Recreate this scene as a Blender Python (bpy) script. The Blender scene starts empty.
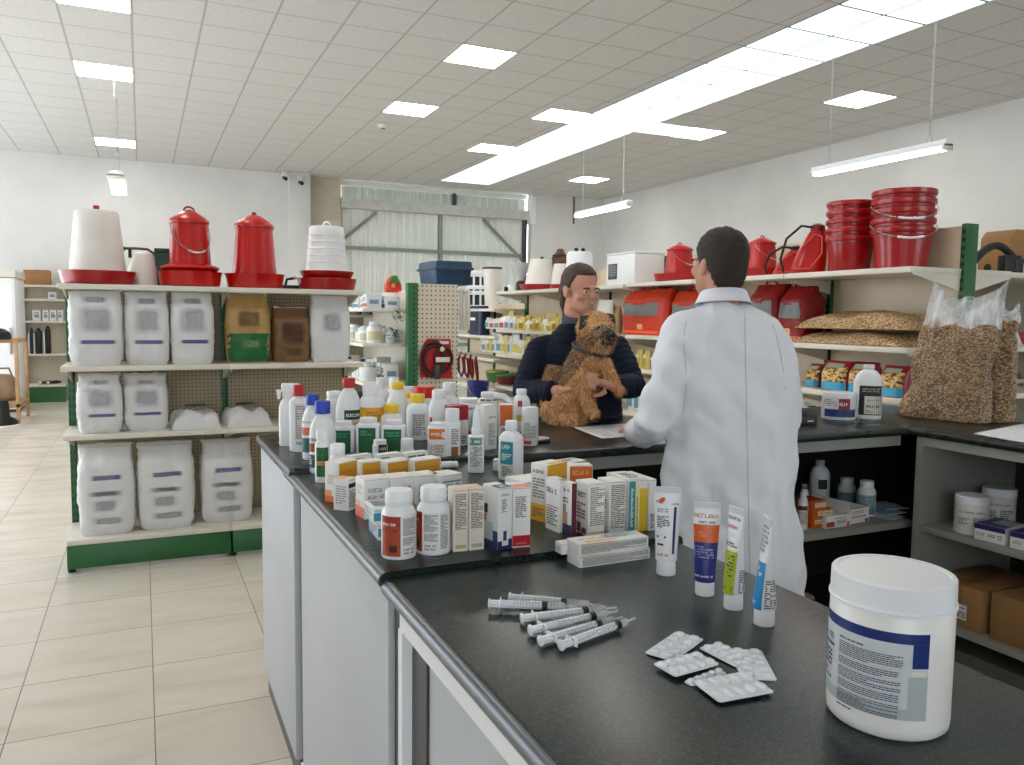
import bpy, bmesh, math, random
from mathutils import Vector, Matrix, noise
S = bpy.context.scene
COL = S.collection
PI = math.pi
rnd = random.Random(7)

# ---------------------------------------------------------------- camera model (metres, camera 1.56 m above the floor)
F_PX, CAM_H = 802.44, 1.56
YAW, PITCH, ROLL = [math.radians(a) for a in (24.727, 4.703, -0.678)]
_F = Vector((math.sin(YAW)*math.cos(PITCH), math.cos(YAW)*math.cos(PITCH), -math.sin(PITCH)))
_Rt = Vector((math.cos(YAW), -math.sin(YAW), 0))
_D = _F.cross(_Rt)
CR = math.cos(ROLL)*_Rt + math.sin(ROLL)*_D
CD = -math.sin(ROLL)*_Rt + math.cos(ROLL)*_D
CP = Vector((0, 0, CAM_H))
def ray(u, v): return CR*((u-512)/F_PX) + CD*((v-382.5)/F_PX) + _F
def at_z(u, v, z): d = ray(u, v); return CP + d*((z-CAM_H)/d.z)
def at_y(u, v, y): d = ray(u, v); return CP + d*(y/d.y)
def at_x(u, v, x): d = ray(u, v); return CP + d*(x/d.x)
def height_at(u, v, p):                      # height of the point above p's place that is seen at (u, v)
    d = ray(u, v); return CAM_H + d.z*math.hypot(p.x, p.y)/math.hypot(d.x, d.y)
def mpp(p): return (Vector(p)-CP).dot(_F)/F_PX   # metres per pixel at p
def face_cam(p, extra=0): return -math.atan2(p[0], p[1]) + math.radians(extra)

cam = bpy.data.cameras.new('camera'); cam_o = bpy.data.objects.new('camera', cam); COL.objects.link(cam_o)
cam.sensor_fit = 'HORIZONTAL'; cam.sensor_width = 36; cam.lens = F_PX*36/1024; cam.clip_start = 0.05; cam.clip_end = 200
m3 = Matrix((CR, -CD, -_F)).transposed()
cam_o.matrix_world = Matrix.Translation(CP) @ m3.to_4x4()
S.camera = cam_o
vs = S.view_settings
S.display_settings.display_device = 'sRGB'
vs.view_transform = 'Standard'; vs.look = 'None'; vs.gamma = 1.0; vs.use_curve_mapping = False

# ---------------------------------------------------------------- materials
def lin(c): return c/12.92 if c <= .04045 else ((c+.055)/1.055)**2.4
def rgb(r, g, b): return (lin(r/255), lin(g/255), lin(b/255), 1)
_M = {}
def mat(name, c=(200, 200, 200), rough=.5, metal=0, spec=.5, trans=0, alpha=1, emit=0, sss=0, bump=0, bscale=80, vary=0, vscale=6, coat=0):
    if name in _M: return _M[name]
    m = bpy.data.materials.new(name); m.use_nodes = True
    nt = m.node_tree; b = nt.nodes['Principled BSDF']
    col = rgb(*c)
    b.inputs['Base Color'].default_value = col
    b.inputs['Roughness'].default_value = rough; b.inputs['Metallic'].default_value = metal
    b.inputs['Specular IOR Level'].default_value = spec
    b.inputs['Transmission Weight'].default_value = trans; b.inputs['Alpha'].default_value = alpha
    if coat: b.inputs['Coat Weight'].default_value = coat
    if sss: b.inputs['Subsurface Weight'].default_value = sss; b.inputs['Subsurface Radius'].default_value = (.01, .005, .003); 
    if emit: b.inputs['Emission Color'].default_value = col; b.inputs['Emission Strength'].default_value = emit
    if bump or vary:
        tc = nt.nodes.new('ShaderNodeTexCoord')
    if vary:
        n = nt.nodes.new('ShaderNodeTexNoise'); n.inputs['Scale'].default_value = vscale; n.inputs['Detail'].default_value = 4
        nt.links.new(tc.outputs['Object'], n.inputs['Vector'])
        r = nt.nodes.new('ShaderNodeValToRGB'); e = r.color_ramp.elements
        e[0].position = .3; e[1].position = .7
        e[0].color = tuple(max(0, x*(1-vary)) for x in col[:3])+(1,); e[1].color = tuple(min(1, x*(1+vary)) for x in col[:3])+(1,)
        nt.links.new(n.outputs['Fac'], r.inputs['Fac']); nt.links.new(r.outputs['Color'], b.inputs['Base Color'])
    if bump:
        n2 = nt.nodes.new('ShaderNodeTexNoise'); n2.inputs['Scale'].default_value = bscale; n2.inputs['Detail'].default_value = 3
        nt.links.new(tc.outputs['Object'], n2.inputs['Vector'])
        bp = nt.nodes.new('ShaderNodeBump'); bp.inputs['Strength'].default_value = bump; bp.inputs['Distance'].default_value = .01
        nt.links.new(n2.outputs['Fac'], bp.inputs['Height']); nt.links.new(bp.outputs['Normal'], b.inputs['Normal'])
    _M[name] = m; return m
def C(c, rough=.45): return mat('plain_%d_%d_%d_%d' % (*c, int(rough*100)), c, rough)   # plain coloured plastic, card or paint

class NB:                                   # tiny node builder
    def __init__(s, name, rough=.5, spec=.5):
        s.m = bpy.data.materials.new(name); s.m.use_nodes = True; s.nt = s.m.node_tree; s.b = s.nt.nodes['Principled BSDF']
        s.b.inputs['Roughness'].default_value = rough; s.b.inputs['Specular IOR Level'].default_value = spec
        s.tc = s.nt.nodes.new('ShaderNodeTexCoord')
        _M[name] = s.m
    def n(s, t, **k):
        x = s.nt.nodes.new(t)
        for a, v in k.items():
            if hasattr(x, a): setattr(x, a, v)
        return x
    def l(s, a, b): s.nt.links.new(a, b)
    def math(s, op, a, b=None):
        x = s.n('ShaderNodeMath', operation=op)
        for i, q in enumerate((a, b)):
            if q is None: continue
            if isinstance(q, (int, float)): x.inputs[i].default_value = q
            else: s.l(q, x.inputs[i])
        return x.outputs[0]
    def mix(s, fac, a, b):
        x = s.n('ShaderNodeMix'); x.data_type = 'RGBA'
        for i, q in ((0, fac), (6, a), (7, b)):
            if isinstance(q, (int, float)): x.inputs[i].default_value = q
            elif isinstance(q, tuple): x.inputs[i].default_value = q
            else: s.l(q, x.inputs[i])
        return x.outputs[2]
    def xyz(s, out='Object'):
        x = s.n('ShaderNodeSeparateXYZ'); s.l(s.tc.outputs[out], x.inputs[0]); return x.outputs
    def noise(s, scale, detail=3, vec=None):
        x = s.n('ShaderNodeTexNoise'); x.inputs['Scale'].default_value = scale; x.inputs['Detail'].default_value = detail
        s.l(vec if vec is not None else s.tc.outputs['Object'], x.inputs['Vector']); return x.outputs['Fac']
    def ramp(s, fac, stops):
        r = s.n('ShaderNodeValToRGB'); e = r.color_ramp.elements
        while len(e) < len(stops): e.new(.5)
        for i, (p, c) in enumerate(stops): e[i].position = p; e[i].color = c
        s.l(fac, r.inputs['Fac']); return r.outputs['Color']
    def color(s, o): s.l(o, s.b.inputs['Base Color'])
    def bump(s, h, strength=.3, dist=.005):
        x = s.n('ShaderNodeBump'); x.inputs['Strength'].default_value = strength; x.inputs['Distance'].default_value = dist
        s.l(h, x.inputs['Height']); s.l(x.outputs['Normal'], s.b.inputs['Normal'])

def near_line(nb, coord, off, step, half):   # 1 on grid lines
    f = nb.math('FRACT', nb.math('DIVIDE', nb.math('SUBTRACT', coord, off), step))
    d = nb.math('MINIMUM', f, nb.math('SUBTRACT', 1.0, f))
    return nb.math('LESS_THAN', d, half/step)

def m_floor():
    nb = NB('floor_tiles', .22, .5); x, y, z = nb.xyz()
    T = .4962
    g = nb.math('MAXIMUM', near_line(nb, x, -.4893, T, .0022), near_line(nb, y, 3.2851, T, .0022))
    ix = nb.math('FLOOR', nb.math('DIVIDE', nb.math('SUBTRACT', x, -.4893), T)); iy = nb.math('FLOOR', nb.math('DIVIDE', nb.math('SUBTRACT', y, 3.2851), T))
    cb = nb.n('ShaderNodeCombineXYZ'); nb.l(ix, cb.inputs[0]); nb.l(iy, cb.inputs[1])
    wn = nb.n('ShaderNodeTexWhiteNoise', noise_dimensions='3D'); nb.l(cb.outputs[0], wn.inputs['Vector'])
    # diagonal stone veins, shifted from tile to tile
    sc = nb.n('ShaderNodeVectorMath', operation='SCALE'); nb.l(wn.outputs['Color'], sc.inputs[0]); sc.inputs['Scale'].default_value = 9
    ad = nb.n('ShaderNodeVectorMath', operation='ADD'); nb.l(nb.tc.outputs['Object'], ad.inputs[0]); nb.l(sc.outputs[0], ad.inputs[1])
    mp = nb.n('ShaderNodeMapping'); mp.inputs['Rotation'].default_value = (0, 0, math.radians(-52)); mp.inputs['Scale'].default_value = (1.3, 4.2, 1); nb.l(ad.outputs[0], mp.inputs['Vector'])
    v = nb.noise(1.6, 7, mp.outputs[0])
    base = nb.ramp(v, [(.25, rgb(196, 183, 164)), (.42, rgb(209, 199, 184)), (.62, rgb(215, 207, 193)), (.8, rgb(203, 187, 163))])
    fine = nb.noise(30, 5)
    base = nb.mix(nb.math('MULTIPLY', fine, .22), base, rgb(196, 184, 166))
    tint = nb.mix(nb.math('MULTIPLY', wn.outputs['Value'], .22), base, rgb(224, 220, 210))
    nb.color(nb.mix(g, tint, rgb(120, 106, 88)))
    rr = nb.math('ADD', nb.math('MULTIPLY', v, .18), .14); rr = nb.math('ADD', rr, nb.math('MULTIPLY', g, .4)); nb.l(rr, nb.b.inputs['Roughness'])
    nb.bump(nb.math('SUBTRACT', v, g), .25, .002)
    return nb.m
def m_ceiling():
    nb = NB('ceiling_tiles', .9, .2); x, y, z = nb.xyz()
    g = nb.math('MAXIMUM', near_line(nb, x, 1.7767, .6, .011), near_line(nb, y, 7.1243, .6, .009))
    sp = nb.noise(90, 4)
    base = nb.ramp(sp, [(.35, rgb(200, 198, 194)), (.65, rgb(218, 216, 212))])
    nb.color(nb.mix(g, base, rgb(176, 174, 170))); nb.bump(nb.math('ADD', nb.math('MULTIPLY', sp, .3), g), .4, .004)
    return nb.m
def m_wall():
    nb = NB('painted_block_wall', .85, .2); x, y, z = nb.xyz()
    n = nb.noise(1.3, 5); n2 = nb.noise(60, 3)
    nb.color(nb.ramp(n, [(.3, rgb(212, 211, 208)), (.7, rgb(222, 221, 218))])); nb.bump(n2, .15, .004)
    return nb.m
def m_worktop():
    nb = NB('dark_speckled_laminate', .3, .36)
    v = nb.n('ShaderNodeTexVoronoi'); v.inputs['Scale'].default_value = 420; nb.l(nb.tc.outputs['Object'], v.inputs['Vector'])
    n = nb.noise(260, 3); big = nb.noise(3.5, 4)
    c = nb.ramp(n, [(.38, rgb(16, 25, 23)), (.55, rgb(27, 38, 35)), (.68, rgb(56, 72, 66))])
    nb.color(nb.mix(nb.math('MULTIPLY', nb.math('LESS_THAN', v.outputs['Distance'], .12), .35), c, rgb(120, 126, 120)))
    nb.l(nb.math('ADD', nb.math('MULTIPLY', big, .06), .25), nb.b.inputs['Roughness'])
    return nb.m
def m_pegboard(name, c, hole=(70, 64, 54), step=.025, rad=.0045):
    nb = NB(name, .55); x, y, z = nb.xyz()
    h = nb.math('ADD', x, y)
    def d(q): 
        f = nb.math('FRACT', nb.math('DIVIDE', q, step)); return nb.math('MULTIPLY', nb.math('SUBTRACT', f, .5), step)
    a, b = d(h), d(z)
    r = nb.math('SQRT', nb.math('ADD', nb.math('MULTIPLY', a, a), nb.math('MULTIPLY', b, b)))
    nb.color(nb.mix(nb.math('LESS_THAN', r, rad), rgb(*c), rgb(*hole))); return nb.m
def m_grain(name='grain_mix', scale=115, cs=((84, 56, 26), (172, 128, 70), (214, 172, 108), (128, 88, 42))):
    nb = NB(name, .6, .3)
    mp = nb.n('ShaderNodeMapping'); mp.inputs['Scale'].default_value = (1, 1, 1.5); nb.l(nb.tc.outputs['Object'], mp.inputs['Vector'])
    v = nb.n('ShaderNodeTexVoronoi'); v.inputs['Scale'].default_value = scale; nb.l(mp.outputs[0], v.inputs['Vector'])
    sp = nb.n('ShaderNodeSeparateXYZ'); nb.l(v.outputs['Color'], sp.inputs[0])
    c = nb.ramp(sp.outputs[0], [(.1, rgb(*cs[0])), (.35, rgb(*cs[3])), (.6, rgb(*cs[1])), (.9, rgb(*cs[2]))])
    nb.color(c)
    nb.bump(nb.math('SUBTRACT', 1.0, v.outputs['Distance']), .9, .006); return nb.m
def m_faded(name, c, amount=.8, scale=7, edge=.22):      # ink that has rubbed and blurred into the sack
    nb = NB(name, .5, .3); u, v, _ = nb.xyz('UV')
    def ed(q):
        d = nb.math('MINIMUM', q, nb.math('SUBTRACT', 1.0, q)); x = nb.n('ShaderNodeMapRange', interpolation_type='SMOOTHSTEP'); nb.l(d, x.inputs[0]); x.inputs[1].default_value = 0; x.inputs[2].default_value = edge; return x.outputs[0]
    n = nb.noise(scale, 3); k = nb.n('ShaderNodeMapRange'); nb.l(n, k.inputs[0]); k.inputs[1].default_value = .3; k.inputs[2].default_value = .65; k.inputs[3].default_value = .55
    nb.l(nb.math('MULTIPLY', nb.math('MULTIPLY', ed(u), ed(v)), nb.math('MULTIPLY', k.outputs[0], amount)), nb.b.inputs['Alpha'])
    nb.b.inputs['Base Color'].default_value = rgb(*c); return nb.m
def m_film(name, a=.3, c=(232, 234, 236), rough=.22):
    m = mat(name, c, rough, alpha=a, bump=.5, bscale=22); return m
def m_crumpled(name):
    nb = NB(name, .15, .6)
    mp = nb.n('ShaderNodeMapping'); mp.inputs['Scale'].default_value = (26, 26, 7); nb.l(nb.tc.outputs['Object'], mp.inputs['Vector'])
    n = nb.noise(1, 4, mp.outputs[0]); k = nb.n('ShaderNodeMapRange'); nb.l(n, k.inputs[0]); k.inputs[1].default_value = .36; k.inputs[2].default_value = .7; k.inputs[3].default_value = .16; k.inputs[4].default_value = .85
    nb.l(k.outputs[0], nb.b.inputs['Alpha']); nb.b.inputs['Base Color'].default_value = rgb(236, 238, 240); nb.bump(n, .8, .01); return nb.m
def m_brushed():
    return mat('stainless', (190, 190, 188), .3, 1)

FLOOR, CEIL, WALL, TOPM = m_floor(), m_ceiling(), m_wall(), m_worktop()
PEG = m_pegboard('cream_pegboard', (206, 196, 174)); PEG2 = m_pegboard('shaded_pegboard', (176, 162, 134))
GREEN = mat('green_enamel', (38, 98, 52), .38, vary=.12, vscale=5)
CREAM = mat('cream_enamel', (222, 216, 202), .4, vary=.03)
PANEL = mat('grey_laminate_panel', (186, 188, 190), .5, bump=.05, bscale=120, vary=.03, vscale=3)
CARC = mat('grey_carcass_board', (150, 150, 142), .55, vary=.05)
BLACK = mat('black_trim', (18, 18, 18), .5)
DARK = mat('dark_grey_metal', (64, 64, 62), .45)
WHITE = mat('white_plastic', (236, 237, 238), .32, sss=0)
WHITE2 = mat('white_card', (232, 231, 226), .55)
INK = mat('dark_print', (64, 66, 66), .6)
FINE = mat('fine_print', (112, 111, 107), .6)
INKN = mat('navy_print', (32, 40, 88), .5)
INKW = mat('white_print', (240, 240, 238), .5)
INKR = mat('red_print', (196, 62, 36), .5)
STEEL = mat('zinc_wire', (176, 176, 174), .3, .9)
RED = mat('red_plastic', (186, 14, 9), .3, coat=.2, vary=.06)
RED2 = mat('deep_red_plastic', (160, 6, 12), .28, coat=.2, vary=.05)
MILKY = mat('milky_plastic', (228, 222, 214), .35, vary=.04, vscale=9)
CARDB = mat('cardboard', (158, 116, 72), .8, vary=.07, bump=.1, bscale=200)
SKIN = mat('skin', (206, 152, 128), .5, vary=.06, vscale=14)

# ---------------------------------------------------------------- mesh building
class MB:
    def __init__(s, *mats): s.bm = bmesh.new(); s.mats = list(mats)
    def mi(s, m):
        if m not in s.mats: s.mats.append(m)
        return s.mats.index(m)
    def box(s, x0, x1, y0, y1, z0, z1, m, bev=0, seg=2):
        v = [s.bm.verts.new(p) for p in ((x0,y0,z0),(x1,y0,z0),(x1,y1,z0),(x0,y1,z0),(x0,y0,z1),(x1,y0,z1),(x1,y1,z1),(x0,y1,z1))]
        fs = [s.bm.faces.new([v[i] for i in q]) for q in ((3,2,1,0),(4,5,6,7),(0,1,5,4),(1,2,6,5),(2,3,7,6),(3,0,4,7))]
        k = s.mi(m)
        for f in fs: f.material_index = k
        if bev:
            es = list({e for f in fs for e in f.edges})
            r = bmesh.ops.bevel(s.bm, geom=es, offset=bev, segments=seg, profile=.5, affect='EDGES')
            for f in r['faces']: f.material_index = k
        return s
    def rings(s, rs, m, cap0=True, cap1=True, closed=True):     # rs: list of rings, each a list of points
        k = s.mi(m); V = [[s.bm.verts.new(p) for p in r] for r in rs]
        n = len(rs[0])
        for a, b in zip(V, V[1:]):
            for i in range(n if closed else n-1):
                j = (i+1) % n
                try: s.bm.faces.new((a[i], a[j], b[j], b[i])).material_index = k
                except ValueError: pass
        if cap0 and closed: s.bm.faces.new(V[0][::-1]).material_index = k
        if cap1 and closed: s.bm.faces.new(V[-1]).material_index = k
        return V
    def lathe(s, prof, m, c=(0, 0, 0), seg=28, sx=1, sy=1, p=2, cap0=True, cap1=True):   # p>2 squares the section off
        rs = []
        for r, z in prof:
            ring = []
            for i in range(seg):
                a = 2*PI*i/seg; x, y = sect(a, p); ring.append((c[0]+x*r*sx, c[1]+y*r*sy, c[2]+z))
            rs.append(ring)
        return s.rings(rs, m, cap0, cap1)
    def tube(s, pts, r, m, seg=8, cap=True, r2=None):
        pts = [Vector(p) for p in pts]; n = len(pts); rs = []
        up = Vector((0, 0, 1))
        prev = None
        for i, p in enumerate(pts):
            t = (pts[min(i+1, n-1)]-pts[max(i-1, 0)])
            if t.length < 1e-9: t = Vector((0, 0, 1))
            t.normalize()
            if prev is None:
                a = t.cross(up if abs(t.z) < .95 else Vector((1, 0, 0))).normalized()
            else:
                a = (prev - t*prev.dot(t)); a = a.normalized() if a.length > 1e-6 else t.orthogonal().normalized()
            prev = a; b = t.cross(a)
            q = r[i] if isinstance(r, (list, tuple)) else r
            q2 = (r2[i] if isinstance(r2, (list, tuple)) else r2) if r2 is not None else q
            rs.append([p + a*(q*math.cos(2*PI*j/seg)) + b*(q2*math.sin(2*PI*j/seg)) for j in range(seg)])
        return s.rings(rs, m, cap, cap)
    def quad(s, a, b, c, d, m):
        f = s.bm.faces.new([s.bm.verts.new(p) for p in (a, b, c, d)]); f.material_index = s.mi(m); return f
    def ball(s, c, r, m, seg=16, rings=10, rot=None):
        if not isinstance(r, (tuple, list)): r = (r, r, r)
        rs = []
        for i in range(1, rings):
            t = PI*i/rings
            ring = []
            for j in range(seg):
                a = 2*PI*j/seg; q = Vector((r[0]*math.sin(t)*math.cos(a), r[1]*math.sin(t)*math.sin(a), -r[2]*math.cos(t)))
                if rot: q = rot @ q
                ring.append(Vector(c)+q)
            rs.append(ring)
        V = s.rings(rs, m, False, False); k = s.mi(m)
        lo = Vector((0, 0, -r[2])); hi = Vector((0, 0, r[2]))
        if rot: lo, hi = rot @ lo, rot @ hi
        b, t = s.bm.verts.new(Vector(c)+lo), s.bm.verts.new(Vector(c)+hi)
        for i in range(seg):
            j = (i+1) % seg
            s.bm.faces.new((V[0][j], V[0][i], b)).material_index = k
            s.bm.faces.new((V[-1][i], V[-1][j], t)).material_index = k
    def prism(s, poly, axis, a0, a1, m, bev=0):      # poly 2-D points extruded along an axis
        def P(q, a): return {'x': (a, q[0], q[1]), 'y': (q[0], a, q[1]), 'z': (q[0], q[1], a)}[axis]
        k = s.mi(m)
        A = [s.bm.verts.new(P(q, a0)) for q in poly]; B = [s.bm.verts.new(P(q, a1)) for q in poly]; n = len(poly)
        fs = [s.bm.faces.new(A[::-1]), s.bm.faces.new(B)]+[s.bm.faces.new((A[i], A[(i+1) % n], B[(i+1) % n], B[i])) for i in range(n)]
        for f in fs: f.material_index = k
        if bev:
            r = bmesh.ops.bevel(s.bm, geom=list({e for f in fs for e in f.edges}), offset=bev, segments=2, profile=.5, affect='EDGES')
            for f in r['faces']: f.material_index = k
    def bevel_axis(s, ax, off, seg=4):
        es = [e for e in s.bm.edges if abs((e.verts[0].co-e.verts[1].co).normalized()[ax]) > .99]
        bmesh.ops.bevel(s.bm, geom=es, offset=off, segments=seg, profile=.5, affect='EDGES')
    def build(s, name, parent=None, smooth=40, loc=None, rz=None):
        bmesh.ops.recalc_face_normals(s.bm, faces=s.bm.faces[:])
        me = bpy.data.meshes.new(name); s.bm.to_mesh(me); s.bm.free()
        for m in s.mats: me.materials.append(m)
        me.shade_smooth(); me.set_sharp_from_angle(angle=math.radians(smooth))
        o = bpy.data.objects.new(name, me); COL.objects.link(o)
        if parent: o.parent = parent
        if loc is not None: o.location = loc
        if rz is not None: o.rotation_euler[2] = rz
        return o
def sect(a, p=2):
    c, s_ = math.cos(a), math.sin(a)
    if p == 2: return c, s_
    q = (abs(c)**p+abs(s_)**p)**(-1/p); return c*q, s_*q

def tag(o, label, cat, group=None, kind=None):
    o['label'] = label; o['category'] = cat
    if group: o['group'] = group
    if kind: o['kind'] = kind
    return o
def thing(name, label, cat, loc=(0, 0, 0), rz=0, group=None):
    o = bpy.data.objects.new(name, None); o.empty_display_size = .05; COL.objects.link(o)
    o.location = loc; o.rotation_euler = (0, 0, rz); return tag(o, label, cat, group)
def struct(o): o['kind'] = 'structure'; return o
def dup(root, loc, rz=None, label=None):
    r = root.copy(); COL.objects.link(r); r.location = loc
    if rz is not None: r.rotation_euler[2] = rz
    if label: r['label'] = label
    for ch in list(root.children):
        c = ch.copy(); COL.objects.link(c); c.parent = r
        for g in list(ch.children):
            d = g.copy(); COL.objects.link(d); d.parent = c
    return r
def remesh(o, voxel, smooth=4, disp=None):           # fuse overlapping shells into one continuous skin
    md = o.modifiers.new('r', 'REMESH'); md.mode = 'VOXEL'; md.voxel_size = voxel
    sm = o.modifiers.new('s', 'SMOOTH'); sm.iterations = smooth; sm.factor = .5
    dg = bpy.context.evaluated_depsgraph_get(); dg.update()
    me = bpy.data.meshes.new_from_object(o.evaluated_get(dg)); o.modifiers.clear()
    mats = [m for m in o.data.materials]; old = o.data; o.data = me; bpy.data.meshes.remove(old)
    me.materials.clear()
    for m in mats: me.materials.append(m)
    if disp:
        ns = [v.normal.copy() for v in me.vertices]
        for v, n in zip(me.vertices, ns): v.co += n*disp(v.co, n)
    me.shade_smooth(); me.update()
    return o
def displace(o, fn):
    me = o.data; ns = [v.normal.copy() for v in me.vertices]
    for v, n in zip(me.vertices, ns): v.co += n*fn(v.co, n)
    me.update()

# lettering: unreadable fine print and headings, laid on any surface f(s, t) -> point (s across, t up, metres)
def words(mb, f, s0, s1, t0, t1, rows, m, fill=.62, seed=1, wl=(3, 9), cover=1.0, head=False):
    if not head and m is INK: m = FINE
    if not head and rows >= 3: rows = int(rows*1.35+.5); fill *= .9
    r = random.Random(seed); th = (t1-t0)/rows; k = mb.mi(m)
    for i in range(rows):
        tb = t1-(i+1)*th + th*(1-fill)/2; tt = tb+th*fill
        end = s0+(s1-s0)*(cover if cover < 1 else (1 if r.random() < .75 else r.uniform(.4, .9))); s = s0
        lw = th*fill*.62
        while s < end-lw:
            n = r.randint(*wl); e = min(s+n*lw, end)
            if head:
                q = s
                while q < e-lw*.5:
                    _letter(mb, f, q, q+lw*.82, tb, tt, k, r); q += lw
            else:
                mb_quad(mb, f, s, e, tb, tt, k)
            s = e+lw*.9
def mb_quad(mb, f, a, b, c, d, k):
    n = max(1, int((b-a)/.012)); P = [(f(a+(b-a)*i/n, c), f(a+(b-a)*i/n, d)) for i in range(n+1)]
    V = [(mb.bm.verts.new(p), mb.bm.verts.new(q)) for p, q in P]
    for x, y in zip(V, V[1:]): mb.bm.faces.new((x[0], y[0], y[1], x[1])).material_index = k
def _letter(mb, f, a, b, c, d, k, r):
    w = (b-a)*.3; h = (d-c)*.2
    mb_quad(mb, f, a, a+w, c, d, k)
    for t in r.sample((0, 1, 2, 3), r.randint(1, 3)):
        if t < 3: y = c+(d-c-h)*t/2; mb_quad(mb, f, a+w, b, y, y+h, k)
        else: mb_quad(mb, f, b-w, b, c, d, k)
def patch(mb, f, s0, s1, t0, t1, m, ns=1, nt=1):
    k = mb.mi(m); V = [[mb.bm.verts.new(f(s0+(s1-s0)*i/ns, t0+(t1-t0)*j/nt)) for i in range(ns+1)] for j in range(nt+1)]
    uv = mb.bm.loops.layers.uv.verify()
    for j in range(nt):
        for i in range(ns):
            q = mb.bm.faces.new((V[j][i], V[j][i+1], V[j+1][i+1], V[j+1][i])); q.material_index = k
            for lp, (a, b) in zip(q.loops, ((i, j), (i+1, j), (i+1, j+1), (i, j+1))): lp[uv].uv = (a/ns, b/nt)
# ================================================================ the room
CZ, YB, XR, XL, YF = 4.27, 16.2, 9.74, -4.2, -3.6
mb = MB(); mb.box(XL-.2, XR+.2, YF-.2, YB+.6, -.12, 0, FLOOR); struct(mb.build('floor'))
mb = MB(); mb.box(XL-.2, XR+.2, YF-.2, YB+.6, CZ, CZ+.1, CEIL); struct(mb.build('ceiling'))
mb = MB(); mb.box(XR, XR+.2, YF, YB+.6, 0, CZ, WALL); struct(mb.build('wall_right'))
mb = MB(); mb.box(XL, 2.66, YB, YB+.2, 0, CZ, WALL); mb.box(2.66, 3.68, YB+.12, YB+.3, 0, CZ, mat('shaded_recess_wall', (196, 188, 172), .85, vary=.05)); mb.box(7.9, XR+.1, YB, YB+.2, 0, CZ, WALL)  # recessed strip coloured beige for the shade that falls in it
mb.box(3.68, 7.9, YB+.3, YB+.4, 4.18, CZ, WALL); struct(mb.build('wall_back'))
mb = MB(); mb.box(2.62, 3.02, YB-.22, YB+.14, 0, CZ, WALL, .01); struct(mb.build('trim_1'))
cx_ = at_y(573.5, 210, YB).x; mb = MB(); mb.box(cx_-.02, cx_+.02, YB-.03, YB-.002, at_y(573.5, 224, YB).z, CZ, mat('conduit', (120, 112, 104), .6)); struct(mb.build('trim_2'))
# glazed shop front along the far part of the left side: daylight comes in here
mb = MB(); mb.box(XL-.15, XL, YF, YB+.2, 0, .12, WALL); mb.box(XL-.15, XL, YF, YB+.2, 3.5, CZ, WALL)
mb.box(XL-.15, XL, YF, 4.0, .12, 3.5, WALL)
for y in (4.0, 8.0, 12.0, 15.7): mb.box(XL-.15, XL, y, y+.4, .12, 3.5, WALL)
struct(mb.build('wall_left'))
k = 1
GLASS = mat('window_glass', (250, 252, 255), .02, alpha=.08, spec=.4)
for y0, y1 in ((4.4, 8.0), (8.4, 12.0), (12.4, 15.7)):
    mb = MB(); fr = CREAM
    for yy in (y0, (y0+y1)/2-.03, y1-.06): mb.box(XL-.1, XL-.04, yy, yy+.06, .12, 3.5, fr)
    for zz in (.12, 3.44): mb.box(XL-.1, XL-.04, y0, y1, zz, zz+.06, fr)
    w = struct(mb.build('window_%d' % k)); k += 1
    g = MB(); g.box(XL-.075, XL-.065, y0+.03, y1-.03, .15, 3.47, GLASS); g.build('pane', w)
mb = MB(); mb.box(XL-.15, XR+.2, YF-.2, YF, 0, 1.1, WALL); mb.box(XL-.15, XR+.2, YF-.2, YF, 3.3, CZ, WALL)
for xa, xb in ((XL-.15, -3.4), (.4, 5.2), (8.6, XR+.2)): mb.box(xa, xb, YF-.2, YF, 1.1, 3.3, WALL)
struct(mb.build('wall_front'))
for xa, xb in ((-3.4, .4), (5.2, 8.6)):  # front openings added out of view to light the near end
    mb = MB()
    for xx in (xa, (xa+xb)/2-.03, xb-.06): mb.box(xx, xx+.06, YF-.1, YF-.04, 1.1, 3.3, CREAM)
    for zz in (1.1, 3.24): mb.box(xa, xb, YF-.1, YF-.04, zz, zz+.06, CREAM)
    w = struct(mb.build('window_%d' % k)); k += 1
    g = MB(); g.box(xa+.03, xb-.03, YF-.075, YF-.065, 1.13, 3.27, GLASS); g.build('pane', w)

# corrugated sliding door in the back wall
SHEET = mat('weathered_sheet_metal', (228, 232, 224), .5, vary=.06, vscale=1.6)
SHEETF = mat('door_angle_iron', (140, 144, 136), .5, .1, vary=.1)
d1 = struct(bpy.data.objects.new('door_1', None)); COL.objects.link(d1); d1.location = (0, 0, 0)
def corrugated(mb, x0, x1, y, z0, z1, m, pitch=.18, depth=.035):
    pts = []; x = x0
    while x < x1:
        for dx, dy in ((0, 0), (.45*pitch, 0), (.55*pitch, -depth), (.9*pitch, -depth)):
            if x+dx <= x1: pts.append((x+dx, y+dy))
        x += pitch
    pts.append((x1, y))
    k = mb.mi(m); V = [(mb.bm.verts.new((a, b, z0)), mb.bm.verts.new((a, b, z1))) for a, b in pts]
    for p, q in zip(V, V[1:]): mb.bm.faces.new((p[0], q[0], q[1], p[1])).material_index = k
zL = at_y(440, 209, YB+.1).z
mb = MB(); corrugated(mb, 3.66, 7.92, YB+.34, 0, zL, SHEET); mb.build('corrugated_sheet', d1, 20)
mb = MB(); corrugated(mb, 3.66, 7.92, YB+.42, zL, 4.2, mat('upper_sheet_metal', (200, 204, 194), .55, vary=.08, vscale=2)); mb.build('upper_sheet', d1, 20)
mb = MB(); mb.box(3.66, 7.92, YB+.12, YB+.3, zL-.1, zL+.1, mat('door_track', (196, 196, 188), .5, vary=.1)); mb.build('door_track', d1)
mb = MB()
mx = at_y(440, 240, YB+.3).x; zr = at_y(440, 252, YB+.3).z
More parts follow.
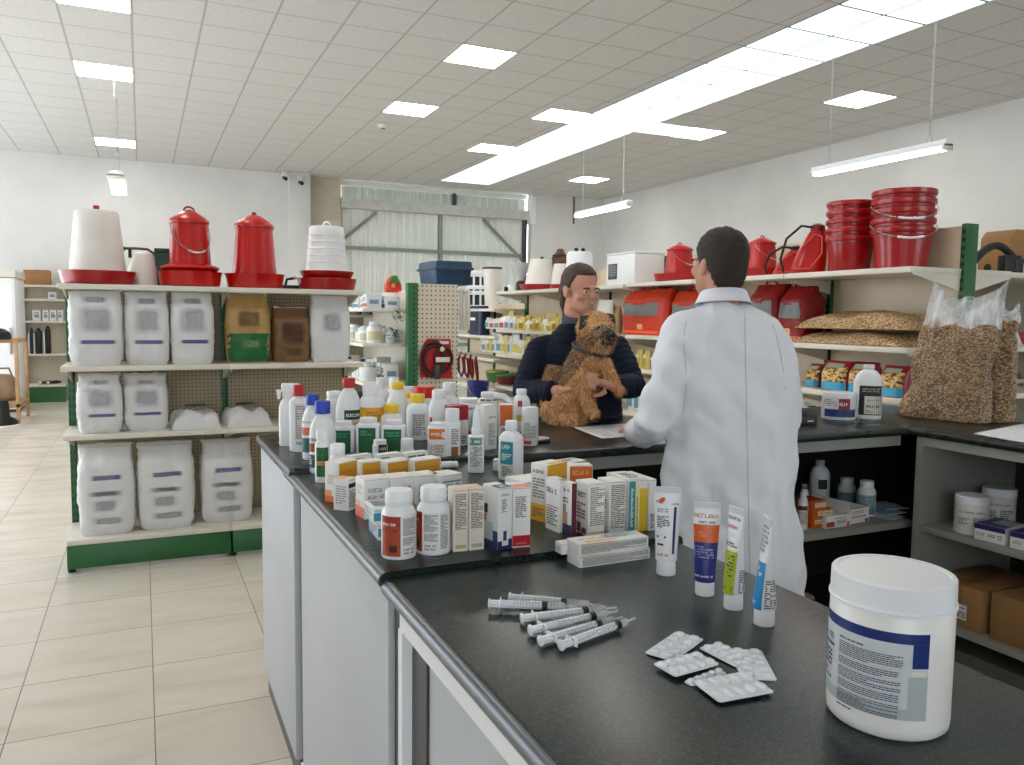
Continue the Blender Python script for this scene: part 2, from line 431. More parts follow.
mb.box(mx-.04, mx+.04, YB+.24, YB+.3, 0, zL-.1, SHEETF)
mb.box(3.68, 7.9, YB+.25, YB+.3, zr-.035, zr+.035, SHEETF); mb.box(3.68, 7.9, YB+.25, YB+.3, .9, .97, SHEETF)
mb.box(3.68, 3.74, YB+.24, YB+.3, 0, zL, SHEETF); mb.box(7.8, 7.88, YB+.2, YB+.3, 0, zL, DARK)
for a, b in ((((3.72, zL-.75), (4.45, zL-.14))), ((6.85, zL-.14), (7.82, zL-1.0))):
    mb.tube([(a[0], YB+.27, a[1]), (b[0], YB+.27, b[1])], .035, SHEETF, 6)
mb.box(mx+.3, mx+.36, YB+.3, YB+.4, zL, 4.2, DARK)
mb.build('door_frame', d1)
mb = MB(); mb.box(7.88, 7.98, YB-.02, YB+.2, zL-.2, 4.2, WHITE); mb.build('white_jamb', d1)

# ---------------------------------------------------------------- ceiling lights
LED = mat('led_panel', (250, 247, 242), .5, emit=17)
SKYL = mat('skylight_diffuser', (222, 236, 240), .5, emit=1.0)
TUBE = mat('fluorescent_tube', (240, 246, 255), .5, emit=9)
GX, GY, T = 1.7767, 7.1243, .6
def led(x0, y0, label, m=LED):
    t = thing('ceiling_light', label, 'ceiling light', (x0+.3, y0+.3, CZ), 0, 'square light panels in the ceiling')
    a = MB(); a.box(-.3, .3, -.3, .3, -.006, -.001, CREAM); a.build('panel_frame', t)
    b = MB(); b.box(-.285, .285, -.285, .285, -.009, -.006, m); b.build('diffuser', t)
cells = [(GX+2*T, GY+1*T, 'square white ceiling panel light high above the middle of the shop, nearest of its row'),
 (GX+2*T, GY+5*T, 'square white ceiling panel light close to the small round smoke detector'),
 (GX-4*T, GY+5*T, 'square white ceiling panel light directly above the hanging lamp cable near the pale wall'),
 (GX-4*T, GY+12*T, 'small-looking white ceiling panel light behind the hanging lamp cable near the back wall'),
 (GX-4*T, GY+1*T, 'white ceiling panel light cut off by the top edge of the photo'),
 (4.9, GY+8*T, 'white ceiling panel light touching the skylight strip, the one further back'),
 (4.9, GY+4*T, 'white ceiling panel light touching the skylight strip, the one nearer the camera'),
 (GX+9*T, GY+4*T, 'white ceiling panel light between the skylight strip and the pale wall, middle of three'),
 (GX+10*T, GY+0*T, 'white ceiling panel light between the two chains of the near tube lamp'),
 (GX+10*T, GY+11*T, 'white ceiling panel light above the far hanging tube lamp near the back corner')]
for x, y, l in cells: led(x, y, l)
for cx, nm_ in ((-4, 'over the tiled aisle'), (2, 'over the middle of the counter')):  # unseen panels added to fill the near end, following the ceiling pattern
    for row, rn in ((-3, 'just ahead of the camera'), (-7, 'nearest the camera')): led(GX+cx*T, GY+row*T, 'square ceiling panel light added out of view %s, %s' % (nm_, rn))
sk = thing('skylight_strip', 'long strip of bluish translucent skylight panels running across the ceiling', 'skylight', (0, 0, CZ))
mb = MB(); sx0, sx1, sxm = 5.5, 6.577, 6.04
y = GY-12*T; y1 = GY+14*T
while y < y1-.1:
    mb.box(sx0+.015, sxm-.015, y+.018, y+T-.018, -.012, -.004, SKYL); mb.box(sxm+.015, sx1-.015, y+.018, y+T-.018, -.012, -.004, SKYL); y += T
mb.box(sx1+.012, sx1+T-.01, GY+4*T+.01, GY+5*T-.01, -.012, -.004, SKYL)
mb.build('skylight_pane', sk)
mb = MB(); mb.box(sx0, sx1, GY-12*T, y1, -.004, -.0005, mat('skylight_grid', (110, 114, 116), .6)); mb.build('grid_frame', sk)

def tube_lamp(x, y0, y1, z, label, wide=.13):
    t = thing('hanging_tube_lamp', label, 'tube lamp', (x, (y0+y1)/2, z), 0, 'fluorescent lamps hung on chains'); L = (y1-y0)/2
    mb = MB(); mb.prism([(-wide/2, .0), (wide/2, .0), (wide*.28, .06), (-wide*.28, .06)], 'y', -L, L, WHITE, .004); mb.build('housing', t)
    for sx in (-1, 1):
        mb = MB(); mb.tube([(sx*wide*.27, -L+.03, -.018), (sx*wide*.27, L-.03, -.018)], .014, TUBE, 10); mb.build('fluorescent_tube', t)
    mb = MB()
    for e in (-L, L-.03): mb.box(-wide/2+.005, wide/2-.005, e, e+.03, -.035, .02, CREAM, .003)
    mb.build('end_cap', t)
    for e in (-L*.75, L*.75):
        mb = MB(); top = CZ-z; n = int((top-.16)/.045)
        mb.tube([(-.04, e, .055), (0, e, .16), (.04, e, .055)], .003, STEEL, 5)
        for i in range(n):                       # chain links, turned alternately
            zc = .16+(i+.5)*(top-.16)/n; r = (top-.16)/n*.62
            a = (1, 0) if i % 2 else (0, 1)
            ring = [(a[0]*.009*math.cos(q*PI/4), e+a[1]*.009*math.cos(q*PI/4), zc+r*math.sin(q*PI/4)) for q in range(9)]
            mb.tube(ring, .003, STEEL, 4, cap=False)
        mb.build('chain', t)
    return t
tube_lamp(6.52, 4.98, 6.55, at_x(880, 160, 6.52).z, 'fluorescent tube lamp hanging on two chains above the red buckets')
tube_lamp(6.55, 10.15, 11.75, at_x(603, 210, 6.55).z, 'fluorescent tube lamp hanging above the far drinkers by the corrugated door')
tube_lamp(-.23, 10.35, 11.8, at_y(117, 176, 10.5).z-.02, 'fluorescent tube lamp seen end-on above the white drinker, by the pale back wall', .2)

# two cameras on the pillar, a detector on the ceiling
for (u, v, l) in ((285, 178, 'small black security camera on the edge of the pillar, the higher one'), (301, 182.5, 'small black security camera on the pillar, the lower one')):
    p = at_y(u, v, YB-.34)
    t = thing('security_camera', l, 'security camera', p, 0, 'security cameras on the pillar')
    mb = MB(); mb.tube([(0, .1, .02), (0, -.1, -.03)], .036, BLACK, 12); mb.ball((0, -.1, -.03), .036, BLACK); mb.build('camera_body', t)
    mb = MB(); mb.tube([(0, .14, .09), (0, .06, .09), (0, .0, .03)], .018, WHITE, 8); mb.box(-.05, .05, .1, .14, .04, .14, WHITE, .01); mb.build('bracket', t)
p = at_z(383, 125, CZ)
t = thing('smoke_detector', 'small round white smoke detector on the ceiling', 'smoke detector', p)
mb = MB(); mb.lathe([(.02, 0), (.075, -.002), (.07, -.03), (.04, -.045), (.01, -.05)], CREAM); mb.build('housing', t)
mb = MB(); mb.lathe([(.03, -.046), (.03, -.055), (.005, -.058)], DARK, seg=14); mb.build('sensor_grille', t)

# ---------------------------------------------------------------- daylight
w = bpy.data.worlds.new('daylight'); S.world = w; w.use_nodes = True
bg = w.node_tree.nodes['Background']
sky = w.node_tree.nodes.new('ShaderNodeTexSky'); sky.sky_type = 'HOSEK_WILKIE'; sky.turbidity = 6; sky.ground_albedo = .5; sky.sun_direction = (.6, -.5, .6)
mixn = w.node_tree.nodes.new('ShaderNodeMix'); mixn.data_type = 'RGBA'; mixn.inputs[0].default_value = .75
mixn.inputs[7].default_value = (.86, .93, 1.0, 1); w.node_tree.links.new(sky.outputs[0], mixn.inputs[6])
w.node_tree.links.new(mixn.outputs[2], bg.inputs['Color']); bg.inputs['Strength'].default_value = 6.0
vs.exposure = 0.2
# ================================================================ the U-shaped counter
T1, T2, T3 = 1.072, 1.057, 1.044
XA = .412                                        # shop-side edge of the worktops
YS1, YS2 = 2.68, 1.50                           # where the three worktops on the left meet
EDGE_DAYLIT = mat('daylit_edge_grey', (92, 95, 99), .28, .35)
def worktop(name, label, x0, x1, y0, y1, zt, th=.036):
    mb = MB(); mb.box(x0, x1, y0, y1, zt-th, zt, TOPM); mb.bevel_axis(0 if x1-x0 > y1-y0 else 1, .015); o = mb.build(name, None, 30)
    if x0 < 1:                                    # rounded strip added along the shop side, its grey imitating daylight on the edge
        e = MB(); n = 9; e.rings([[(x0-.004+.016-.0165*math.cos(-PI/2+PI*k/n), y, zt-th/2+.0172*math.sin(-PI/2+PI*k/n)) for k in range(n+1)]+[(x0+.016, y, zt-th/2+.012), (x0+.016, y, zt-th/2-.012)] for y in (y0+.001, y1-.001)], EDGE_DAYLIT); e.build('daylit_edge', o, 50)
    return tag(o, label, 'worktop')
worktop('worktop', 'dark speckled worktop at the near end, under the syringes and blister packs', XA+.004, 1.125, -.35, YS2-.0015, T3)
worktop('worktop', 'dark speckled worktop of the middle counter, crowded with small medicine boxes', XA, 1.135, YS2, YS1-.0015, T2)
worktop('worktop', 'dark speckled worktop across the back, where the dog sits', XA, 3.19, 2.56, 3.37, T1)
worktop('worktop', 'dark speckled worktop on the far side, under the two clear bags of grain', 3.194, 3.93, .35, 3.37, T1)
# backing of the first worktop's far-left corner, where it runs over the middle counter's end
CARC_SHADE = mat('shade_dark_carcass', (38, 34, 30), .7)  # carcass colour darkened to stand in for shade inside the cabinets
PL = mat('dark_plinth', (92, 88, 82), .5)
def unit(name, label, cat='counter'): return thing(name, label, cat, (0, 0, 0))
# near unit: panels set back behind a pale frame
u = unit('counter_unit', 'grey counter cabinet at the near end with a recessed pale panel')
mb = MB(); mb.box(.47, 1.10, -.33, 1.45, .1, T3-.037, CARC); mb.build('carcass', u)
mb = MB(); mb.box(.455, .47, -.3, 1.33, .12, .93, PANEL, .002); mb.build('front_panel', u)
mb = MB(); mb.box(.43, .47, -.33, 1.43, .965, T3-.037, WHITE); mb.box(.43, .468, 1.415, 1.44, .1, .965, WHITE); mb.build('pale_rail', u)
mb = MB(); mb.box(.45, .469, 1.33, 1.415, .1, .965, DARK); mb.build('dark_slot', u)
mb = MB(); mb.box(.5, 1.07, -.3, 1.4, 0, .1, PL); mb.build('plinth', u)
# middle unit
u = unit('counter_unit', 'grey counter cabinet in the middle with one tall pale side panel')
mb = MB(); mb.box(.46, 1.10, YS2+.03, YS1-.11, .1, T2-.037, CARC); mb.build('carcass', u)
mb = MB(); mb.box(.437, .46, YS2+.035, YS1-.16, .1, T2-.037, PANEL, .002); mb.build('side_panel', u)
mb = MB(); mb.box(.444, .46, YS1-.158, YS1-.112, .1, T2-.037, DARK); mb.box(.45, .475, YS2-.03, YS2+.03, .1, T3-.037, DARK); mb.build('dark_slot', u)
mb = MB(); mb.box(.455, 1.07, YS2+.03, YS1-.1, 0, .1, PL); mb.build('plinth', u)
mb = MB(); mb.box(.43, .455, YS2+.035, YS1-.16, .095, .125, WHITE); mb.build('pale_rail', u)
# back unit with open shelves on the staff side
u = unit('counter_unit', 'long back counter cabinet with dark open shelves facing the staff side')
mb = MB(); mb.box(.425, .46, YS1-.1, 3.345, .1, T1-.037, PANEL, .002); mb.build('end_panel', u)
mb = MB(); mb.box(.44, 3.9, 3.31, 3.345, .1, T1-.037, CARC_SHADE); mb.build('back_panel', u)
mb = MB(); mb.box(3.86, 3.9, 2.54, 3.31, .1, T1-.037, CARC_SHADE); mb.build('end_panel', u)
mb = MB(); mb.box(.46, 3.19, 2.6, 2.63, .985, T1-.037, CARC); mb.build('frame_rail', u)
mb = MB(); mb.box(.46, 3.86, 2.6, 3.3, .1, .125, CARC_SHADE); mb.build('cabinet_floor', u)
mb = MB()
mb.box(1.2, 1.222, 2.61, 3.31, .125, .985, CARC); mb.build('divider', u)
mb = MB(); mb.box(1.222, 3.3, 2.605, 3.3, .585, .62, CARC, .003); mb.build('shelf', u)
mb = MB(); mb.box(.44, 1.0, YS1-.09, 3.33, 0, .1, PL); mb.box(1.0, 3.2, 2.66, 3.33, 0, .1, PL); mb.build('plinth', u)
# far-side unit with open shelves
u = unit('counter_unit', 'open grey shelf cabinet holding tubs, blue-topped boxes and brown cartons')
mb = MB(); mb.box(3.215, 3.9, 2.5, 2.535, .1, T1-.037, CARC); mb.build('end_panel', u)
mb = MB(); mb.box(3.215, 3.9, .4, .435, .1, T1-.037, CARC); mb.build('end_panel', u)
mb = MB(); mb.box(3.88, 3.91, .4, 2.5, .1, T1-.037, CARC_SHADE); mb.build('back_panel', u)
mb = MB(); mb.box(3.215, 3.24, .435, 2.5, .995, T1-.037, CARC); mb.build('frame_rail', u)
mb = MB(); mb.box(3.22, 3.88, .435, 2.5, .6, .63, CARC, .003); mb.build('shelf', u)
mb = MB(); mb.box(3.22, 3.88, .435, 2.5, .185, .215, CARC, .003); mb.build('shelf', u)
mb = MB(); mb.box(3.27, 3.88, .42, 2.5, 0, .1, PL); mb.build('plinth', u)

# ================================================================ shelving (gondolas)
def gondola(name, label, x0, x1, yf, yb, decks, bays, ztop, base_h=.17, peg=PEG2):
    # runs along x, faces -y
    t = thing(name, label, 'shelving', (0, 0, 0))
    for x in bays:
        mb = MB(); mb.box(x-.02, x+.02, yb, yb+.06, .02, ztop, GREEN, .003)
        z = .1
        while z < ztop-.05: mb.box(x-.012, x-.006, yb-.0015, yb+.001, z, z+.02, BLACK); mb.box(x+.006, x+.012, yb-.0015, yb+.001, z, z+.02, BLACK); z += .05
        mb.build('upright', t)
    for a, b in zip(bays, bays[1:]):
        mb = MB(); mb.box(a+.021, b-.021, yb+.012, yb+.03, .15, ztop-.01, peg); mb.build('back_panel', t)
        for z, d in decks:
            mb = MB(); mb.box(a-.018, b-.004 if b != bays[-1] else b+.018, yb-d, yb-.002, z-.032, z, CREAM, .005, 2)
            s = mb.build('shelf', t)
            for e in (a, b):
                br = MB(); sg = 1 if e == a else -1
                br.prism([(yb, z-.033), (yb-d*.92, z-.033), (yb-d*.92, z-.045), (yb, z-.13)], 'x', e+sg*.006, e+sg*.010, CREAM); br.build('bracket', s)
        mb = MB(); mb.box(a-.018, b-.003, yf+.012, yf+.03, .03, base_h-.03, GREEN, .002); mb.build('base_plinth', t)
    for x in bays:
        mb = MB(); mb.box(x-.02, x+.02, yf+.03, yb, .03, .12, GREEN); mb.build('base_leg', t)
        mb = MB(); mb.lathe([(.022, 0), (.022, .012), (.01, .014), (.01, .035)], BLACK, (x, yf+.07, 0), 12); mb.build('levelling_foot', t)
    return t
GY_F, GY_B = 5.31, 5.78
gz = [at_y(62, 283, GY_F).z, at_y(62, 366.5, GY_F).z, at_y(66, 436, GY_F).z, at_y(71, 541, GY_F).z]
gx = [-.42, .5, 1.33]
gondola('shelving_unit', 'cream and green shelving unit stacked with white feed sacks below red poultry feeders', gx[0], gx[2], GY_F, GY_B,
        [(gz[0], GY_B-GY_F), (gz[1], GY_B-GY_F), (gz[2], GY_B-GY_F), (gz[3], GY_B-GY_F)], gx, gz[0]-.005, gz[3])

# long double-sided gondola run along y on the staff side
RGX, RGB = 4.14, 4.6
rz = [1.885, 1.402, 1.09, .68, .2]
def bay_run(label, ya, ybs, ztop, decks, both=True, name='shelving_unit'):
    t = thing(name, label, 'shelving', (0, 0, 0))
    for y in ybs:
        mb = MB(); mb.box(RGB-.02, RGB+.085, y-.02, y+.02, .02, ztop, GREEN, .004)
        z = .3
        while z < ztop-.05: mb.box(RGB-.0225, RGB-.0195, y-.013, y+.013, z, z+.022, BLACK); z += .05
        mb.build('upright', t)
    for a, b in zip(ybs, ybs[1:]):
        mb = MB(); mb.box(RGB+.005, RGB+.02, a+.021, b-.021, .15, ztop-.012, mat('cream_back_panel', (214, 198, 172), .55, vary=.04)); mb.build('back_panel', t)
        for z, d in decks:
            mb = MB(); mb.box(RGB-d, RGB-.002, a+.004, b-.004, z-.036, z, CREAM, .005); s = mb.build('shelf', t)
            for e, sg in ((a, 1), (b, -1)):
                br = MB(); br.prism([(RGB, z-.03), (RGB-d*.96, z-.03), (RGB-d*.96, z-.045), (RGB, z-.14)], 'y', e+sg*.008, e+sg*.013, CREAM); br.build('bracket', s)
            if both and z > .5:
                mb = MB(); mb.box(RGB+.09, RGB+.09+d*.8, a+.004, b-.004, z-.036, z, CREAM, .005); s = mb.build('shelf', t)
                br = MB(); br.prism([(RGB+.09, z-.03), (RGB+.09+d*.8, z-.03), (RGB+.09+d*.8, z-.045), (RGB+.09, z-.14)], 'y', a+.008, a+.013, CREAM); br.build('bracket', s)
        mb = MB(); mb.box(RGB-.46, RGB-.44, a, b, .03, .17, GREEN); mb.build('base_plinth', t)
    return t
d0 = RGB-RGX
yb0 = [3.36, 4.41, 5.44, 6.46, 7.48, 8.5, 9.52]
bay_run('long cream shelving run with a green end post and red buckets on top', 0, yb0[:4], 2.16, [(z, d0) for z in rz])
bay_run('cream shelving run behind the woman, carrying white drinkers and small packets', 0, [6.506]+yb0[4:], 2.1, [(z-.01, d0) for z in rz])
bay_run('lower cream shelving bay at the far end beside the pegboard stand', 0, [9.56, 10.6, 11.6], 1.75, [(1.66, d0), (1.3, d0), (1.0, d0), (.6, d0), (.2, d0)], False)

# pegboard end stand
PSY = 7.0
pa, pb, pc = at_y(407, 283, PSY).x, at_y(417, 283, PSY).x, at_y(457.5, 284, PSY).x
pz = at_y(430, 283.5, PSY).z
t = thing('pegboard_stand', 'cream pegboard shelving end with a green post, hung with red halters', 'shelving', (0, 0, 0))
mb = MB(); mb.box(pa, pb, PSY-.03, PSY+.05, 0, pz, GREEN, .004)
z = .3
while z < pz-.04: mb.box(pa+.045, pa+.062, PSY-.032, PSY-.029, z, z+.02, BLACK); z += .05
mb.build('upright', t)
mb = MB(); mb.box(pb+.002, pc, PSY-.012, PSY+.004, .12, pz-.005, m_pegboard('stand_pegboard', (212, 203, 182), step=.042, rad=.0075)); mb.build('pegboard_panel', t)
mb = MB(); mb.box(pb+.02, pc-.01, PSY+.03, PSY+2.3, .12, pz-.06, CREAM); mb.build('core_panel', t)
mb = MB(); mb.box(pa, pc, PSY+.005, PSY+2.3, .02, .12, GREEN); mb.build('base_plinth', t)
for z in (.55, .95, 1.3, 1.62):
    mb = MB(); mb.box(pa-.38, pb+.018, PSY+.1, PSY+2.3, z-.03, z, CREAM, .004); mb.build('shelf', t)
# ================================================================ packaging builders
def inks(c): return {'k': INK, 'n': INKN, 'w': INKW, 'r': INKR}.get(c) if isinstance(c, str) else C(c)
def decor(parent, f, panels, texts, seed):
    # panels: (s0,s1,t0,t1,colour)   texts: (s0,s1,t0,t1,rows,ink,heading)
    lab = None
    if panels:
        mb = MB()
        for p in panels:
            fs = f(p[0]) if callable(f) and False else None
        mb.bm.free()
    return lab
def face_fn(w, d, h, face, off):
    if face == 'F': return (lambda s, t: (-w/2+s*w, -d/2-off, t*h)), w, h
    if face == 'B': return (lambda s, t: (w/2-s*w, d/2+off, t*h)), w, h
    if face == 'L': return (lambda s, t: (-w/2-off, d/2-s*d, t*h)), d, h
    if face == 'R': return (lambda s, t: (w/2+off, -d/2+s*d, t*h)), d, h
    return (lambda s, t: (-w/2+s*w, -d/2+t*d, h+off)), w, d
def texts_on(mb, f, W, H, s0, s1, t0, t1, rows, ink, head, seed):
    g = lambda s, t: f(s/W, t/H)
    words(mb, g, s0*W, s1*W, t0*H, t1*H, rows, inks(ink), seed=seed, head=head, wl=(4, 8) if head else (3, 9), cover=.99 if head else 1)
def carton_at(label, p, rz, w, d, h, base=WHITE2, panels=(), texts=(), group=None, name='medicine_carton', cat='box', flap=True, seed=None, bev=.0009, tilt=None):
    t = thing(name, label, cat, p, rz, group)
    if tilt: t.rotation_euler = (tilt[0], tilt[1], rz)
    seed = seed if seed is not None else int(abs(p[0]*7919+p[1]*104729)*100) % 9999
    mb = MB(); mb.box(-w/2, w/2, -d/2, d/2, 0, h, base, bev); mb.build('carton_body', t)
    if flap:
        mb = MB(); e = .0009
        mb.box(-w/2+.001, w/2-.001, -d/2+.0006, d/2-.002, h+.0001, h+.0006, base)
        mb.box(-w/2+.0012, w/2-.0012, -d/2-.0004, -d/2+.0002, h-.0022, h-.0014, mat('carton_seam', (150, 140, 124), .8)); mb.build('tuck_flap', t)
    lab = None
    if panels:
        mb = MB()
        for i, (fc, s0, s1, t0, t1, c) in enumerate(panels):
            f, W, H = face_fn(w, d, h, fc, (.0003 if fc != 'T' else .0008)+.00006*i); patch(mb, f, s0, s1, t0, t1, c if isinstance(c, bpy.types.Material) else C(c))
        lab = mb.build('printed_panel', t)
    if texts:
        mb = MB()
        for i, (fc, s0, s1, t0, t1, rows, ink, head) in enumerate(texts):
            f, W, H = face_fn(w, d, h, fc, (.0009 if fc != 'T' else .0014)); texts_on(mb, f, W, H, s0, s1, t0, t1, rows, ink, head, seed+i)
        mb.build('lettering', lab or t)
    return t
def carton(label, FL, FR, vt, d, plane, top=None, **k):       # front edge seen on the counter from FL to FR
    if top:                                                    # FL, FR are corners of the top face, height given
        a, b = at_z(*FL, plane+top), at_z(*FR, plane+top); h = top; a.z = b.z = plane
    else:
        a, b = at_z(*FL, plane), at_z(*FR, plane); h = height_at(FL[0], vt, a)-plane
    ex = (b-a); w = ex.length; rz = math.atan2(ex.y, ex.x); n = Vector((-math.sin(rz), math.cos(rz), 0))
    c = (a+b)/2 + n*(d/2); c.z = plane+.0002
    return carton_at(label, c, rz, w, d, h, **k)

def bottle(label, u, vb, vt, wpx, plane, cap, body=WHITE, hs=.62, neck=.42, caph=.14, capw=None, sy=1, p=2, sq=.0, panels=(), texts=(), extra=0, ribs=True, group=None, name='medicine_bottle', cat='bottle', nozzle=False, sh=.5, capm=None, base_r=.93):
    g = at_z(u, vb, plane); r = wpx*mpp(g)/2; dirv = Vector((g.x, g.y, 0)).normalized(); c = g+dirv*r*sy; c.z = plane+.0002
    h = height_at(u, vt, c)-plane
    h = max(h, .03)
    return bottle_at(label, c, face_cam(c, extra), r, h, cap, body, hs, neck, caph, capw, sy, p, panels, texts, ribs, group, name, cat, nozzle)
def bottle_at(label, c, rz, r, h, cap, body=WHITE, hs=.62, neck=.42, caph=.14, capw=None, sy=1, p=2, panels=(), texts=(), ribs=True, group=None, name='medicine_bottle', cat='bottle', nozzle=False):
    t = thing(name, label, cat, c, rz, group); seg = 28
    capw = capw or neck*1.12
    zc = h*(1-caph)
    if nozzle: zc = h*.6
    prof = [(r*.90, 0), (r*.97, h*.008), (r, h*.03), (r, h*hs)]
    n = 5
    for i in range(1, n+1):
        q = i/n; a = q*PI/2
        prof.append((r*neck+(r-r*neck)*math.cos(a)**.9 if i < n else r*neck, h*hs+(zc-.012*h-h*hs)*math.sin(a)**1.0*(.55+.45*q)))
    prof.append((r*neck, zc+.002))
    mb = MB(); rs = []
    for rr, z in prof:
        f = max(0, min(1, (rr/r-neck)/(1-neck+1e-6))); pw = 2+(p-2)*f; syy = 1+(sy-1)*f
        rs.append([(sect(2*PI*i/seg, pw)[0]*rr, sect(2*PI*i/seg, pw)[1]*rr*(syy if sy < 1 else 1), z) for i in range(seg)])
    mb.rings(rs, body); mb.build('bottle_body', t, 50)
    cr = r*capw; ch = h-zc
    mb = MB()
    if nozzle:
        mb.lathe([(r*.62, zc-.004), (r*.62, zc+ch*.22), (r*.5, zc+ch*.26), (r*.36, zc+ch*.9), (r*.3, h), (r*.12, h)], cap, seg=20)
    else:
        prof = [(cr*.98, zc), (cr, zc+ch*.06)]
        if ribs: prof += [(cr, zc+ch*.2), (cr*.97, zc+ch*.22), (cr*.97, zc+ch*.25), (cr, zc+ch*.27)]
        prof += [(cr*.985, h-ch*.1), (cr*.93, h), (cr*.2, h+.0004)]
        mb.lathe(prof, cap, seg=24)
    mb.build('cap', t, 35)
    def fn(off):
        def f(s, tt):                       # s = angle from the front in radians, tt = metres up
            a = -PI/2+s; x, y = sect(a, p); return (x*(r+off), y*((r*sy if sy < 1 else r)+off), tt)
        return f
    lab = None
    if panels:
        mb = MB()
        for i, (s0, s1, t0, t1, m) in enumerate(panels):
            patch(mb, fn(.0004+.0001*i), s0, s1, t0*h, t1*h, m if isinstance(m, bpy.types.Material) else C(m), max(2, int(abs(s1-s0)*8)))
        lab = mb.build('label', t)
    if texts:
        mb = MB()
        for i, (s0, s1, t0, t1, rows, ink, head) in enumerate(texts):
            f = fn(.0009); g = lambda s, tt: f(s/r, tt)
            words(mb, g, s0*r, s1*r, t0*h, t1*h, rows, inks(ink), seed=int(abs(c[0])*9973+i*31) % 9999, head=head, wl=(4, 8) if head else (3, 9), cover=.99 if head else 1)
        mb.build('lettering', lab or t)
    return t
AMB, AMB2 = (212, 152, 28), (226, 170, 40)
# ================================================================ medicine on the middle worktop
G1 = 'amber fronted cartons in a row'
def amber(label, FL, FR, extra_text=True):
    return carton(label, FL, FR, 0, .048, T2, top=.1, group=None, panels=[('F', .03, .97, .02, .97, AMB), ('F', .03, .97, .3, .34, (196, 128, 20)), ('L', .05, .95, .02, .22, (226, 120, 50)), ('L', .0, .06, .0, 1, (238, 168, 96))],
                  texts=[('F', .1, .9, .62, .8, 2, (188, 120, 20), True), ('L', .2, .8, .3, .7, 5, (226, 180, 140), False)])
carton('amber fronted medicine carton at the left end of its row, showing its white side', (338.8, 503.5), (357.6, 498), 463.5, .048, T2,
       panels=[('F', .03, .97, .02, .97, AMB), ('F', .03, .97, .3, .33, (196, 128, 20)), ('L', .0, 1, .0, .16, (232, 120, 60)), ('L', .0, .5, .16, .3, (240, 160, 110))], texts=[('F', .1, .9, .6, .8, 2, (188, 120, 20), True), ('L', .2, .8, .45, .7, 4, (200, 180, 160), False)])
amber('amber fronted medicine carton second in its row, beside the one showing its white side', (361.6, 462.7), (383.5, 460.4))
amber('amber fronted medicine carton third in its row, directly before the small dark-labelled bottle', (386.9, 462.4), (411.8, 459))
amber('amber fronted medicine carton at the end of its row nearest the lying white bottle', (414, 461), (440.8, 457.5))
for FL, FR, l in (((350.5, 456.5), (371.8, 454), 'white topped carton tucked behind the second amber fronted carton'), ((379, 455.4), (401.6, 452.6), 'white topped carton tucked behind the third amber fronted carton'), ((406, 453.6), (428.5, 451), 'white topped carton tucked behind the last amber fronted carton')):
    carton(l, FL, FR, 0, .03, T2, top=.1, panels=[('F', .03, .97, .02, .8, AMB)], texts=[('F', .1, .9, .84, .94, 1, 'k', False)])
carton('narrow white carton with a black bar, squeezed between amber and white cartons', (348.6, 511.4), (357, 508), 480, .045, T2,
       panels=[('F', 0, .95, .72, .86, (30, 32, 40)), ('T', 0, 1, .3, 1, (236, 178, 140))], texts=[('F', .05, .95, .1, .65, 8, 'k', False), ('L', .15, .85, .2, .8, 6, (170, 170, 176), False)])
rowW = [((364.4, 480.5), (389, 478), 'white medicine carton with an orange swirl on its side, heading its row'),
        ((390.4, 478.4), (414.6, 476), 'white medicine carton with grey lettering, directly behind the first brown-labelled bottle'),
        ((415.8, 476.6), (439.2, 474), 'white medicine carton with grey lettering, directly behind the second brown-labelled bottle'),
        ((441, 476.2), (462.4, 473), 'white medicine carton with a blue line, at the right end of its row')]
for i, (FL, FR, l) in enumerate(rowW):
    pn = [('L', 0, 1, 0, .28, (236, 120, 86)), ('L', .0, .55, .28, .42, (246, 190, 170)), ('T', .1, .9, .2, .5, (240, 222, 208))] if i < 3 else [('F', 0, .25, .5, .62, (24, 92, 116)), ('F', .08, .95, .8, .84, (70, 150, 190))]
    carton(l, FL, FR, 0, .062, T2, top=.098, panels=pn, texts=[('F', .14, .86, .3, .8, 3, (150, 150, 150), True), ('L', .15, .85, .6, .85, 4, (190, 190, 196), False)])
for k, (FL, vt, l) in enumerate((((379.5, 541), 524, 'flat pale blue carton at the bottom of the stack of two'), ((377.5, 524), 508, 'flat pale blue carton on top of the stack of two'))):
    a = at_z(FL[0], 541, T2)
    hh = .0335
    carton_at(l, (a.x+.045-.004*k, a.y+.05+.006*k, T2+k*(hh+.0007)+.0002), -.05, .09, .1, hh, panels=[('F', .0, 1, .25, .8, (64, 156, 190)), ('L', 0, .55, .1, .35, (110, 190, 220)), ('T', .0, 1, .0, .3, (190, 226, 238))], texts=[('L', .1, .9, .45, .9, 3, (150, 150, 160), False), ('T', .1, .8, .35, .9, 4, (120, 130, 140), False)])
for FL, FR, vt, l, c in (((453.2, 552.4), (467.6, 551.2), 490.6, 'slim cream carton covered in fine print, beside the second brown-labelled bottle', (190, 170, 110)), ((468.9, 551), (484, 549.4), 489.4, 'slim cream carton covered in fine print, beside the navy and white carton', (176, 168, 156))):
    carton(l, FL, FR, vt, .05, T2, base=mat('cream_card', (226, 218, 202), .6), panels=[('F', .15, .88, .05, .11, c), ('T', .0, 1, .1, .5, (236, 180, 150))], texts=[('F', .12, .9, .36, .94, 16, (110, 104, 92), False), ('L', .2, .8, .2, .8, 6, (210, 150, 130), False)])
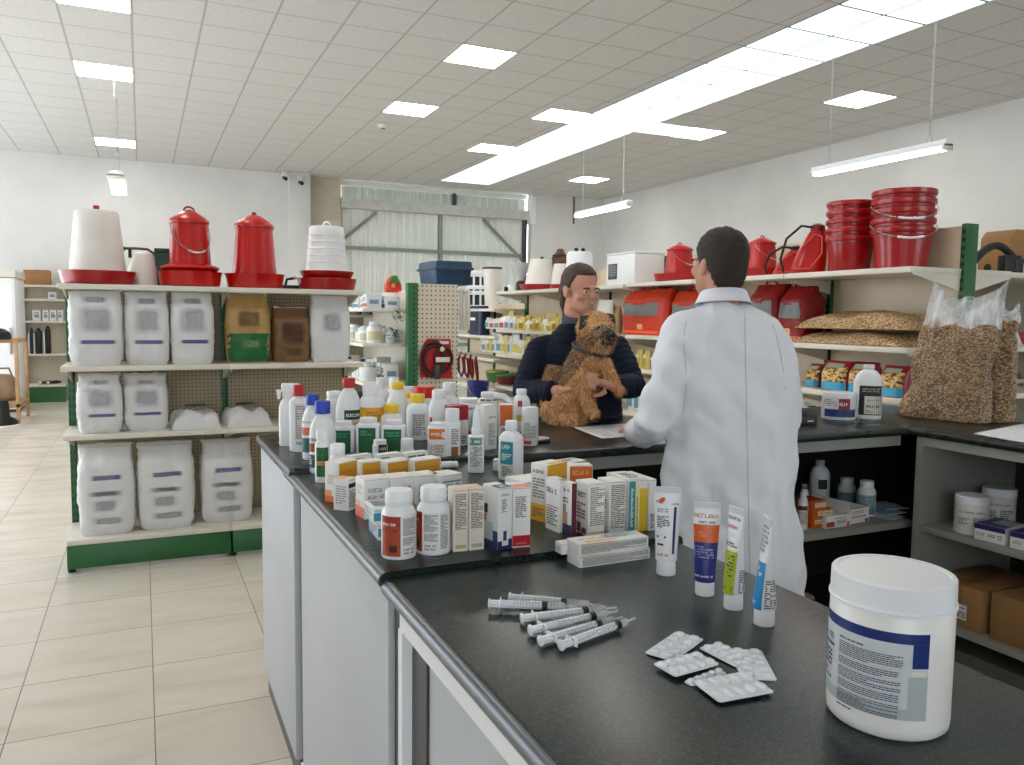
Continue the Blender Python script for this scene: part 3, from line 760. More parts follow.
carton('white carton with navy corners and a small navy oval, beside the red-banded carton', (497.6, 550.6), (511.6, 548), 488.8, .062, T2,
       panels=[('F', 0, .3, 0, .14, INKN), ('F', .3, 1, 0, .06, INKN), ('F', .75, 1, .06, .16, INKN), ('F', .38, .62, .14, .3, (44, 52, 110)), ('L', 0, 1, 0, .3, (60, 66, 120)), ('L', .1, .7, .12, .42, (196, 206, 200)), ('L', 0, .35, .55, .7, (40, 40, 44)), ('L', .05, .3, .42, .54, (190, 120, 100)), ('T', 0, 1, 0, .5, INKN), ('T', .3, .8, .1, .4, (130, 180, 220))],
       texts=[('F', .25, .8, .86, .91, 1, 'k', True), ('F', .25, .6, .6, .82, 6, 'k', False)])
carton('white carton with a red bottom band, beside the navy and white carton', (512.3, 548), (530, 546.6), 488.2, .062, T2,
       panels=[('F', 0, 1, .02, .2, (178, 14, 26)), ('T', 0, 1, 0, .55, (228, 110, 90))], texts=[('F', .15, .75, .5, .86, 8, (120, 110, 104), False), ('F', .2, .8, .04, .1, 1, (210, 90, 90), False)])
for k, l in enumerate(('flat white carton under another one, behind the red-banded carton', 'flat white carton with a dark end bar lying on another one')):
    a = at_z(527, 516, T2)
    carton_at(l, (a.x+.06, a.y+.075+.004*k, T2+k*.0405+.0002), .18, .13, .09, .04, panels=[('F', .02, .06, .2, .8, (120, 20, 40))], texts=[('F', .3, .95, .3, .65, 1, 'k', True), ('L', .2, .8, .3, .7, 2, 'k', False)])
carton('tall amber and white carton with black lettering at the near end of its row', (546.5, 523), (566, 518), 465.7, .055, T2,
       panels=[('F', 0, 1, 0, 1, AMB), ('L', 0, 1, 0, .3, AMB2), ('T', .2, 1, 0, .4, AMB2)], texts=[('L', .12, .85, .82, .92, 1, (140, 110, 40), True), ('L', .12, .85, .4, .76, 5, (150, 140, 120), False), ('L', .15, .85, .06, .24, 4, 'k', False), ('F', .1, .9, .3, .8, 4, (180, 120, 20), False)])
carton('short cream carton with a gold edge behind the tall amber carton', (566, 463.5), (587, 460.5), 0, .06, T2, top=.098, panels=[('F', 0, 1, .7, 1, (196, 168, 70))], texts=[('T', .1, .9, .2, .8, 3, 'k', False)])
carton('bright orange carton behind the burgundy-edged cartons', (569.5, 466), (593, 465.5), 0, .045, T2, top=.099, panels=[('F', .02, .98, .02, .97, (232, 112, 34)), ('R', 0, 1, 0, 1, (140, 50, 30))], texts=[('F', .15, .85, .7, .9, 1, (250, 190, 130), True)])
def tallc(label, FL, FR, d, panels, texts, top=.123): return carton(label, FL, FR, 0, d, T2, top=top, panels=panels, texts=texts)
tallc('white carton with thin red and grey text lines beside the tall amber carton', (560, 481.5), (570, 480.4), .06, [('L', .1, .9, .46, .48, (200, 90, 60))], [('L', .1, .85, .7, .85, 1, 'k', True), ('L', .1, .85, .1, .44, 5, 'k', False)])
tallc('white carton with a burgundy edge, a navy base and a picture of animals', (572, 483.7), (577.4, 483), .06, [('F', 0, .9, .0, 1, (92, 14, 44)), ('L', 0, 1, 0, .2, (24, 30, 72)), ('L', .3, .75, .2, .44, (180, 140, 110)), ('L', .45, .65, .44, .58, (170, 130, 110)), ('L', .05, .28, .2, .36, (120, 50, 40))], [('L', .1, .85, .8, .9, 1, 'k', True), ('L', .1, .8, .6, .72, 2, 'k', False)])
tallc('white carton with a small animal picture and a fine-print front', (588.8, 484.5), (605.4, 483), .06, [('L', .05, .45, .04, .22, (104, 64, 44)), ('L', .5, .85, .04, .14, (130, 60, 50)), ('F', .05, .95, .03, .09, (214, 190, 150))], [('L', .1, .9, .68, .84, 1, 'k', True), ('L', .1, .8, .3, .62, 4, (150, 90, 80), False), ('F', .1, .94, .2, .94, 15, (120, 116, 108), False)])
tallc('white carton with a fine-print front standing alone between two others', (609.6, 482.2), (626.2, 481), .06, [('L', .15, .85, .7, .78, (210, 210, 206))], [('F', .1, .94, .1, .94, 17, (124, 120, 112), False), ('L', .2, .8, .4, .66, 3, 'k', False)])
tallc('white carton with a teal stripe and yellow stripe running up its front', (629, 481), (648, 479.6), .11, [('F', .02, .36, 0, .98, (40, 148, 160)), ('F', .36, .56, 0, .9, (236, 226, 150)), ('F', .58, .98, 0, .84, (226, 190, 30)), ('T', 0, 1, 0, .12, (170, 210, 216))], [('F', .42, .5, .05, .7, 14, 'k', False), ('F', .12, .25, .1, .85, 16, 'w', False), ('T', .3, .95, .2, .8, 3, 'k', False)])
tallc('plain white carton at the inner edge of the counter behind the first tube', (649.5, 480), (656.5, 479.4), .11, [('F', .1, .9, .3, .32, (180, 180, 180))], [('F', .3, .75, .05, .35, 8, 'n', False)])
# flat cartons on the near worktop
carton('flat white carton covered in fine print, bottom of the stack near the first tube', (579.4, 568.4), (650, 558.4), 557.4, .052, T3, texts=[('F', .04, .97, .12, .86, 5, (110, 108, 100), False)], panels=[('F', .03, .5, .9, .98, (230, 170, 120))])
a = at_z(579.4, 568.4, T3); b = at_z(650, 558.4, T3); ex = b-a; rzc = math.atan2(ex.y, ex.x); hb = height_at(579.4, 557.4, a)-T3
nrm = Vector((-math.sin(rzc), math.cos(rzc), 0)); c2 = a + ex*.0 + nrm*.069 - ex.normalized()*.0 + ex*.38; c2.z = T3+.0145
carton_at('flat white carton mostly hidden behind the bottom one of the stack', c2, rzc, ex.length*.9, .03, hb, texts=[('L', .2, .8, .3, .7, 2, (190, 190, 186), False)])
cc = (a+b)/2+nrm*.032; cc.z = T3+hb+.0014
carton_at('flat white carton with an orange flash on its lid, topmost of the stack', cc, rzc-.02, ex.length*.97, .055, hb, panels=[('T', .12, .55, .08, .3, (236, 176, 120)), ('F', .02, .5, .93, .99, (230, 170, 110))], texts=[('F', .03, .97, .1, .85, 5, (110, 108, 100), False), ('T', .45, .95, .35, .85, 3, (120, 150, 170), False), ('T', .06, .5, .4, .6, 1, (170, 140, 80), True)])

# ---------------------------------------------------------------- bottles: middle worktop
BRN = mat('brown_orange_label', (172, 66, 26), .4, vary=.2, vscale=20)
def pharm(label, u, vb, vt, w, a0, dark):
    return bottle(label, u, vb, vt, w, T2, WHITE, hs=.62, neck=.7, caph=.215, capw=.78,
        panels=[(a0, a0+1.25, .06, .65, BRN), (a0, a0+1.25, .5, .65, (150, 34, 22)), (a0+1.25, a0+2.9, .06, .65, (232, 231, 226)), (a0+.6, a0+1.05, .12, .22, (60, 30, 20))],
        texts=[(a0+.1, a0+1.0, .5, .56, 1, 'w', True), (a0+.1, a0+1.1, .42, .46, 1, (120, 20, 16), False), (a0+1.38, a0+2.2, .36, .62, 12, 'k', False), (a0+1.38, a0+2.2, .22, .34, 5, 'k', False), (a0+1.42, a0+2.1, .08, .18, 2, 'k', True), (a0+2.36, a0+2.9, .1, .62, 18, 'k', False)])
pharm('white pill bottle with a wide brown-orange label, at the counter edge', 398.8, 561, 489.4, 35.5, -1.15, 1)
pharm('white pill bottle showing mostly grey fine print and a narrow brown strip', 433.4, 556.5, 486, 34.5, -1.95, 0)
bottle('slim white spray bottle with a grey-green label and tapered nozzle', 476, 473.5, 409, 16, T2, WHITE, hs=.58, neck=.6, nozzle=True, p=2.6, panels=[(-.85, .7, .44, .56, (110, 150, 138)), (-.85, .8, .05, .43, (226, 228, 226))], texts=[(-.7, .6, .47, .53, 1, 'w', False), (-.75, .7, .1, .42, 11, 'k', False)])
bottle('white square bottle with a teal label, standing alone near the seam', 510.6, 481, 420.6, 22.4, T2, WHITE, hs=.68, neck=.42, caph=.16, capw=.54, p=5, sy=.8, extra=-32,
       panels=[(-.55, .62, .28, .66, (40, 138, 152)), (-.55, .62, .04, .28, (206, 214, 200))], texts=[(-.4, .5, .52, .62, 1, 'w', True), (-.4, .5, .34, .46, 3, 'w', False), (-.4, .5, .07, .24, 4, 'k', False)])
bottle('white bottle with a bright orange label, next to the tall white cap', 438.5, 461, 422.5, 22.5, T2, WHITE, hs=.86, neck=.8, caph=.06, capw=.82, p=4, panels=[(-.8, .5, .58, .86, (232, 122, 30)), (.3, .62, .62, .78, (244, 236, 226)), (-.8, .62, .05, .46, (226, 222, 214))], texts=[(-.6, .4, .65, .78, 1, 'w', True), (-.6, .4, .08, .44, 7, (150, 120, 100), False)])
bottle('white bottle with a tall white cap and small brown label at its base', 452, 460, 408.6, 17, T2, WHITE, hs=.7, neck=.74, caph=.24, capw=.85, p=3, panels=[(-.1, .7, .05, .26, (150, 88, 30))], texts=[(-.1, .7, .3, .62, 7, 'k', False)])
bottle('white bottle with a green label and white cap at the counter edge', 322.5, 483.3, 430, 14.5, T2, WHITE, hs=.7, neck=.76, caph=.2, capw=.84, panels=[(-.9, .9, .12, .68, (26, 98, 46)), (-.9, .9, .34, .42, (206, 150, 90))], texts=[(-.6, .6, .5, .64, 2, (70, 140, 90), False), (-.5, .5, .35, .41, 1, 'r', True)])
bottle('small white bottle with black vertical lettering behind the first amber carton', 338, 489.5, 443.8, 16.5, T2, WHITE, hs=.66, neck=.84, caph=.24, capw=.88, panels=[(-1.2, -.5, .12, .6, (226, 226, 226))], texts=[(-1.2, -.85, .1, .62, 9, 'k', True)])
bottle('blue-capped white bottle at the counter edge with small picture labels', 323, 474, 400.8, 26, T2, C((28, 66, 178)), hs=.55, neck=.34, caph=.175, capw=.6, p=2.6, sy=.7, extra=-20, panels=[(-1.0, .1, .34, .5, (220, 216, 206)), (-1.0, -.3, .3, .42, (150, 70, 50)), (-1.0, -.3, .08, .26, (60, 74, 76))], texts=[(-1.0, .1, .44, .5, 1, 'k', False), (-1.0, -.1, .12, .24, 3, 'w', False)])
GRN = mat('green_label', (18, 96, 52), .35, vary=.1)
for u, w, vt, l in ((344, 22.5, 421, 'square white tub with a green label, leftmost of three'), (368.5, 24, 417.6, 'square white tub with a green label and raised cap, middle of three'), (394, 24.5, 419.5, 'square white tub with a green label, rightmost of three')):
    bottle(l, u, 457, vt, w, T2, WHITE, hs=.8, neck=.72, caph=.12, capw=.74, p=6, sy=.85, extra=-8, name='medicine_tub', panels=[(-.62, .62, .1, .76, GRN)], texts=[(-.5, .5, .55, .7, 2, (60, 150, 100), False)], group=None)
bottle('tiny white bottle with a dark label behind the third amber carton', 380, 462, 439.5, 15, T2, WHITE, hs=.74, neck=.84, caph=.2, capw=.86, panels=[(-.2, 1.2, .3, .8, (22, 58, 50))], texts=[(0, 1.0, .5, .7, 1, 'w', True)])
bottle('tiny white capped bottle behind the last amber carton', 407, 461, 438.5, 13.5, T2, WHITE, hs=.5, neck=.9, caph=.45, capw=.94, texts=[(-.9, .9, .1, .4, 3, 'k', False)])
bottle('small round white pot half hidden behind the teal-labelled bottle', 498.5, 471.5, 459, 11, T2, WHITE, hs=.6, neck=.86, caph=.3, capw=.98)
bottle('yellow-capped white bottle with a red word, behind the green-labelled tubs', 391.5, 451.5, 404, 22, T2, C((236, 196, 30)), hs=.68, neck=.58, caph=.19, capw=.66, p=3, sy=.8, panels=[(-.3, .6, .34, .56, (238, 232, 226))], texts=[(-.2, .5, .38, .46, 1, 'r', True)])
bottle('yellow-capped white bottle with a grey text label, tallest in front of the red lid', 417.5, 441, 394, 23, T2+.015, C((236, 200, 40)), hs=.66, neck=.56, caph=.18, capw=.64, p=3, sy=.8, panels=[(-.5, .7, .1, .6, (222, 222, 216))], texts=[(-.4, .6, .12, .58, 9, 'k', False)])
# a white bottle lying on its side
g = at_z(451, 469.5, T2); t = thing('medicine_bottle', 'small white bottle lying on its side behind the row of white cartons', 'bottle', (g.x, g.y+.02, T2+.0125), -.12)
q = Matrix.Rotation(PI/2, 4, 'Y')
mb = MB(); mb.lathe([(.009, -.026), (.012, -.025), (.012, .01), (.008, .016)], WHITE, seg=20); bmesh.ops.transform(mb.bm, matrix=q, verts=mb.bm.verts[:]); mb.build('bottle_body', t)
mb = MB(); mb.lathe([(.0105, .014), (.011, .016), (.011, .028), (.008, .03)], WHITE, seg=20); bmesh.ops.transform(mb.bm, matrix=q, verts=mb.bm.verts[:]); mb.build('cap', t)

# ---------------------------------------------------------------- bottles: back worktop
BLU = C((28, 66, 178)); CRD = C((196, 24, 28)); CYL = C((236, 196, 30))
t = bottle('white trigger bottle at the far corner of the back worktop', 288, 446.5, 391, 17, T1, WHITE, hs=.66, neck=.5, caph=.12, capw=.62, p=2.8, sy=.75)
mb = MB(); hz = height_at(288, 391, t.location)-T1
mb.box(-.022, .045, -.016, .016, hz-.004, hz+.028, WHITE, .006); mb.prism([(-.022, hz+.004), (-.04, hz+.006), (-.036, hz-.03), (-.026, hz-.028)], 'y', -.006, .006, WHITE); mb.build('trigger_head', t)
bottle('red-capped slim white bottle with faint print, beside the trigger bottle', 299, 452, 385, 18, T1, CRD, hs=.74, neck=.5, caph=.165, capw=.6, p=3, sy=.7, extra=-15, panels=[(-.2, .9, .18, .72, (216, 208, 206))], texts=[(-.15, .8, .2, .7, 10, (150, 130, 130), False), (-.1, .8, .1, .17, 1, 'k', True)])
bottle('blue-capped white bottle with a teal picture label, further from the counter edge', 313, 460.5, 394.3, 20.5, T1, BLU, hs=.58, neck=.36, caph=.16, capw=.62, p=2.6, sy=.75, extra=-25, panels=[(-1.0, .2, .38, .5, (206, 120, 84)), (-1.0, .2, .12, .34, (40, 110, 104))], texts=[(-.9, .2, .56, .6, 1, 'k', True)])
bottle('large white bottle with a bright red cap and a dark green label band', 349, 447, 378, 26, T1, CRD, hs=.5, neck=.36, caph=.14, capw=.5, sy=.85, panels=[(-.35, 1.1, .4, .54, (18, 60, 50)), (-.35, 1.1, .12, .4, (214, 200, 186))], texts=[(-.2, .9, .43, .5, 1, 'w', True), (-.2, .9, .15, .36, 4, 'k', False)])
bottle('large white jar with an amber label and a wide white lid', 372, 447, 384.7, 25.5, T1, WHITE, hs=.68, neck=.7, caph=.17, capw=.74, panels=[(-1.2, 1.2, .1, .64, (226, 164, 28)), (-1.2, -.5, .14, .6, (240, 190, 50))], texts=[(-.4, 1.0, .2, .58, 7, (180, 110, 20), False)], name='medicine_jar', cat='jar')
bottle('plain white bottle with a white cap behind the red-capped large bottle', 334, 437, 391, 16, T1, WHITE, hs=.7, neck=.8, caph=.12, capw=.9)
bottle('plain white bottle behind the amber-labelled jar, its cap just showing', 381, 429, 377.6, 19, T1, WHITE, hs=.6, neck=.42, caph=.2, capw=.52)
bottle('plain white bottle behind the yellow caps, near the green post', 394, 427, 378, 19, T1, WHITE, hs=.6, neck=.44, caph=.2, capw=.54)
bottle('large yellow-capped white bottle behind the other yellow-capped ones', 397.5, 439, 382, 22, T1, CYL, hs=.55, neck=.42, caph=.13, capw=.52, sy=.85)
bottle('yellow-capped white bottle mostly hidden behind another yellow cap', 409, 436, 393, 20, T1, CYL, hs=.6, neck=.4, caph=.12, capw=.5)
bottle('white bottle with a plain cap standing between the yellow caps and red lid', 409, 428, 386.5, 15, T1, WHITE, hs=.7, neck=.6, caph=.14, capw=.7)
bottle('white jar with a wide red lid behind the yellow-capped bottles', 424, 437, 386.5, 24, T1, C((214, 20, 24)), hs=.74, neck=.82, caph=.22, capw=.88, name='medicine_jar', cat='jar')
bottle('white bottle with a green label strip, shorter of the two tall white ones', 438.5, 444, 390, 21, T1, WHITE, hs=.6, neck=.6, caph=.16, capw=.66, p=2.6, panels=[(-.6, .9, .24, .38, (120, 170, 120)), (-.9, -.6, .1, .5, (170, 40, 40))], texts=[(-.5, .8, .27, .35, 1, 'k', False)])
bottle('tallest plain white bottle in front of the pegboard stand', 449, 437, 382.5, 20, T1, WHITE, hs=.55, neck=.56, caph=.22, capw=.68)
carton('white carton with a deep red upper half beside the tapered spray bottle', (451, 447), (468, 445.5), 406, .05, T1, panels=[('F', 0, 1, .64, 1, (168, 22, 44)), ('L', 0, 1, .64, 1, (150, 22, 40)), ('T', 0, 1, 0, 1, (168, 28, 48))], texts=[('F', .5, .6, .3, .6, 1, 'k', True), ('F', .1, .9, .06, .26, 3, 'k', False)])
carton('tall plain white carton with small grey print beside the tapered spray bottle', (484.6, 450.5), (496.6, 448.6), 406, .05, T1, texts=[('F', .3, .95, .7, .76, 1, 'k', True), ('F', .3, .8, .1, .6, 9, (150, 150, 150), False)])
bottle('white bottle with a wide orange label behind the tall plain carton', 506, 441, 404, 16.5, T1, WHITE, hs=.98, neck=.9, caph=.02, capw=.9, p=4, panels=[(-.7, .7, .42, .99, (224, 108, 28))], texts=[(-.5, .5, .1, .36, 4, 'k', False)])
bottle('white cylinder bottle with a red swirl at its base, nearest the dog', 529.6, 446.3, 407, 17, T1, WHITE, hs=.7, neck=.97, caph=.26, capw=1.0, panels=[(-1.0, .2, .05, .14, (196, 60, 40)), (-1.0, -.5, .14, .3, (232, 150, 130))], texts=[(-.7, .9, .2, .62, 8, (150, 150, 150), False)])
# white jug with handle and red label
t = bottle('white jug with a handle and a dark red label, behind the spray bottle', 487, 437, 392, 22, T1, WHITE, hs=.72, neck=.5, caph=.1, capw=.6, p=3, sy=.7, panels=[(-.1, .8, .46, .74, (150, 26, 34))], texts=[(0, .75, .52, .6, 1, 'w', True), (-.6, .8, .8, .86, 1, 'k', False)], name='supplement_jug')
mb = MB(); r_ = .5*22*mpp(t.location); mb.tube([(r_*.5, 0, .165), (r_*1.5, 0, .16), (r_*2.1, 0, .135), (r_*2.15, 0, .08), (r_*1.7, 0, .03), (r_*.8, 0, .02)], .016, WHITE, 10); mb.build('handle', t)
bottle('low white tub with a black print line behind the deep red carton', 468, 432, 398, 24, T1, WHITE, hs=.8, neck=.84, caph=.12, capw=.9, p=3, name='medicine_tub', texts=[(-.5, .6, .66, .76, 1, 'k', True)])
bottle('white bottle with coloured spots, partly behind the woman\'s sleeve', 521, 432, 389, 18, T1, WHITE, hs=.66, neck=.5, caph=.12, capw=.6, panels=[(-.4, .1, .6, .74, (196, 60, 60)), (.1, .8, .3, .5, (90, 130, 60)), (-.6, .1, .26, .4, (220, 190, 60))], texts=[(.2, .9, .5, .6, 1, 'k', True)])
g = at_z(544, 443.5, T1)
t = thing('clip_pack', 'small black and white clip pack lying beside the red-swirl bottle', 'pack', (g.x, g.y+.02, T1+.0003), .3)
mb = MB(); mb.box(-.03, .03, -.02, .02, 0, .012, BLACK, .002); mb.build('pack_tray', t)
mb = MB(); mb.box(-.026, .008, -.016, .012, .0122, .024, WHITE, .003); mb.box(.01, .032, -.01, .016, .0122, .02, WHITE, .003); mb.build('clip', t)
# ================================================================ near worktop: tubes, syringes, blister packs, tub
def cream_tube(label, u, vb, vt, wcap, wtop, rz_extra, panels, texts, lean=0):
    g = at_z(u, vb, T3); m = mpp(g); r = wcap*m/2; d = Vector((g.x, g.y, 0)).normalized(); c = g+d*r; c.z = T3+.0002
    H = height_at(u, vt, c)-T3; W = wtop*m/2; hc = H*.155
    t = thing('ointment_tube', label, 'tube', c, face_cam(c, rz_extra), None)
    mb = MB(); mb.lathe([(r*.97, 0), (r, .001), (r*.96, hc-.002), (r*.9, hc)], WHITE, seg=28); mb.build('cap', t, 35)
    R0 = r*1.1
    def sec(q):                                        # q 0..1 up the tube: round at the shoulder, flat at the crimp
        e = q**1.15; return R0+(W-R0)*min(1, e*1.2), R0*(1-e)+.0012*e
    n = 22; rs = [[(r*.72*math.cos(2*PI*i/28), r*.72*math.sin(2*PI*i/28), hc-.001) for i in range(28)]]
    for j in range(n+1):
        q = j/n; a, b = sec(max(0, (q-.04)/.88) if q < .92 else 1); z = hc+.002+(H-hc-.002)*q
        if q < .92: pass
        rs.append([(a*math.cos(2*PI*i/28), b*math.sin(2*PI*i/28), z) for i in range(28)])
    mb = MB(); mb.rings(rs, WHITE); mb.build('tube_body', t, 60)
    mb = MB(); zt = hc+.002+(H-hc-.002)*.925
    for k in range(6): zz = zt+(H-zt)*k/6; mb.box(-W*.97, W*.97, -.0017, .0017, zz, zz+(H-zt)/11, mat('tube_crimp', (206, 208, 210), .4))
    mb.build('crimp', t)
    def fn(off):
        def f(s, tt):
            q = (tt-hc-.002)/(H-hc-.002); a, b = sec(max(0, min(1, (q-.04)/.88))); an = -PI/2+s
            return ((a+off)*math.cos(an), (b+off)*math.sin(an), tt)
        return f
    mb = MB()
    for i, (s0, s1, t0, t1, col) in enumerate(panels): patch(mb, fn(.0004+.0001*i), s0, s1, hc+t0*(H-hc), hc+t1*(H-hc), C(col, .35), 14, 10)
    lab = mb.build('label', t)
    mb = MB()
    for i, (s0, s1, t0, t1, rows, ink, head) in enumerate(texts):
        f = fn(.001); R_ = W*.7
        words(mb, lambda s, tt: f(s/R_, tt), s0*R_, s1*R_, hc+t0*(H-hc), hc+t1*(H-hc), rows, inks(ink), seed=i*17+int(u), head=head, wl=(4, 8), cover=.99 if head else 1)
    mb.build('lettering', lab)
    return t
NAVY = (28, 36, 104)
cream_tube('white tube with a thin navy bar, first of the four standing tubes', 665.7, 576.5, 487, 19.5, 26.5, 0,
    [(.5, .75, .12, .74, NAVY), (-.7, -.35, .78, .84, (226, 90, 50)), (-.5, -.2, .81, .86, (220, 70, 40))],
    [(-1.0, -.2, .78, .83, 1, 'r', True), (.3, .9, .76, .8, 1, 'k', True), (-.85, .1, .66, .72, 2, 'n', True), (-.9, .2, .46, .62, 5, 'n', False), (-.95, .1, .32, .36, 1, 'n', False), (-.9, -.1, .22, .26, 1, 'n', False), (-.9, .2, .08, .13, 1, 'r', True)])
cream_tube('tube banded in orange above deep blue, second of the four standing tubes', 704.3, 597, 502, 19.5, 26.5, 2,
    [(-1.35, 1.25, .0, .52, (36, 42, 122)), (-1.35, 1.25, .5, .72, (216, 96, 34))],
    [(-1.2, 1.1, .79, .87, 1, (206, 130, 50), True), (-.6, .7, .73, .77, 1, 'n', True), (-1.2, .9, .56, .64, 2, (236, 150, 90), False), (-1.2, .7, .3, .46, 4, (150, 150, 200), False), (-1.1, .8, .06, .1, 1, 'w', True)])
cream_tube('tube with a lime green base turned side-on, third of the four standing tubes', 733, 611, 507, 19.5, 24, -52,
    [(-1.2, .9, .0, .5, (176, 190, 40)), (-.3, .3, .66, .7, (220, 220, 226))],
    [(-.9, .7, .84, .9, 1, 'k', True), (-.9, .7, .74, .8, 1, (190, 50, 60), True), (-.9, .8, .54, .6, 2, 'k', False), (-1.0, .6, .2, .46, 5, (90, 100, 20), False), (1.3, 2.4, .02, .3, 8, (110, 110, 112), False), (-1.0, .7, .03, .1, 2, (50, 60, 20), False)])
cream_tube('tube with a bright blue base turned nearly edge-on, last of the four standing tubes', 763.8, 627.5, 517, 21, 24, -72,
    [(-1.3, 1.0, .0, .52, (36, 146, 206))],
    [(-.9, .9, .62, .92, 6, (90, 100, 110), True), (-1.0, .7, .36, .48, 2, 'w', True), (-1.0, .4, .05, .1, 1, 'w', True), (1.2, 2.4, .02, .34, 9, (100, 104, 106), False)])

CLEAR = mat('syringe_plastic', (232, 238, 240), .12, alpha=.3)
SYW = mat('syringe_white', (238, 240, 242), .3)
def sy_px(x, y): return at_z(470+x/5.689, 580+y/5.689, T3+.009)
def syringe(label, a, b, stop, z=0):
    A, B = sy_px(*a), sy_px(*b); d = B-A; L = d.length; ang = math.atan2(d.y, d.x); r = .0078
    fs = max(.5, min(.8, stop))
    t = thing('syringe', label, 'syringe', Vector((A.x, A.y, T3+r+.0022+z)), ang, 'oral syringes on the near worktop')
    R = Matrix.Rotation(PI/2, 4, 'Y')
    def rev(prof, m, nm, par=t, seg=18):
        mb = MB(); mb.lathe(prof, m, seg=seg); bmesh.ops.transform(mb.bm, matrix=R, verts=mb.bm.verts[:]); return mb.build(nm, par, 40)
    rev([(r*1.0, .0), (r*1.15, .0008), (r*1.1, .0025), (r*.5, .003)], SYW, 'thumb_rest')
    mb = MB(); e = L*fs; mb.box(.002, e, -r*.78, r*.78, -.0022, .0022, SYW); mb.box(.002, e, -.0022, .0022, -r*.78, r*.78, SYW); mb.build('plunger', t)
    x0 = L*.13
    mb = MB(); mb.box(x0, x0+.0018, -r*1.75, r*1.75, -r*.75, r*1.0, SYW, .0007); mb.build('finger_flange', t)
    rev([(r, x0), (r, L*.86), (r*.7, L*.885), (r*.36, L*.895), (r*.3, L)], CLEAR, 'barrel')
    rev([(r*1.01, e), (r*1.02, e+.001), (r*1.02, e+L*.055), (r*1.0, e+L*.06)], BLACK, 'stopper')
    mb = MB()
    for k in range(14):
        x = L*.3+k*L*.035; w = .35 if k % 2 else .55
        V = [(x, -w*r*1.6, 0), (x+.0007, -w*r*1.6, 0)]
        pts = []
        for q in range(5):
            an = PI*.62+q*(.18+.1*(k % 2 == 0)); pts.append((math.cos(an)*(r+.0002), math.sin(an)*(r+.0002)))
        for p, q in zip(pts, pts[1:]): mb.quad((x, p[0], p[1]), (x+.0008, p[0], p[1]), (x+.0008, q[0], q[1]), (x, q[0], q[1]), INK)
    def f(s, tt): an = PI*.5-tt/r; return (s, math.cos(an)*(r+.0003), math.sin(an)*(r+.0003))
    words(mb, f, e+L*.07, min(L*.86, e+L*.25), -.002, .0045, 2, INK, seed=int(L*1e5), head=True)
    mb.build('scale_markings', t)
sdat = [((222, 100), (742, 150), .58, 'syringe furthest from the blister packs, lying along the far side of the pile'),
        ((104, 148), (600, 168), .62, 'syringe sticking out furthest towards the shop side, second in the pile'),
        ((290, 222), (832, 160), .63, 'syringe in the pile whose thumb end lies just below the furthest-out one'),
        ((340, 290), (836, 180), .67, 'fourth syringe in the pile, counting from the medicine boxes'),
        ((398, 350), (866, 214), .65, 'fifth syringe in the pile, next to the one nearest the worktop edge'),
        ((515, 375), (936, 222), .71, 'syringe nearest the blister packs, at the front of the pile')]
for i, (a, b, s, l) in enumerate(sdat): syringe(l, a, b, s, .004 if i == 1 else 0)

FOIL = mat('blister_foil', (222, 226, 230), .3, .15)
PILL = mat('blister_dome', (226, 230, 234), .14)
def bl_px(x, y): return at_z(630+x/6.4, 620+y/6.4, T3)
def blister(label, c0, c1, c3, z, nx=5, ny=2, tilt=0):
    A, B, D = bl_px(*c0), bl_px(*c1), bl_px(*c3); ex = B-A; W = ex.length; ang = math.atan2(ex.y, ex.x)
    n = Vector((-math.sin(ang), math.cos(ang), 0)); dd = (D-A).dot(n); Hh = abs(dd); sg = 1 if dd > 0 else -1
    t = thing('blister_pack', label, 'blister pack', A+Vector((0, 0, z+.0005)), ang, 'blister packs of tablets on the near worktop')
    if tilt: t.rotation_euler = (tilt, 0, ang)
    y0, y1 = (0, Hh) if sg > 0 else (-Hh, 0)
    mb = MB(); mb.prism([(.003, y0), (W-.003, y0), (W, y0+.003), (W, y1-.003), (W-.003, y1), (.003, y1), (0, y1-.003), (0, y0+.003)], 'z', 0, .0014, FOIL); mb.build('foil_card', t)
    for i in range(nx):
        for j in range(ny):
            cx = W*(i+.5)/nx; cy = y0+Hh*(j+.5)/ny; a, b = W/nx*.31, Hh/ny*.33
            mb = MB(); mb.lathe([(1.06, 0), (1.0, .0012), (.95, .0036), (.7, .0048), (.3, .005)], PILL, (cx, cy, .0014), 18, a, b, 3); mb.build('tablet_blister', t, 50)
blister('blister pack at the far corner of the pile, its near corner resting on others', (92, 222), (280, 278), (330, 95), .0015, 2, 5)
blister('blister pack in the middle of the pile, propped on the ones below', (145, 310), (290, 395), (420, 232), .006, 2, 5)
blister('blister pack half buried behind the middle of the pile', (575, 155), (440, 190), (690, 310), .0015, 2, 5)
blister('blister pack lying apart on the side nearest the big tub', (840, 200), (630, 190), (972, 395), 0, 2, 5)
blister('blister pack nearest the camera in the pile', (390, 412), (570, 552), (690, 325), .004, 2, 5)
blister('blister pack almost hidden underneath the middle of the pile', (340, 400), (400, 430), (560, 318), 0, 1, 5)

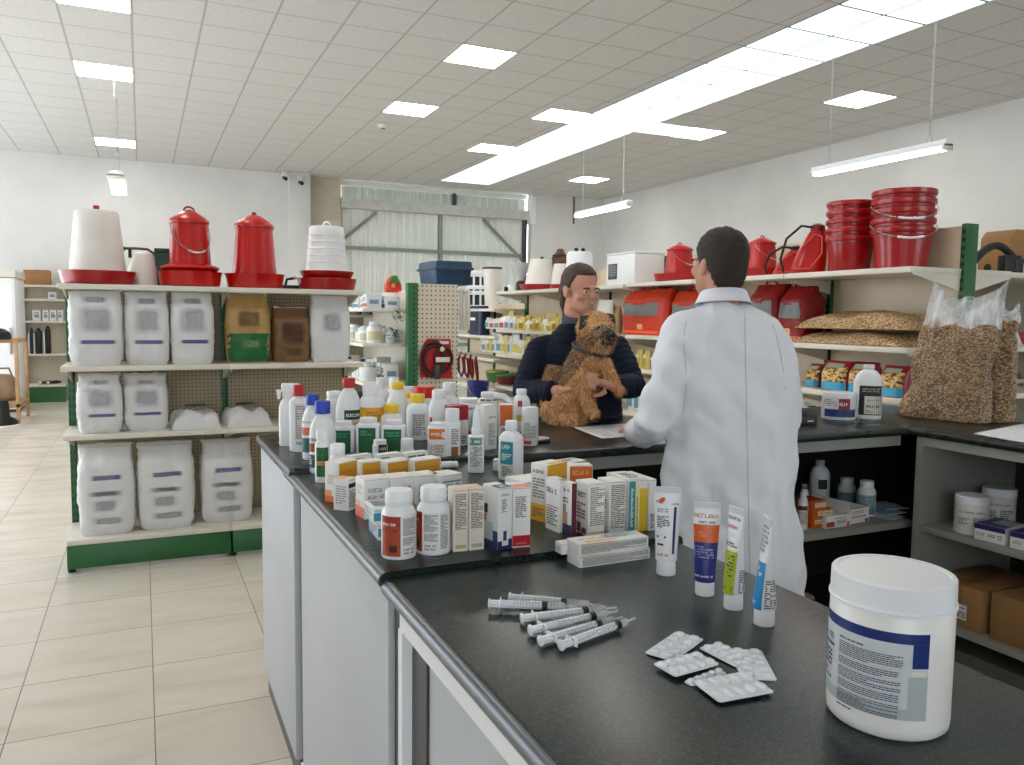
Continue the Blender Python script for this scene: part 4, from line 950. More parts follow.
# the big white tub
p = Vector((.877, .716, T3+.0003))
gl = at_z(823.5, 712, T3); m_ = mpp(p); r = 56.5*m_
t = thing('supplement_tub', 'big white lidded tub with a blue-edged text label at the near end of the counter', 'tub', p, face_cam(p, 0))
H = height_at(891, 570, p)-T3
TUBW = mat('tub_white', (236, 233, 226), .3, vary=.02)
mb = MB(); mb.lathe([(r*.93, 0), (r*.985, .004), (r, .014), (r, H*.5), (r*1.0, H*.8), (r*.97, H*.815)], TUBW, seg=64); mb.build('tub_body', t, 50)
mb = MB(); R1 = r*1.015
mb.lathe([(R1*.99, H*.81), (R1*1.015, H*.815), (R1*1.015, H*.83), (R1*.99, H*.835), (R1*.985, H*.985), (R1*.965, H*.997), (R1*.945, H), (R1*.9, H), (R1*.885, H*.992), (R1*.87, H*.988), (R1*.1, H*.988)], WHITE, seg=64); mb.build('lid', t, 30)
def tubf(off): return lambda s, tt: ((r+off)*math.sin(s/r), -(r+off)*math.cos(s/r), tt)
LAB = mat('tub_label', (206, 210, 212), .45); LABG = mat('tub_label_grey', (176, 184, 182), .45); LBLU = C((26, 46, 112), .4)
s1 = r*math.radians(36); s0 = -r*math.radians(100); L0, L1 = H*.15, H*.71
mb = MB()
patch(mb, tubf(.0004), s0, s1, L0, L1, LAB, 30); patch(mb, tubf(.0006), s0, s1, L1-.013, L1, LBLU, 30)
patch(mb, tubf(.0007), s1-.02, s1, L1-.043, L1-.013, LBLU, 4); patch(mb, tubf(.0005), s1-.024, s1, L0, L0+.055, LABG, 4); patch(mb, tubf(.0008), s1-.02, s1-.003, L0+.056, L0+.062, mat('tub_label_cream', (226, 224, 206), .5), 3)
patch(mb, tubf(.00045), s0, s1, L0, L0+.014, LABG, 30)
lab = mb.build('label', t, 60)
mb = MB(); sa = -r*math.radians(50); sb = s1-.03; y = L1-.022
for i, (n, e) in enumerate(((1, .45), (5, .99), (3, .93), (4, .97), (3, .95), (5, .95), (1, .5))):
    hh = .0034*n*1.0
    words(mb, tubf(.0011), sa, sa+(sb-sa)*e, y-hh, y, n, mat('tub_print', (70, 76, 88), .6), seed=40+i, fill=.55, wl=(3, 8)); y -= hh+.0028
words(mb, tubf(.0011), -r*math.radians(88), -r*math.radians(60), L1-.036, L1-.024, 1, C((70, 110, 90)), seed=3, head=True, cover=.99)
words(mb, tubf(.0011), -r*math.radians(88), -r*math.radians(62), L0+.02, L0+.06, 5, INKN, seed=5)
mb.build('lettering', lab, 60)
mb = MB(); patch(mb, tubf(.0012), -r*math.radians(90), -r*math.radians(58), L1-.043, L1-.0395, LBLU, 8); mb.build('blue_rule', lab)

# ---------------------------------------------------------------- papers
PAPER = mat('paper', (232, 234, 238), .6)
def paper(label, pts, plane, txt=True, bend=.002):
    P = [at_z(u, v, plane) for u, v in pts]; c = sum(P, Vector())/4
    t = thing('paper_sheet', label, 'paper', (c.x, c.y, plane+.0006), 0)
    mb = MB(); n = 6; k = mb.mi(PAPER)
    f = lambda s, q: ((P[0]*(1-s)+P[1]*s)*(1-q)+(P[3]*(1-s)+P[2]*s)*q)-c+Vector((0, 0, bend*(abs(s-.5)+abs(q-.5))))
    top = [[mb.bm.verts.new(Vector((f(i/n, j/n).x, f(i/n, j/n).y, bend*abs(i/n-.5)+.0008))) for i in range(n+1)] for j in range(n+1)]
    bot = [[mb.bm.verts.new(v.co-Vector((0, 0, .0006))) for v in row] for row in top]
    for j in range(n):
        for i in range(n):
            mb.bm.faces.new((top[j][i], top[j][i+1], top[j+1][i+1], top[j+1][i])).material_index = k
            mb.bm.faces.new((bot[j+1][i], bot[j+1][i+1], bot[j][i+1], bot[j][i])).material_index = k
    s = mb.build('sheet', t)
    if txt:
        W_ = (P[1]-P[0]).length; H_ = (P[3]-P[0]).length; mb = MB()
        g = lambda s, q: Vector((f(s/W_, q/H_).x, f(s/W_, q/H_).y, bend*abs(s/W_-.5)+.0012))
        words(mb, g, .1*W_, .9*W_, .1*H_, .9*H_, 12, mat('pale_print', (150, 152, 158), .7), seed=8, fill=.4); mb.build('lettering', s)
paper('white form lying on the back counter between the dog and the man', [(574, 428), (602, 439), (645, 436), (625, 424)], T1)
paper('white paper sheet lying beside the clear grain bags', [(973, 434), (1024, 443), (1050, 433), (1024, 424)], T1, False)

# ---------------------------------------------------------------- back counter by the wall side: terminal, tub, bottle
g = at_z(808, 426, T1); m_ = mpp(g)
t = thing('card_terminal', 'small black printer box with pale slots on the counter behind the man', 'printer', (g.x+.01, g.y+.07, T1+.0003), -.25)
mb = MB(); mb.box(-.075, .06, -.06, .07, 0, .045, BLACK, .005); mb.prism([(-.06, .0455), (.068, .0455), (.06, .075), (-.03, .072)], 'x', -.072, .058, mat('terminal_black', (30, 28, 26), .4), .004); mb.build('terminal_body', t)
mb = MB()
for x in (-.05, .01): mb.box(x, x+.03, -.0612, -.0602, .018, .024, CREAM)
mb.build('pale_slot', t)
mb = MB(); mb.box(-.06, .05, .0, .06, .0755, .08, CREAM, .001); mb.build('paper_roll_cover', t)
bottle('small white tub with a dark red and navy label, beside the tall white bottle', 838, 420.5, 392, 33, T1, WHITE, hs=.9, neck=.97, caph=.16, capw=1.02, ribs=False, name='cream_tub', cat='tub', panels=[(-.9, 1.2, .12, .4, (30, 54, 112)), (0, .7, .4, .8, (150, 30, 48)), (-1.2, 0, .42, .84, (226, 226, 232))], texts=[(-1.0, -.1, .5, .78, 3, (170, 120, 130), False), (.05, .6, .5, .7, 1, 'w', True)])
bottle('tall white bottle with a black-topped cream label, beside the small tub', 866.5, 419.5, 364.5, 27, T1, WHITE, hs=.66, neck=.32, caph=.07, capw=.4, p=3, sy=.8, ribs=False, panels=[(-.55, 1.0, .08, .62, (30, 30, 26)), (-.2, .95, .1, .43, (222, 216, 202))], texts=[(-.35, .9, .5, .58, 2, (200, 190, 150), True), (0, .85, .33, .38, 1, (150, 150, 150), True), (-.05, .8, .2, .28, 1, 'k', True), (-.1, .8, .12, .18, 2, (160, 150, 130), False)])
g = at_z(816, 409, T1); t = thing('card_holder', 'small white plastic wedge beside the red and navy tub', 'holder', (g.x+.03, g.y+.09, T1+.0003), -.2)
mb = MB(); mb.prism([(-.05, 0), (.05, 0), (.05, .012), (-.02, .035), (-.05, .04)], 'y', -.03, .03, WHITE, .003); mb.build('holder_body', t)
mb = MB(); mb.box(-.03, .03, -.0305, -.0301, .004, .01, INK); mb.build('lettering', t)

# ---------------------------------------------------------------- open shelf under the back counter
ZS = .6202
def on_y(u, v, y): return at_y(u, v, y)
def sb(label, u, vb, vt, w, y, **k):
    p = at_y(u, vb, y); r = w*mpp(p)/2; c = Vector((p.x, y+r, ZS)); h = height_at(u, vt, c)-ZS
    return bottle_at(label, c, face_cam(c), r, h, k.pop('cap', WHITE), **k)
sb('slim white bottle with a brown band, nearest the man\'s coat on the shelf', 805.5, 538, 492, 10, 2.66, hs=.62, neck=.5, caph=.1, panels=[(-1, 1, .52, .64, (96, 44, 30)), (-1, 1, .14, .5, (206, 200, 186))], texts=[(-.7, .8, .18, .48, 5, 'k', False)])
sb('grey capped bottle behind the slim white one on the shelf', 806.5, 528, 484, 9, 2.8, cap=C((120, 116, 110)), hs=.6, neck=.6, caph=.14)
sb('tall pale bottle with a dark label at the back of the shelf', 826, 510, 460, 20, 3.05, hs=.6, neck=.4, caph=.14, panels=[(-.1, .8, .3, .54, (40, 40, 40))], cap=C((200, 196, 186)))
sb('white pill bottle with a blue-grey label, further back on the shelf', 852.5, 512, 478, 17, 2.92, hs=.64, neck=.66, caph=.2, panels=[(-1.2, 1.2, .08, .5, (120, 150, 158))])
sb('white pill bottle with a blue-grey label, beside the folded sachets', 872.5, 523.5, 481, 18, 2.72, hs=.66, neck=.66, caph=.17, panels=[(-1.2, 1.2, .08, .62, (150, 178, 186)), (-1.2, 1.2, .06, .26, (96, 140, 152))], texts=[(-.9, .9, .28, .58, 5, (80, 110, 120), False)])
def shelf_box(label, u0, u1, vb, y, w, d, h, dz=0, rz=0, **k):
    p = at_y(u0, vb, y); q = at_y(u1, vb, y)
    return carton_at(label, ((p.x+q.x)/2, y+d/2, ZS+dz), rz, w or abs(q.x-p.x), d, h, **k)
OR = (206, 92, 26)
shelf_box('orange carton with a cream end label at the bottom of the stack of three', 812, 824, 533, 2.66, None, .1, .045, base=C(OR), panels=[('F', .2, .98, .45, .85, (226, 214, 186))], texts=[('F', .3, .9, .5, .7, 1, 'k', True)])
shelf_box('orange carton with a wide cream end label, second in the stack of three', 812, 832, 533, 2.655, None, .1, .04, dz=.046, base=C(OR), panels=[('F', .25, .98, .3, .85, (232, 206, 160))], texts=[('F', .35, .9, .45, .65, 1, 'k', True)])
shelf_box('orange carton topmost in the stack of three', 811, 825, 533, 2.66, None, .1, .04, dz=.087, base=C(OR), panels=[('F', .2, .98, .2, .75, (226, 214, 186))])
shelf_box('cream carton with an orange blot, in front of the open white tray', 826, 849, 532, 2.635, None, .05, .058, base=WHITE2, panels=[('F', .0, .35, .1, .5, (190, 84, 30)), ('F', .88, 1, .0, .4, (200, 120, 40))], texts=[('F', .35, .85, .68, .82, 1, 'k', True), ('F', .45, .85, .3, .6, 3, 'k', False)])
p = at_y(851, 527, 2.64); q = at_y(872, 524, 2.64); w_ = q.x-p.x; cx = (p.x+q.x)/2
t = thing('carton_tray', 'open white card tray with printed front on the shelf, beside the pill bottle', 'tray', (cx-.03, 2.64+.14, ZS), .12)
mb = MB(); mb.box(-w_/2, w_/2, -.14, .14, 0, .003, WHITE2); mb.box(-w_/2, w_/2, -.14, -.137, .003, .075, WHITE2); mb.box(-w_/2, w_/2, .137, .14, .003, .08, WHITE2); mb.box(-w_/2, -w_/2+.003, -.137, .137, .003, .09, WHITE2); mb.box(w_/2-.003, w_/2, -.137, .137, .003, .075, WHITE2); tr = mb.build('tray_body', t)
mb = MB(); f = lambda s, tt: (-w_/2+s, -.1405, tt); words(mb, f, .012, w_*.7, .05, .066, 2, INK, seed=3, head=True, cover=.99); words(mb, f, .012, w_*.85, .033, .042, 1, INKR, seed=4, cover=.99); patch(mb, f, w_*.8, w_*.96, .008, .022, INKN); patch(mb, f, .0, w_, .001, .006, INKN); mb.build('lettering', tr)
SACH = mat('sachet_foil', (196, 204, 208), .35, .1, vary=.12, vscale=40)
for i, (u, v, dz, l) in enumerate(((893, 519, 0, 'white folded sachet at the bottom of the small pile on the shelf'), (895, 514, .016, 'blue-grey folded sachet in the middle of the small pile on the shelf'), (898, 509, .032, 'blue-grey folded sachet topmost of the small pile on the shelf'))):
    p = at_y(u, v, 2.66+.02*i); t = thing('sachet', l, 'sachet', (p.x, p.y+.07, ZS+dz), .25-.2*i)
    mb = MB(); w2, d2 = .065, .075; n = 6
    tp = [[(-w2+2*w2*a/n, -d2+2*d2*b/n, .001+.013*(math.sin(PI*a/n)*math.sin(PI*b/n))**.5+.002*noise.noise((a*.9+i, b*.8, i))) for a in range(n+1)] for b in range(n+1)]
    k = mb.mi(SACH if i == 0 else mat('sachet_blue', (132, 158, 172), .35, vary=.15, vscale=40)); V = [[mb.bm.verts.new(q) for q in row] for row in tp]; B_ = [[mb.bm.verts.new((q[0], q[1], 0)) for q in row] for row in tp]
    for b in range(n):
        for a in range(n): mb.bm.faces.new((V[b][a], V[b][a+1], V[b+1][a+1], V[b+1][a])).material_index = k; mb.bm.faces.new((B_[b+1][a], B_[b+1][a+1], B_[b][a+1], B_[b][a])).material_index = k
    mb.build('sachet_body', t, 60)
    mb = MB(); mb.box(-w2, w2, -d2-.012, -d2+.002, .0005, .0018, WHITE); mb.build('seal', t)
# below: a white tub half hidden by the coat
p = at_y(812, 606, 2.75); t = bottle_at('white tub with a grey lid on the cabinet floor behind the coat', (p.x-.02, 2.8, .1255), 0, .06, .13, C((196, 192, 184)), WHITE, .86, .96, .16, 1.0, ribs=False, name='storage_tub', cat='tub', texts=[(-.8, .8, .3, .6, 3, 'k', False)])
p = at_y(845, 600, 3.0); carton_at('dim brown carton at the back of the cabinet floor', (2.75, 3.05, .1255), .1, .3, .3, .28, CARDB, [('T', .46, .54, 0, 1, (150, 112, 70))], [('F', .2, .7, .5, .7, 2, (90, 64, 40), True)], name='storage_carton')

# open shelves on the far-side unit
ZA, ZB = .6302, .2152
def tubx(label, u, vb, vt, w, x, dark=False):
    p = at_x(u, vb, x); r = w*mpp(p)/2; c = Vector((x+r*.8, p.y+r*.5, ZA)); h = height_at(u, vt, c)-ZA
    return bottle_at(label, c, face_cam(c), r*.98, h, WHITE, C((226, 224, 218)), .84, .99, .2, 1.03, ribs=False, name='storage_tub', cat='tub', texts=[(-.8, .9, .56, .64, 1, (130, 130, 126), True), (-.8, -.1, .25, .45, 4, 'k', False), (.1, .9, .25, .48, 4, 'k', False)])
tubx('white lidded tub with small black print on the shelf beside the blue-topped boxes', 970, 527, 494.5, 32, 3.26)
tubx('white lidded tub in the shade further back on the shelf', 998, 512, 487, 31, 3.5)
a = at_x(974.5, 531, 3.235); b = at_x(1000, 539, 3.235)
def bluebox(label, a, b, h, d):
    w = (b-a).length; rz = math.atan2(b.y-a.y, b.x-a.x); n = Vector((-math.sin(rz), math.cos(rz), 0)); c = (a+b)/2+n*d/2
    carton_at(label, (c.x, c.y, ZA), rz, w, d, h, panels=[('T', 0, 1, 0, 1, (36, 38, 104)), ('F', 0, 1, .68, 1, (32, 34, 98)), ('T', .3, 1, .35, .9, (150, 160, 150)), ('L', 0, 1, .7, 1, (36, 38, 104))], texts=[('F', .08, .36, .28, .48, 2, 'k', True), ('F', .45, .68, .28, .5, 2, 'k', False), ('F', .74, .92, .22, .52, 2, 'k', True)], name='glove_box')
w0 = a.y-b.y
bluebox('white box with a navy lid edge, beside the front tub on the shelf', Vector((3.235, a.y, ZA)), Vector((3.25, a.y-.125, ZA)), .07, .17)
bluebox('white box with a navy lid edge, cut off by the photo edge on the shelf', Vector((3.245, a.y-.15, ZA)), Vector((3.26, a.y-.275, ZA)), .07, .17)
def cart(label, y0, y1, x0, h, lab):
    w = y0-y1; c = ((x0+.2), (y0+y1)/2, ZB)
    t = thing('storage_carton', label, 'box', c, -PI/2)
    mb = MB(); mb.box(-w/2, w/2, -.2, .2, 0, h, CARDB, .003); mb.build('carton_body', t)
    mb = MB(); mb.box(-.03, .03, -.2012, .2012, h*.55, h+.0012, mat('parcel_tape', (150, 106, 62), .3)); mb.build('parcel_tape', t)
    mb = MB(); mb.box(-w/2, w/2, -.2008, -.2, h*.48, h*.485, mat('carton_crease', (112, 78, 44), .8)); mb.build('flap', t)
    if lab:
        mb = MB(); mb.box(-.02, .055, -.2025, -.2013, h*.2, h*.55, WHITE2); l = mb.build('address_label', t)
        mb = MB(); words(mb, lambda s, tt: (s, -.2029, tt), -.015, .05, h*.24, h*.5, 4, INK, seed=3); mb.build('lettering', l)
cart('brown carton with a white address label on the lower shelf', 2.45, 2.20, 3.25, .19, True)
cart('plain taped brown carton at the photo edge on the lower shelf', 2.17, 1.80, 3.26, .2, False)

# ================================================================ clear bags of grain on the far side
GRAIN = m_grain()
FILMN = m_crumpled('clear_film_neck')
FILM = m_film('clear_film', .1, (236, 238, 240), .12)
def grain_bag(label, pl, pr, v_fill, v_top, depth, seed, twist):
    a, b = at_z(*pl, T1), at_z(*pr, T1); ex = b-a; w = ex.length; rz = math.atan2(ex.y, ex.x); n = Vector((-math.sin(rz), math.cos(rz), 0)); c = (a+b)/2+n*depth*.5
    c.z = T1+.0005; um = (pl[0]+pr[0])/2
    hf = height_at(um, v_fill, c)-T1; ht = height_at(um, v_top, c)-T1
    t = thing('grain_bag', label, 'bag', c, rz)
    def ringz(z, off, top=False):
        q = z/hf; ring = []
        for i in range(56):
            x, y = sect(2*PI*i/56, 3.2)
            tp = 1-.16*max(0, min(1, q))**1.6
            sx = (w/2*1.03*((1-.30*max(0, min(1, q))**1.3 if x < 0 else 1-.0*q)*1.0+.05*math.sin(q*7+seed)) if not top else w/2*.86)
            sy = depth/2*(1.0-.36*max(0, min(1, q))**1.3)
            nz = noise.noise((x*2.6+seed, y*2.6, z*9))*.02+noise.noise((x*8+seed, y*8, z*26))*.008
            ring.append((x*(sx+nz+off)+.03*twist*q, y*(sy+nz+off), z+(.03*max(0, q-.6)*2.5*noise.noise((x*2.2, y*2.2, seed)) if q <= 1 else 0)))
        return ring
    mb = MB(); zs = [0, .006]+[hf*k/26 for k in range(1, 27)]
    rs = [ringz(z, -.003) for z in zs]
    rs[0] = [(x*.93, y*.93, 0) for x, y, z in rs[0]]
    last = rs[-1]; cx, cy = sum(p[0] for p in last)/56, sum(p[1] for p in last)/56
    for f in (.8, .55, .3, .1): rs.append([(cx+(x-cx)*f, cy+(y-cy)*f, hf+.022*(1-f)+.016*noise.noise((x*9, y*9, seed))) for x, y, z in last])
    mb.rings(rs, GRAIN); mb.build('grain_fill', t, 70)
    mb = MB(); rs = [ringz(z, .0015) for z in zs[1:]]
    k = 10
    for j in range(1, k+1):                       # loose neck: pleated film drawn up to two corners
        q = j/k; z0 = hf+(ht-hf)*q
        base = rs[len(zs)-2]; ring = []
        for i, (x, y, z) in enumerate(base):
            ang = 2*PI*i/56
            pl_ = .012*q*math.sin(ang*9+seed+q*3)+.02*q*noise.noise((math.cos(ang)*2.5+seed, math.sin(ang)*2.5, q*3))
            cor = abs(math.cos(ang))
            zz = z0-(1-cor**2)*(ht-hf)*.42*q+.03*q*noise.noise((math.cos(ang)*3, math.sin(ang)*3, seed))
            ring.append((x*(1-.12*q+.1*q*q*twist*(1 if x > 0 else -.4))+pl_*.4+.03*twist*q, y*(1-.75*q)+pl_, zz))
        rs.append(ring)
    mb.rings(rs[:len(zs)-1], FILM, False, False); mb.build('plastic_film', t, 80)
    mb = MB(); mb.rings(rs[len(zs)-2:], FILMN, False, False); mb.build('film_neck', t, 80)
    return t
grain_bag('big clear bag of mixed grain, the fuller one in front with a long twisted neck', (897, 416), (976, 425), 326, 282, .16, 1.3, 1.0)
grain_bag('clear bag of mixed grain standing behind the fuller one', (962, 419), (1003, 424), 322, 305, .12, 5.1, .2)
# ================================================================ feed sacks on the left shelving
def m_sack(name, c, v=.06):
    nb = NB(name, .42, .4); n = nb.noise(5, 5); n2 = nb.noise(26, 4)
    col = rgb(*c); nb.color(nb.ramp(n, [(.3, tuple(x*(1-v) for x in col[:3])+(1,)), (.7, col)])); nb.bump(n2, .5, .012); return nb.m
SACKW = m_sack('white_woven_sack', (226, 226, 226)); SACKT = m_sack('tan_printed_sack', (186, 150, 92), .2); SACKB = m_sack('brown_kraft_sack', (138, 100, 62), .25)
SMUDGE = m_faded('faded_grey_print', (164, 167, 174), .85, 5, .34); SMUDGE2 = m_faded('faded_blue_print', (84, 90, 144), 1.0, 3, .16); SMUDGE3 = m_faded('faded_dark_print', (104, 106, 114), .95, 6, .3)
def sack(label, uL, uR, vb, vt, yf, zb, d, m, prints, seed, group=None, slump=.0, rz=0):
    a, b = at_y(uL, vb, yf), at_y(uR, vb, yf); w = b.x-a.x; c = Vector(((a.x+b.x)/2, yf+d/2, zb+.0005)); h = height_at((uL+uR)/2, vt, Vector((c.x, yf, 0)))-zb
    t = thing('feed_sack', label, 'sack', c, rz, group)
    def dims(q):
        dp = d*(.80+.22*math.sin(PI*min(1, q*1.1))) if q < .72 else d*(1.0-.80*((q-.72)/.28)**1.3)
        wd = w*(.94+.06*math.sin(PI*q)) if q < .75 else w*(.98-.05*math.sin((q-.75)/.25*PI)-.03*(q-.75)/.25)
        return wd, max(dp, .012)
    def pt(a_, q, off=0):
        wd, dp = dims(q); p = 4.5 if q < .8 else 3.2
        x, y = sect(a_, p)
        nz = noise.noise((x*2+seed*3.1, y*2, q*3))*.012+noise.noise((x*6+seed, y*5, q*9))*.006
        fw = abs(x)**2*.8+max(0, q-.7)*1.6+max(0, .12-q)*3
        nz -= .024*fw*abs(noise.noise((x*1.6+seed*2.3, seed, q*15+x*5)))
        edge = max(0, min(1, q*12)); bot = .9+.1*edge
        return Vector((x*wd/2*bot+nz*.6, y*(dp/2*bot+off)+nz*(1 if y < 0 else .2)-slump*q*q*d*.4, q*h+(.012*noise.noise((x*3, seed, 2)) if q > .97 else 0)))
    N = 52; rs = []
    for q in [0, .012, .04, .08]+[.08+.92*k/22 for k in range(1, 23)]: rs.append([pt(2*PI*i/N, q) for i in range(N)])
    mb = MB(); mb.rings(rs, m); mb.build('sack_body', t, 70)
    mb = MB(); rs2 = [[pt(PI+PI*i/16, q)+Vector((0, -.004, 0)) for i in range(17)] for q in (.965, .98)]
    mb.rings(rs2, mat('sack_stitching', (200, 200, 196), .7), closed=False); mb.build('stitched_seam', t)
    if prints:
        mb = MB()
        for i, (s0, s1, t0, t1, pm) in enumerate(prints):
            def f(s, q, o=.003+.0006*i):
                wd, dp = dims(q); x = s*2-1; p = 4.5 if q < .8 else 3.2
                yv = -(max(0, 1-abs(x*.98)**p))**(1/p); an = math.atan2(yv, x)
                P = pt(an, q); return P+Vector((0, -o, 0))
            patch(mb, f, s0, s1, t0, t1, pm, 12, 10)
        mb.build('printed_panel', t, 80)
    return t
P_A = [(.14, .88, .38, .8, SMUDGE), (.2, .8, .8, .9, SMUDGE), (.16, .9, .275, .335, SMUDGE2)]
P_B = [(.22, .8, .62, .68, SMUDGE2), (.14, .82, .44, .51, SMUDGE3), (.2, .72, .26, .42, SMUDGE), (.18, .84, .12, .22, SMUDGE)]
zf = [gz[0], gz[1], gz[2], gz[3]]
yr = GY_F+.03
S1 = 'white feed sack on the upper shelf, '
sack(S1+'the first one beside the shelving\'s outer end', 69, 124.5, 364.5, 288, yr, zf[1], .2, SACKW, P_A, 1)
sack(S1+'second along from the outer end', 125.5, 171, 364, 290, yr+.02, zf[1], .2, SACKW, P_A, 2)
sack(S1+'third along, next to the tan and green sack', 172, 216, 363.5, 290, yr+.02, zf[1], .2, SACKW, P_A, 3)
SGR = mat('green_sack_print', (24, 100, 48), .45, vary=.15); STN = m_faded('tan_sack_print', (104, 84, 50), .7, 9)
sack('tan sack with a green lower half on the upper shelf', 227, 272, 361.5, 292, yr+.05, zf[1], .18, SACKT, [(.01, .99, .02, .42, SGR), (.2, .8, .5, .75, STN), (.25, .75, .44, .5, SACKT), (.3, .8, .2, .34, m_faded('pale_green_print', (130, 160, 110), .8, 9))], 4)
sack('shorter brown kraft sack beside the tan and green sack', 274, 312, 360.5, 306, yr+.1, zf[1], .15, SACKB, [(.15, .85, .3, .75, m_faded('dull_red_brown_print', (84, 52, 36), .8, 9)), (.3, .75, .1, .26, STN)], 5)
sack(S1+'at its inner end beside the brown kraft sack', 312.5, 352, 359.5, 293, yr+.06, zf[1], .18, SACKW, [(.2, .8, .4, .75, SMUDGE)], 6)
sack('white feed sack on the middle shelf, nearer the outer end of the shelving', 78, 124, 434, 374, yr, zf[2], .2, SACKW, P_A, 7)
sack('white feed sack on the middle shelf, beside a flat empty sack', 124.5, 169.5, 431.5, 374, yr+.03, zf[2], .2, SACKW, P_A, 8)
sack('large white feed sack on the bottom deck nearest the outer end', 78.5, 137, 541, 446, yr, zf[3], .24, SACKW, P_B, 9)
sack('large white feed sack on the bottom deck, middle of three', 138.5, 197, 535, 444, yr+.02, zf[3], .24, SACKW, P_B, 10)
sack('large white feed sack on the bottom deck, beside the counter', 202.5, 255, 527, 441, yr+.06, zf[3], .22, SACKW, P_B, 11)
# two flat sacks lying on the middle shelf
for u0, u1, vb, vt, s, l in ((170.5, 222, 431, 412, 1, 'flat crumpled white sack lying on the middle shelf beside a standing one'), (224, 272, 428, 408, 2, 'flat crumpled white sack lying on the middle shelf nearest the counter bottles')):
    a, b = at_y(u0, vb, yr+.02), at_y(u1, vb, yr+.02); w = b.x-a.x; h = .1
    t = thing('feed_sack', l, 'sack', ((a.x+b.x)/2, yr+.19, zf[2]+.0005), .05*s)
    mb = MB(); n = 18; k = mb.mi(SACKW)
    def hh(x, y): return max(.004, h*1.25*max(0, 1-abs(x)**5)**.55*max(0, 1-abs(y)**4)**.5*(.85+.3*noise.noise((x*1.7+s*3, y*1.6, s)))+.014*noise.noise((x*4, y*4, s)))
    T_ = [[mb.bm.verts.new((w/2*(-1+2*i/n)*(1-.05*abs(j/n*2-1)), .16*(-1+2*j/n), hh(-1+2*i/n, -1+2*j/n))) for i in range(n+1)] for j in range(n+1)]
    B_ = [[mb.bm.verts.new((v.co.x, v.co.y, 0)) for v in r] for r in T_]
    for j in range(n):
        for i in range(n):
            mb.bm.faces.new((T_[j][i], T_[j][i+1], T_[j+1][i+1], T_[j+1][i])).material_index = k; mb.bm.faces.new((B_[j+1][i], B_[j+1][i+1], B_[j][i+1], B_[j][i])).material_index = k
    for i in range(n):
        mb.bm.faces.new((B_[0][i], B_[0][i+1], T_[0][i+1], T_[0][i])).material_index = k; mb.bm.faces.new((T_[n][i], T_[n][i+1], B_[n][i+1], B_[n][i])).material_index = k
        mb.bm.faces.new((T_[i][0], T_[i+1][0], B_[i+1][0], B_[i][0])).material_index = k; mb.bm.faces.new((B_[i][n], B_[i+1][n], T_[i+1][n], T_[i][n])).material_index = k
    mb.build('sack_body', t, 80)
    mb = MB(); mb.quad((-w*.2, -.04, h*1.3), (w*.22, -.05, h*1.3), (w*.2, .05, h*1.36), (-w*.18, .05, h*1.36), mat('grey_sack_window', (96, 98, 98), .4)); mb.build('printed_panel', t)

# ================================================================ poultry feeders and drinkers
def feeder(label, u, vb, wtray, whop, vt, y=None, x=None, zb=None, lid='cone', bail=True, ring=True, handle=True):
    p = at_y(u, vb, y) if y is not None else at_x(u, vb, x)
    m = mpp(p); R_ = wtray*m/2; Rh = whop*m/2; c = Vector((p.x, p.y, zb+.0005)); h = height_at(u, vt, c)-zb
    t = thing('poultry_feeder', label, 'poultry feeder', c, .3)
    mb = MB(); mb.lathe([(R_*.86, 0), (R_*.95, .01), (R_, h*.16), (R_*1.03, h*.19), (R_*.96, h*.19), (R_*.9, h*.06), (R_*.2, h*.05)], RED, seg=40, cap1=True); mb.build('feed_tray', t, 40)
    if ring:
        mb = MB(); mb.lathe([(R_*.86, h*.2), (R_*.94, h*.235), (R_*.9, h*.26), (Rh*1.0, h*.285)], RED, seg=40, cap0=False, cap1=False); mb.build('grill_ring', t, 40)
    mb = MB(); mb.lathe([(Rh*1.02, h*.12), (Rh*1.02, h*.26), (Rh, h*.28), (Rh*.86, h*.8), (Rh*.84, h*.83), (Rh*.3, h*.83)], RED, seg=40); mb.build('hopper', t, 35)
    mb = MB(); mb.lathe([(Rh*.93, h*.79), (Rh*.95, h*.82), (Rh*.9, h*.85), (Rh*.3, h*.95), (Rh*.12, h*.965), (Rh*.1, h*.97)], RED, seg=40); mb.build('lid', t, 35)
    if handle:
        mb = MB(); mb.tube([(Rh*.26*math.cos(a), 0, h*.955+h*.05*math.sin(a)) for a in [PI*k/8 for k in range(9)]], h*.012, mat('dark_red_handle', (120, 20, 16), .4), 8); mb.build('lid_handle', t)
    else:
        mb = MB(); mb.lathe([(Rh*.1, h*.94), (Rh*.12, h*.975), (Rh*.08, h)], mat('dark_red_handle', (120, 20, 16), .4), seg=14); mb.build('lid_knob', t)
    if bail:
        mb = MB(); pts = [(Rh*.95*math.cos(a), -abs(Rh*1.0*math.sin(a)), h*.78-h*.36*math.sin(a)**.8) for a in [PI*k/14 for k in range(15)]]
        mb.tube(pts, h*.006, STEEL, 6); mb.tube(pts[5:10], h*.014, CREAM, 8); mb.build('wire_bail', t)
    return t
ZT = gz[0]
feeder('red poultry feeder with a wire handle and loop on its lid, on the left shelving', 190.5, 283, 59, 40, 207.5, y=5.53, zb=ZT)
feeder('red poultry feeder with a pointed knob and no loop, beside the red looped one', 255, 285, 56, 41, 212.5, y=5.53, zb=ZT, handle=False, bail=False, ring=False)
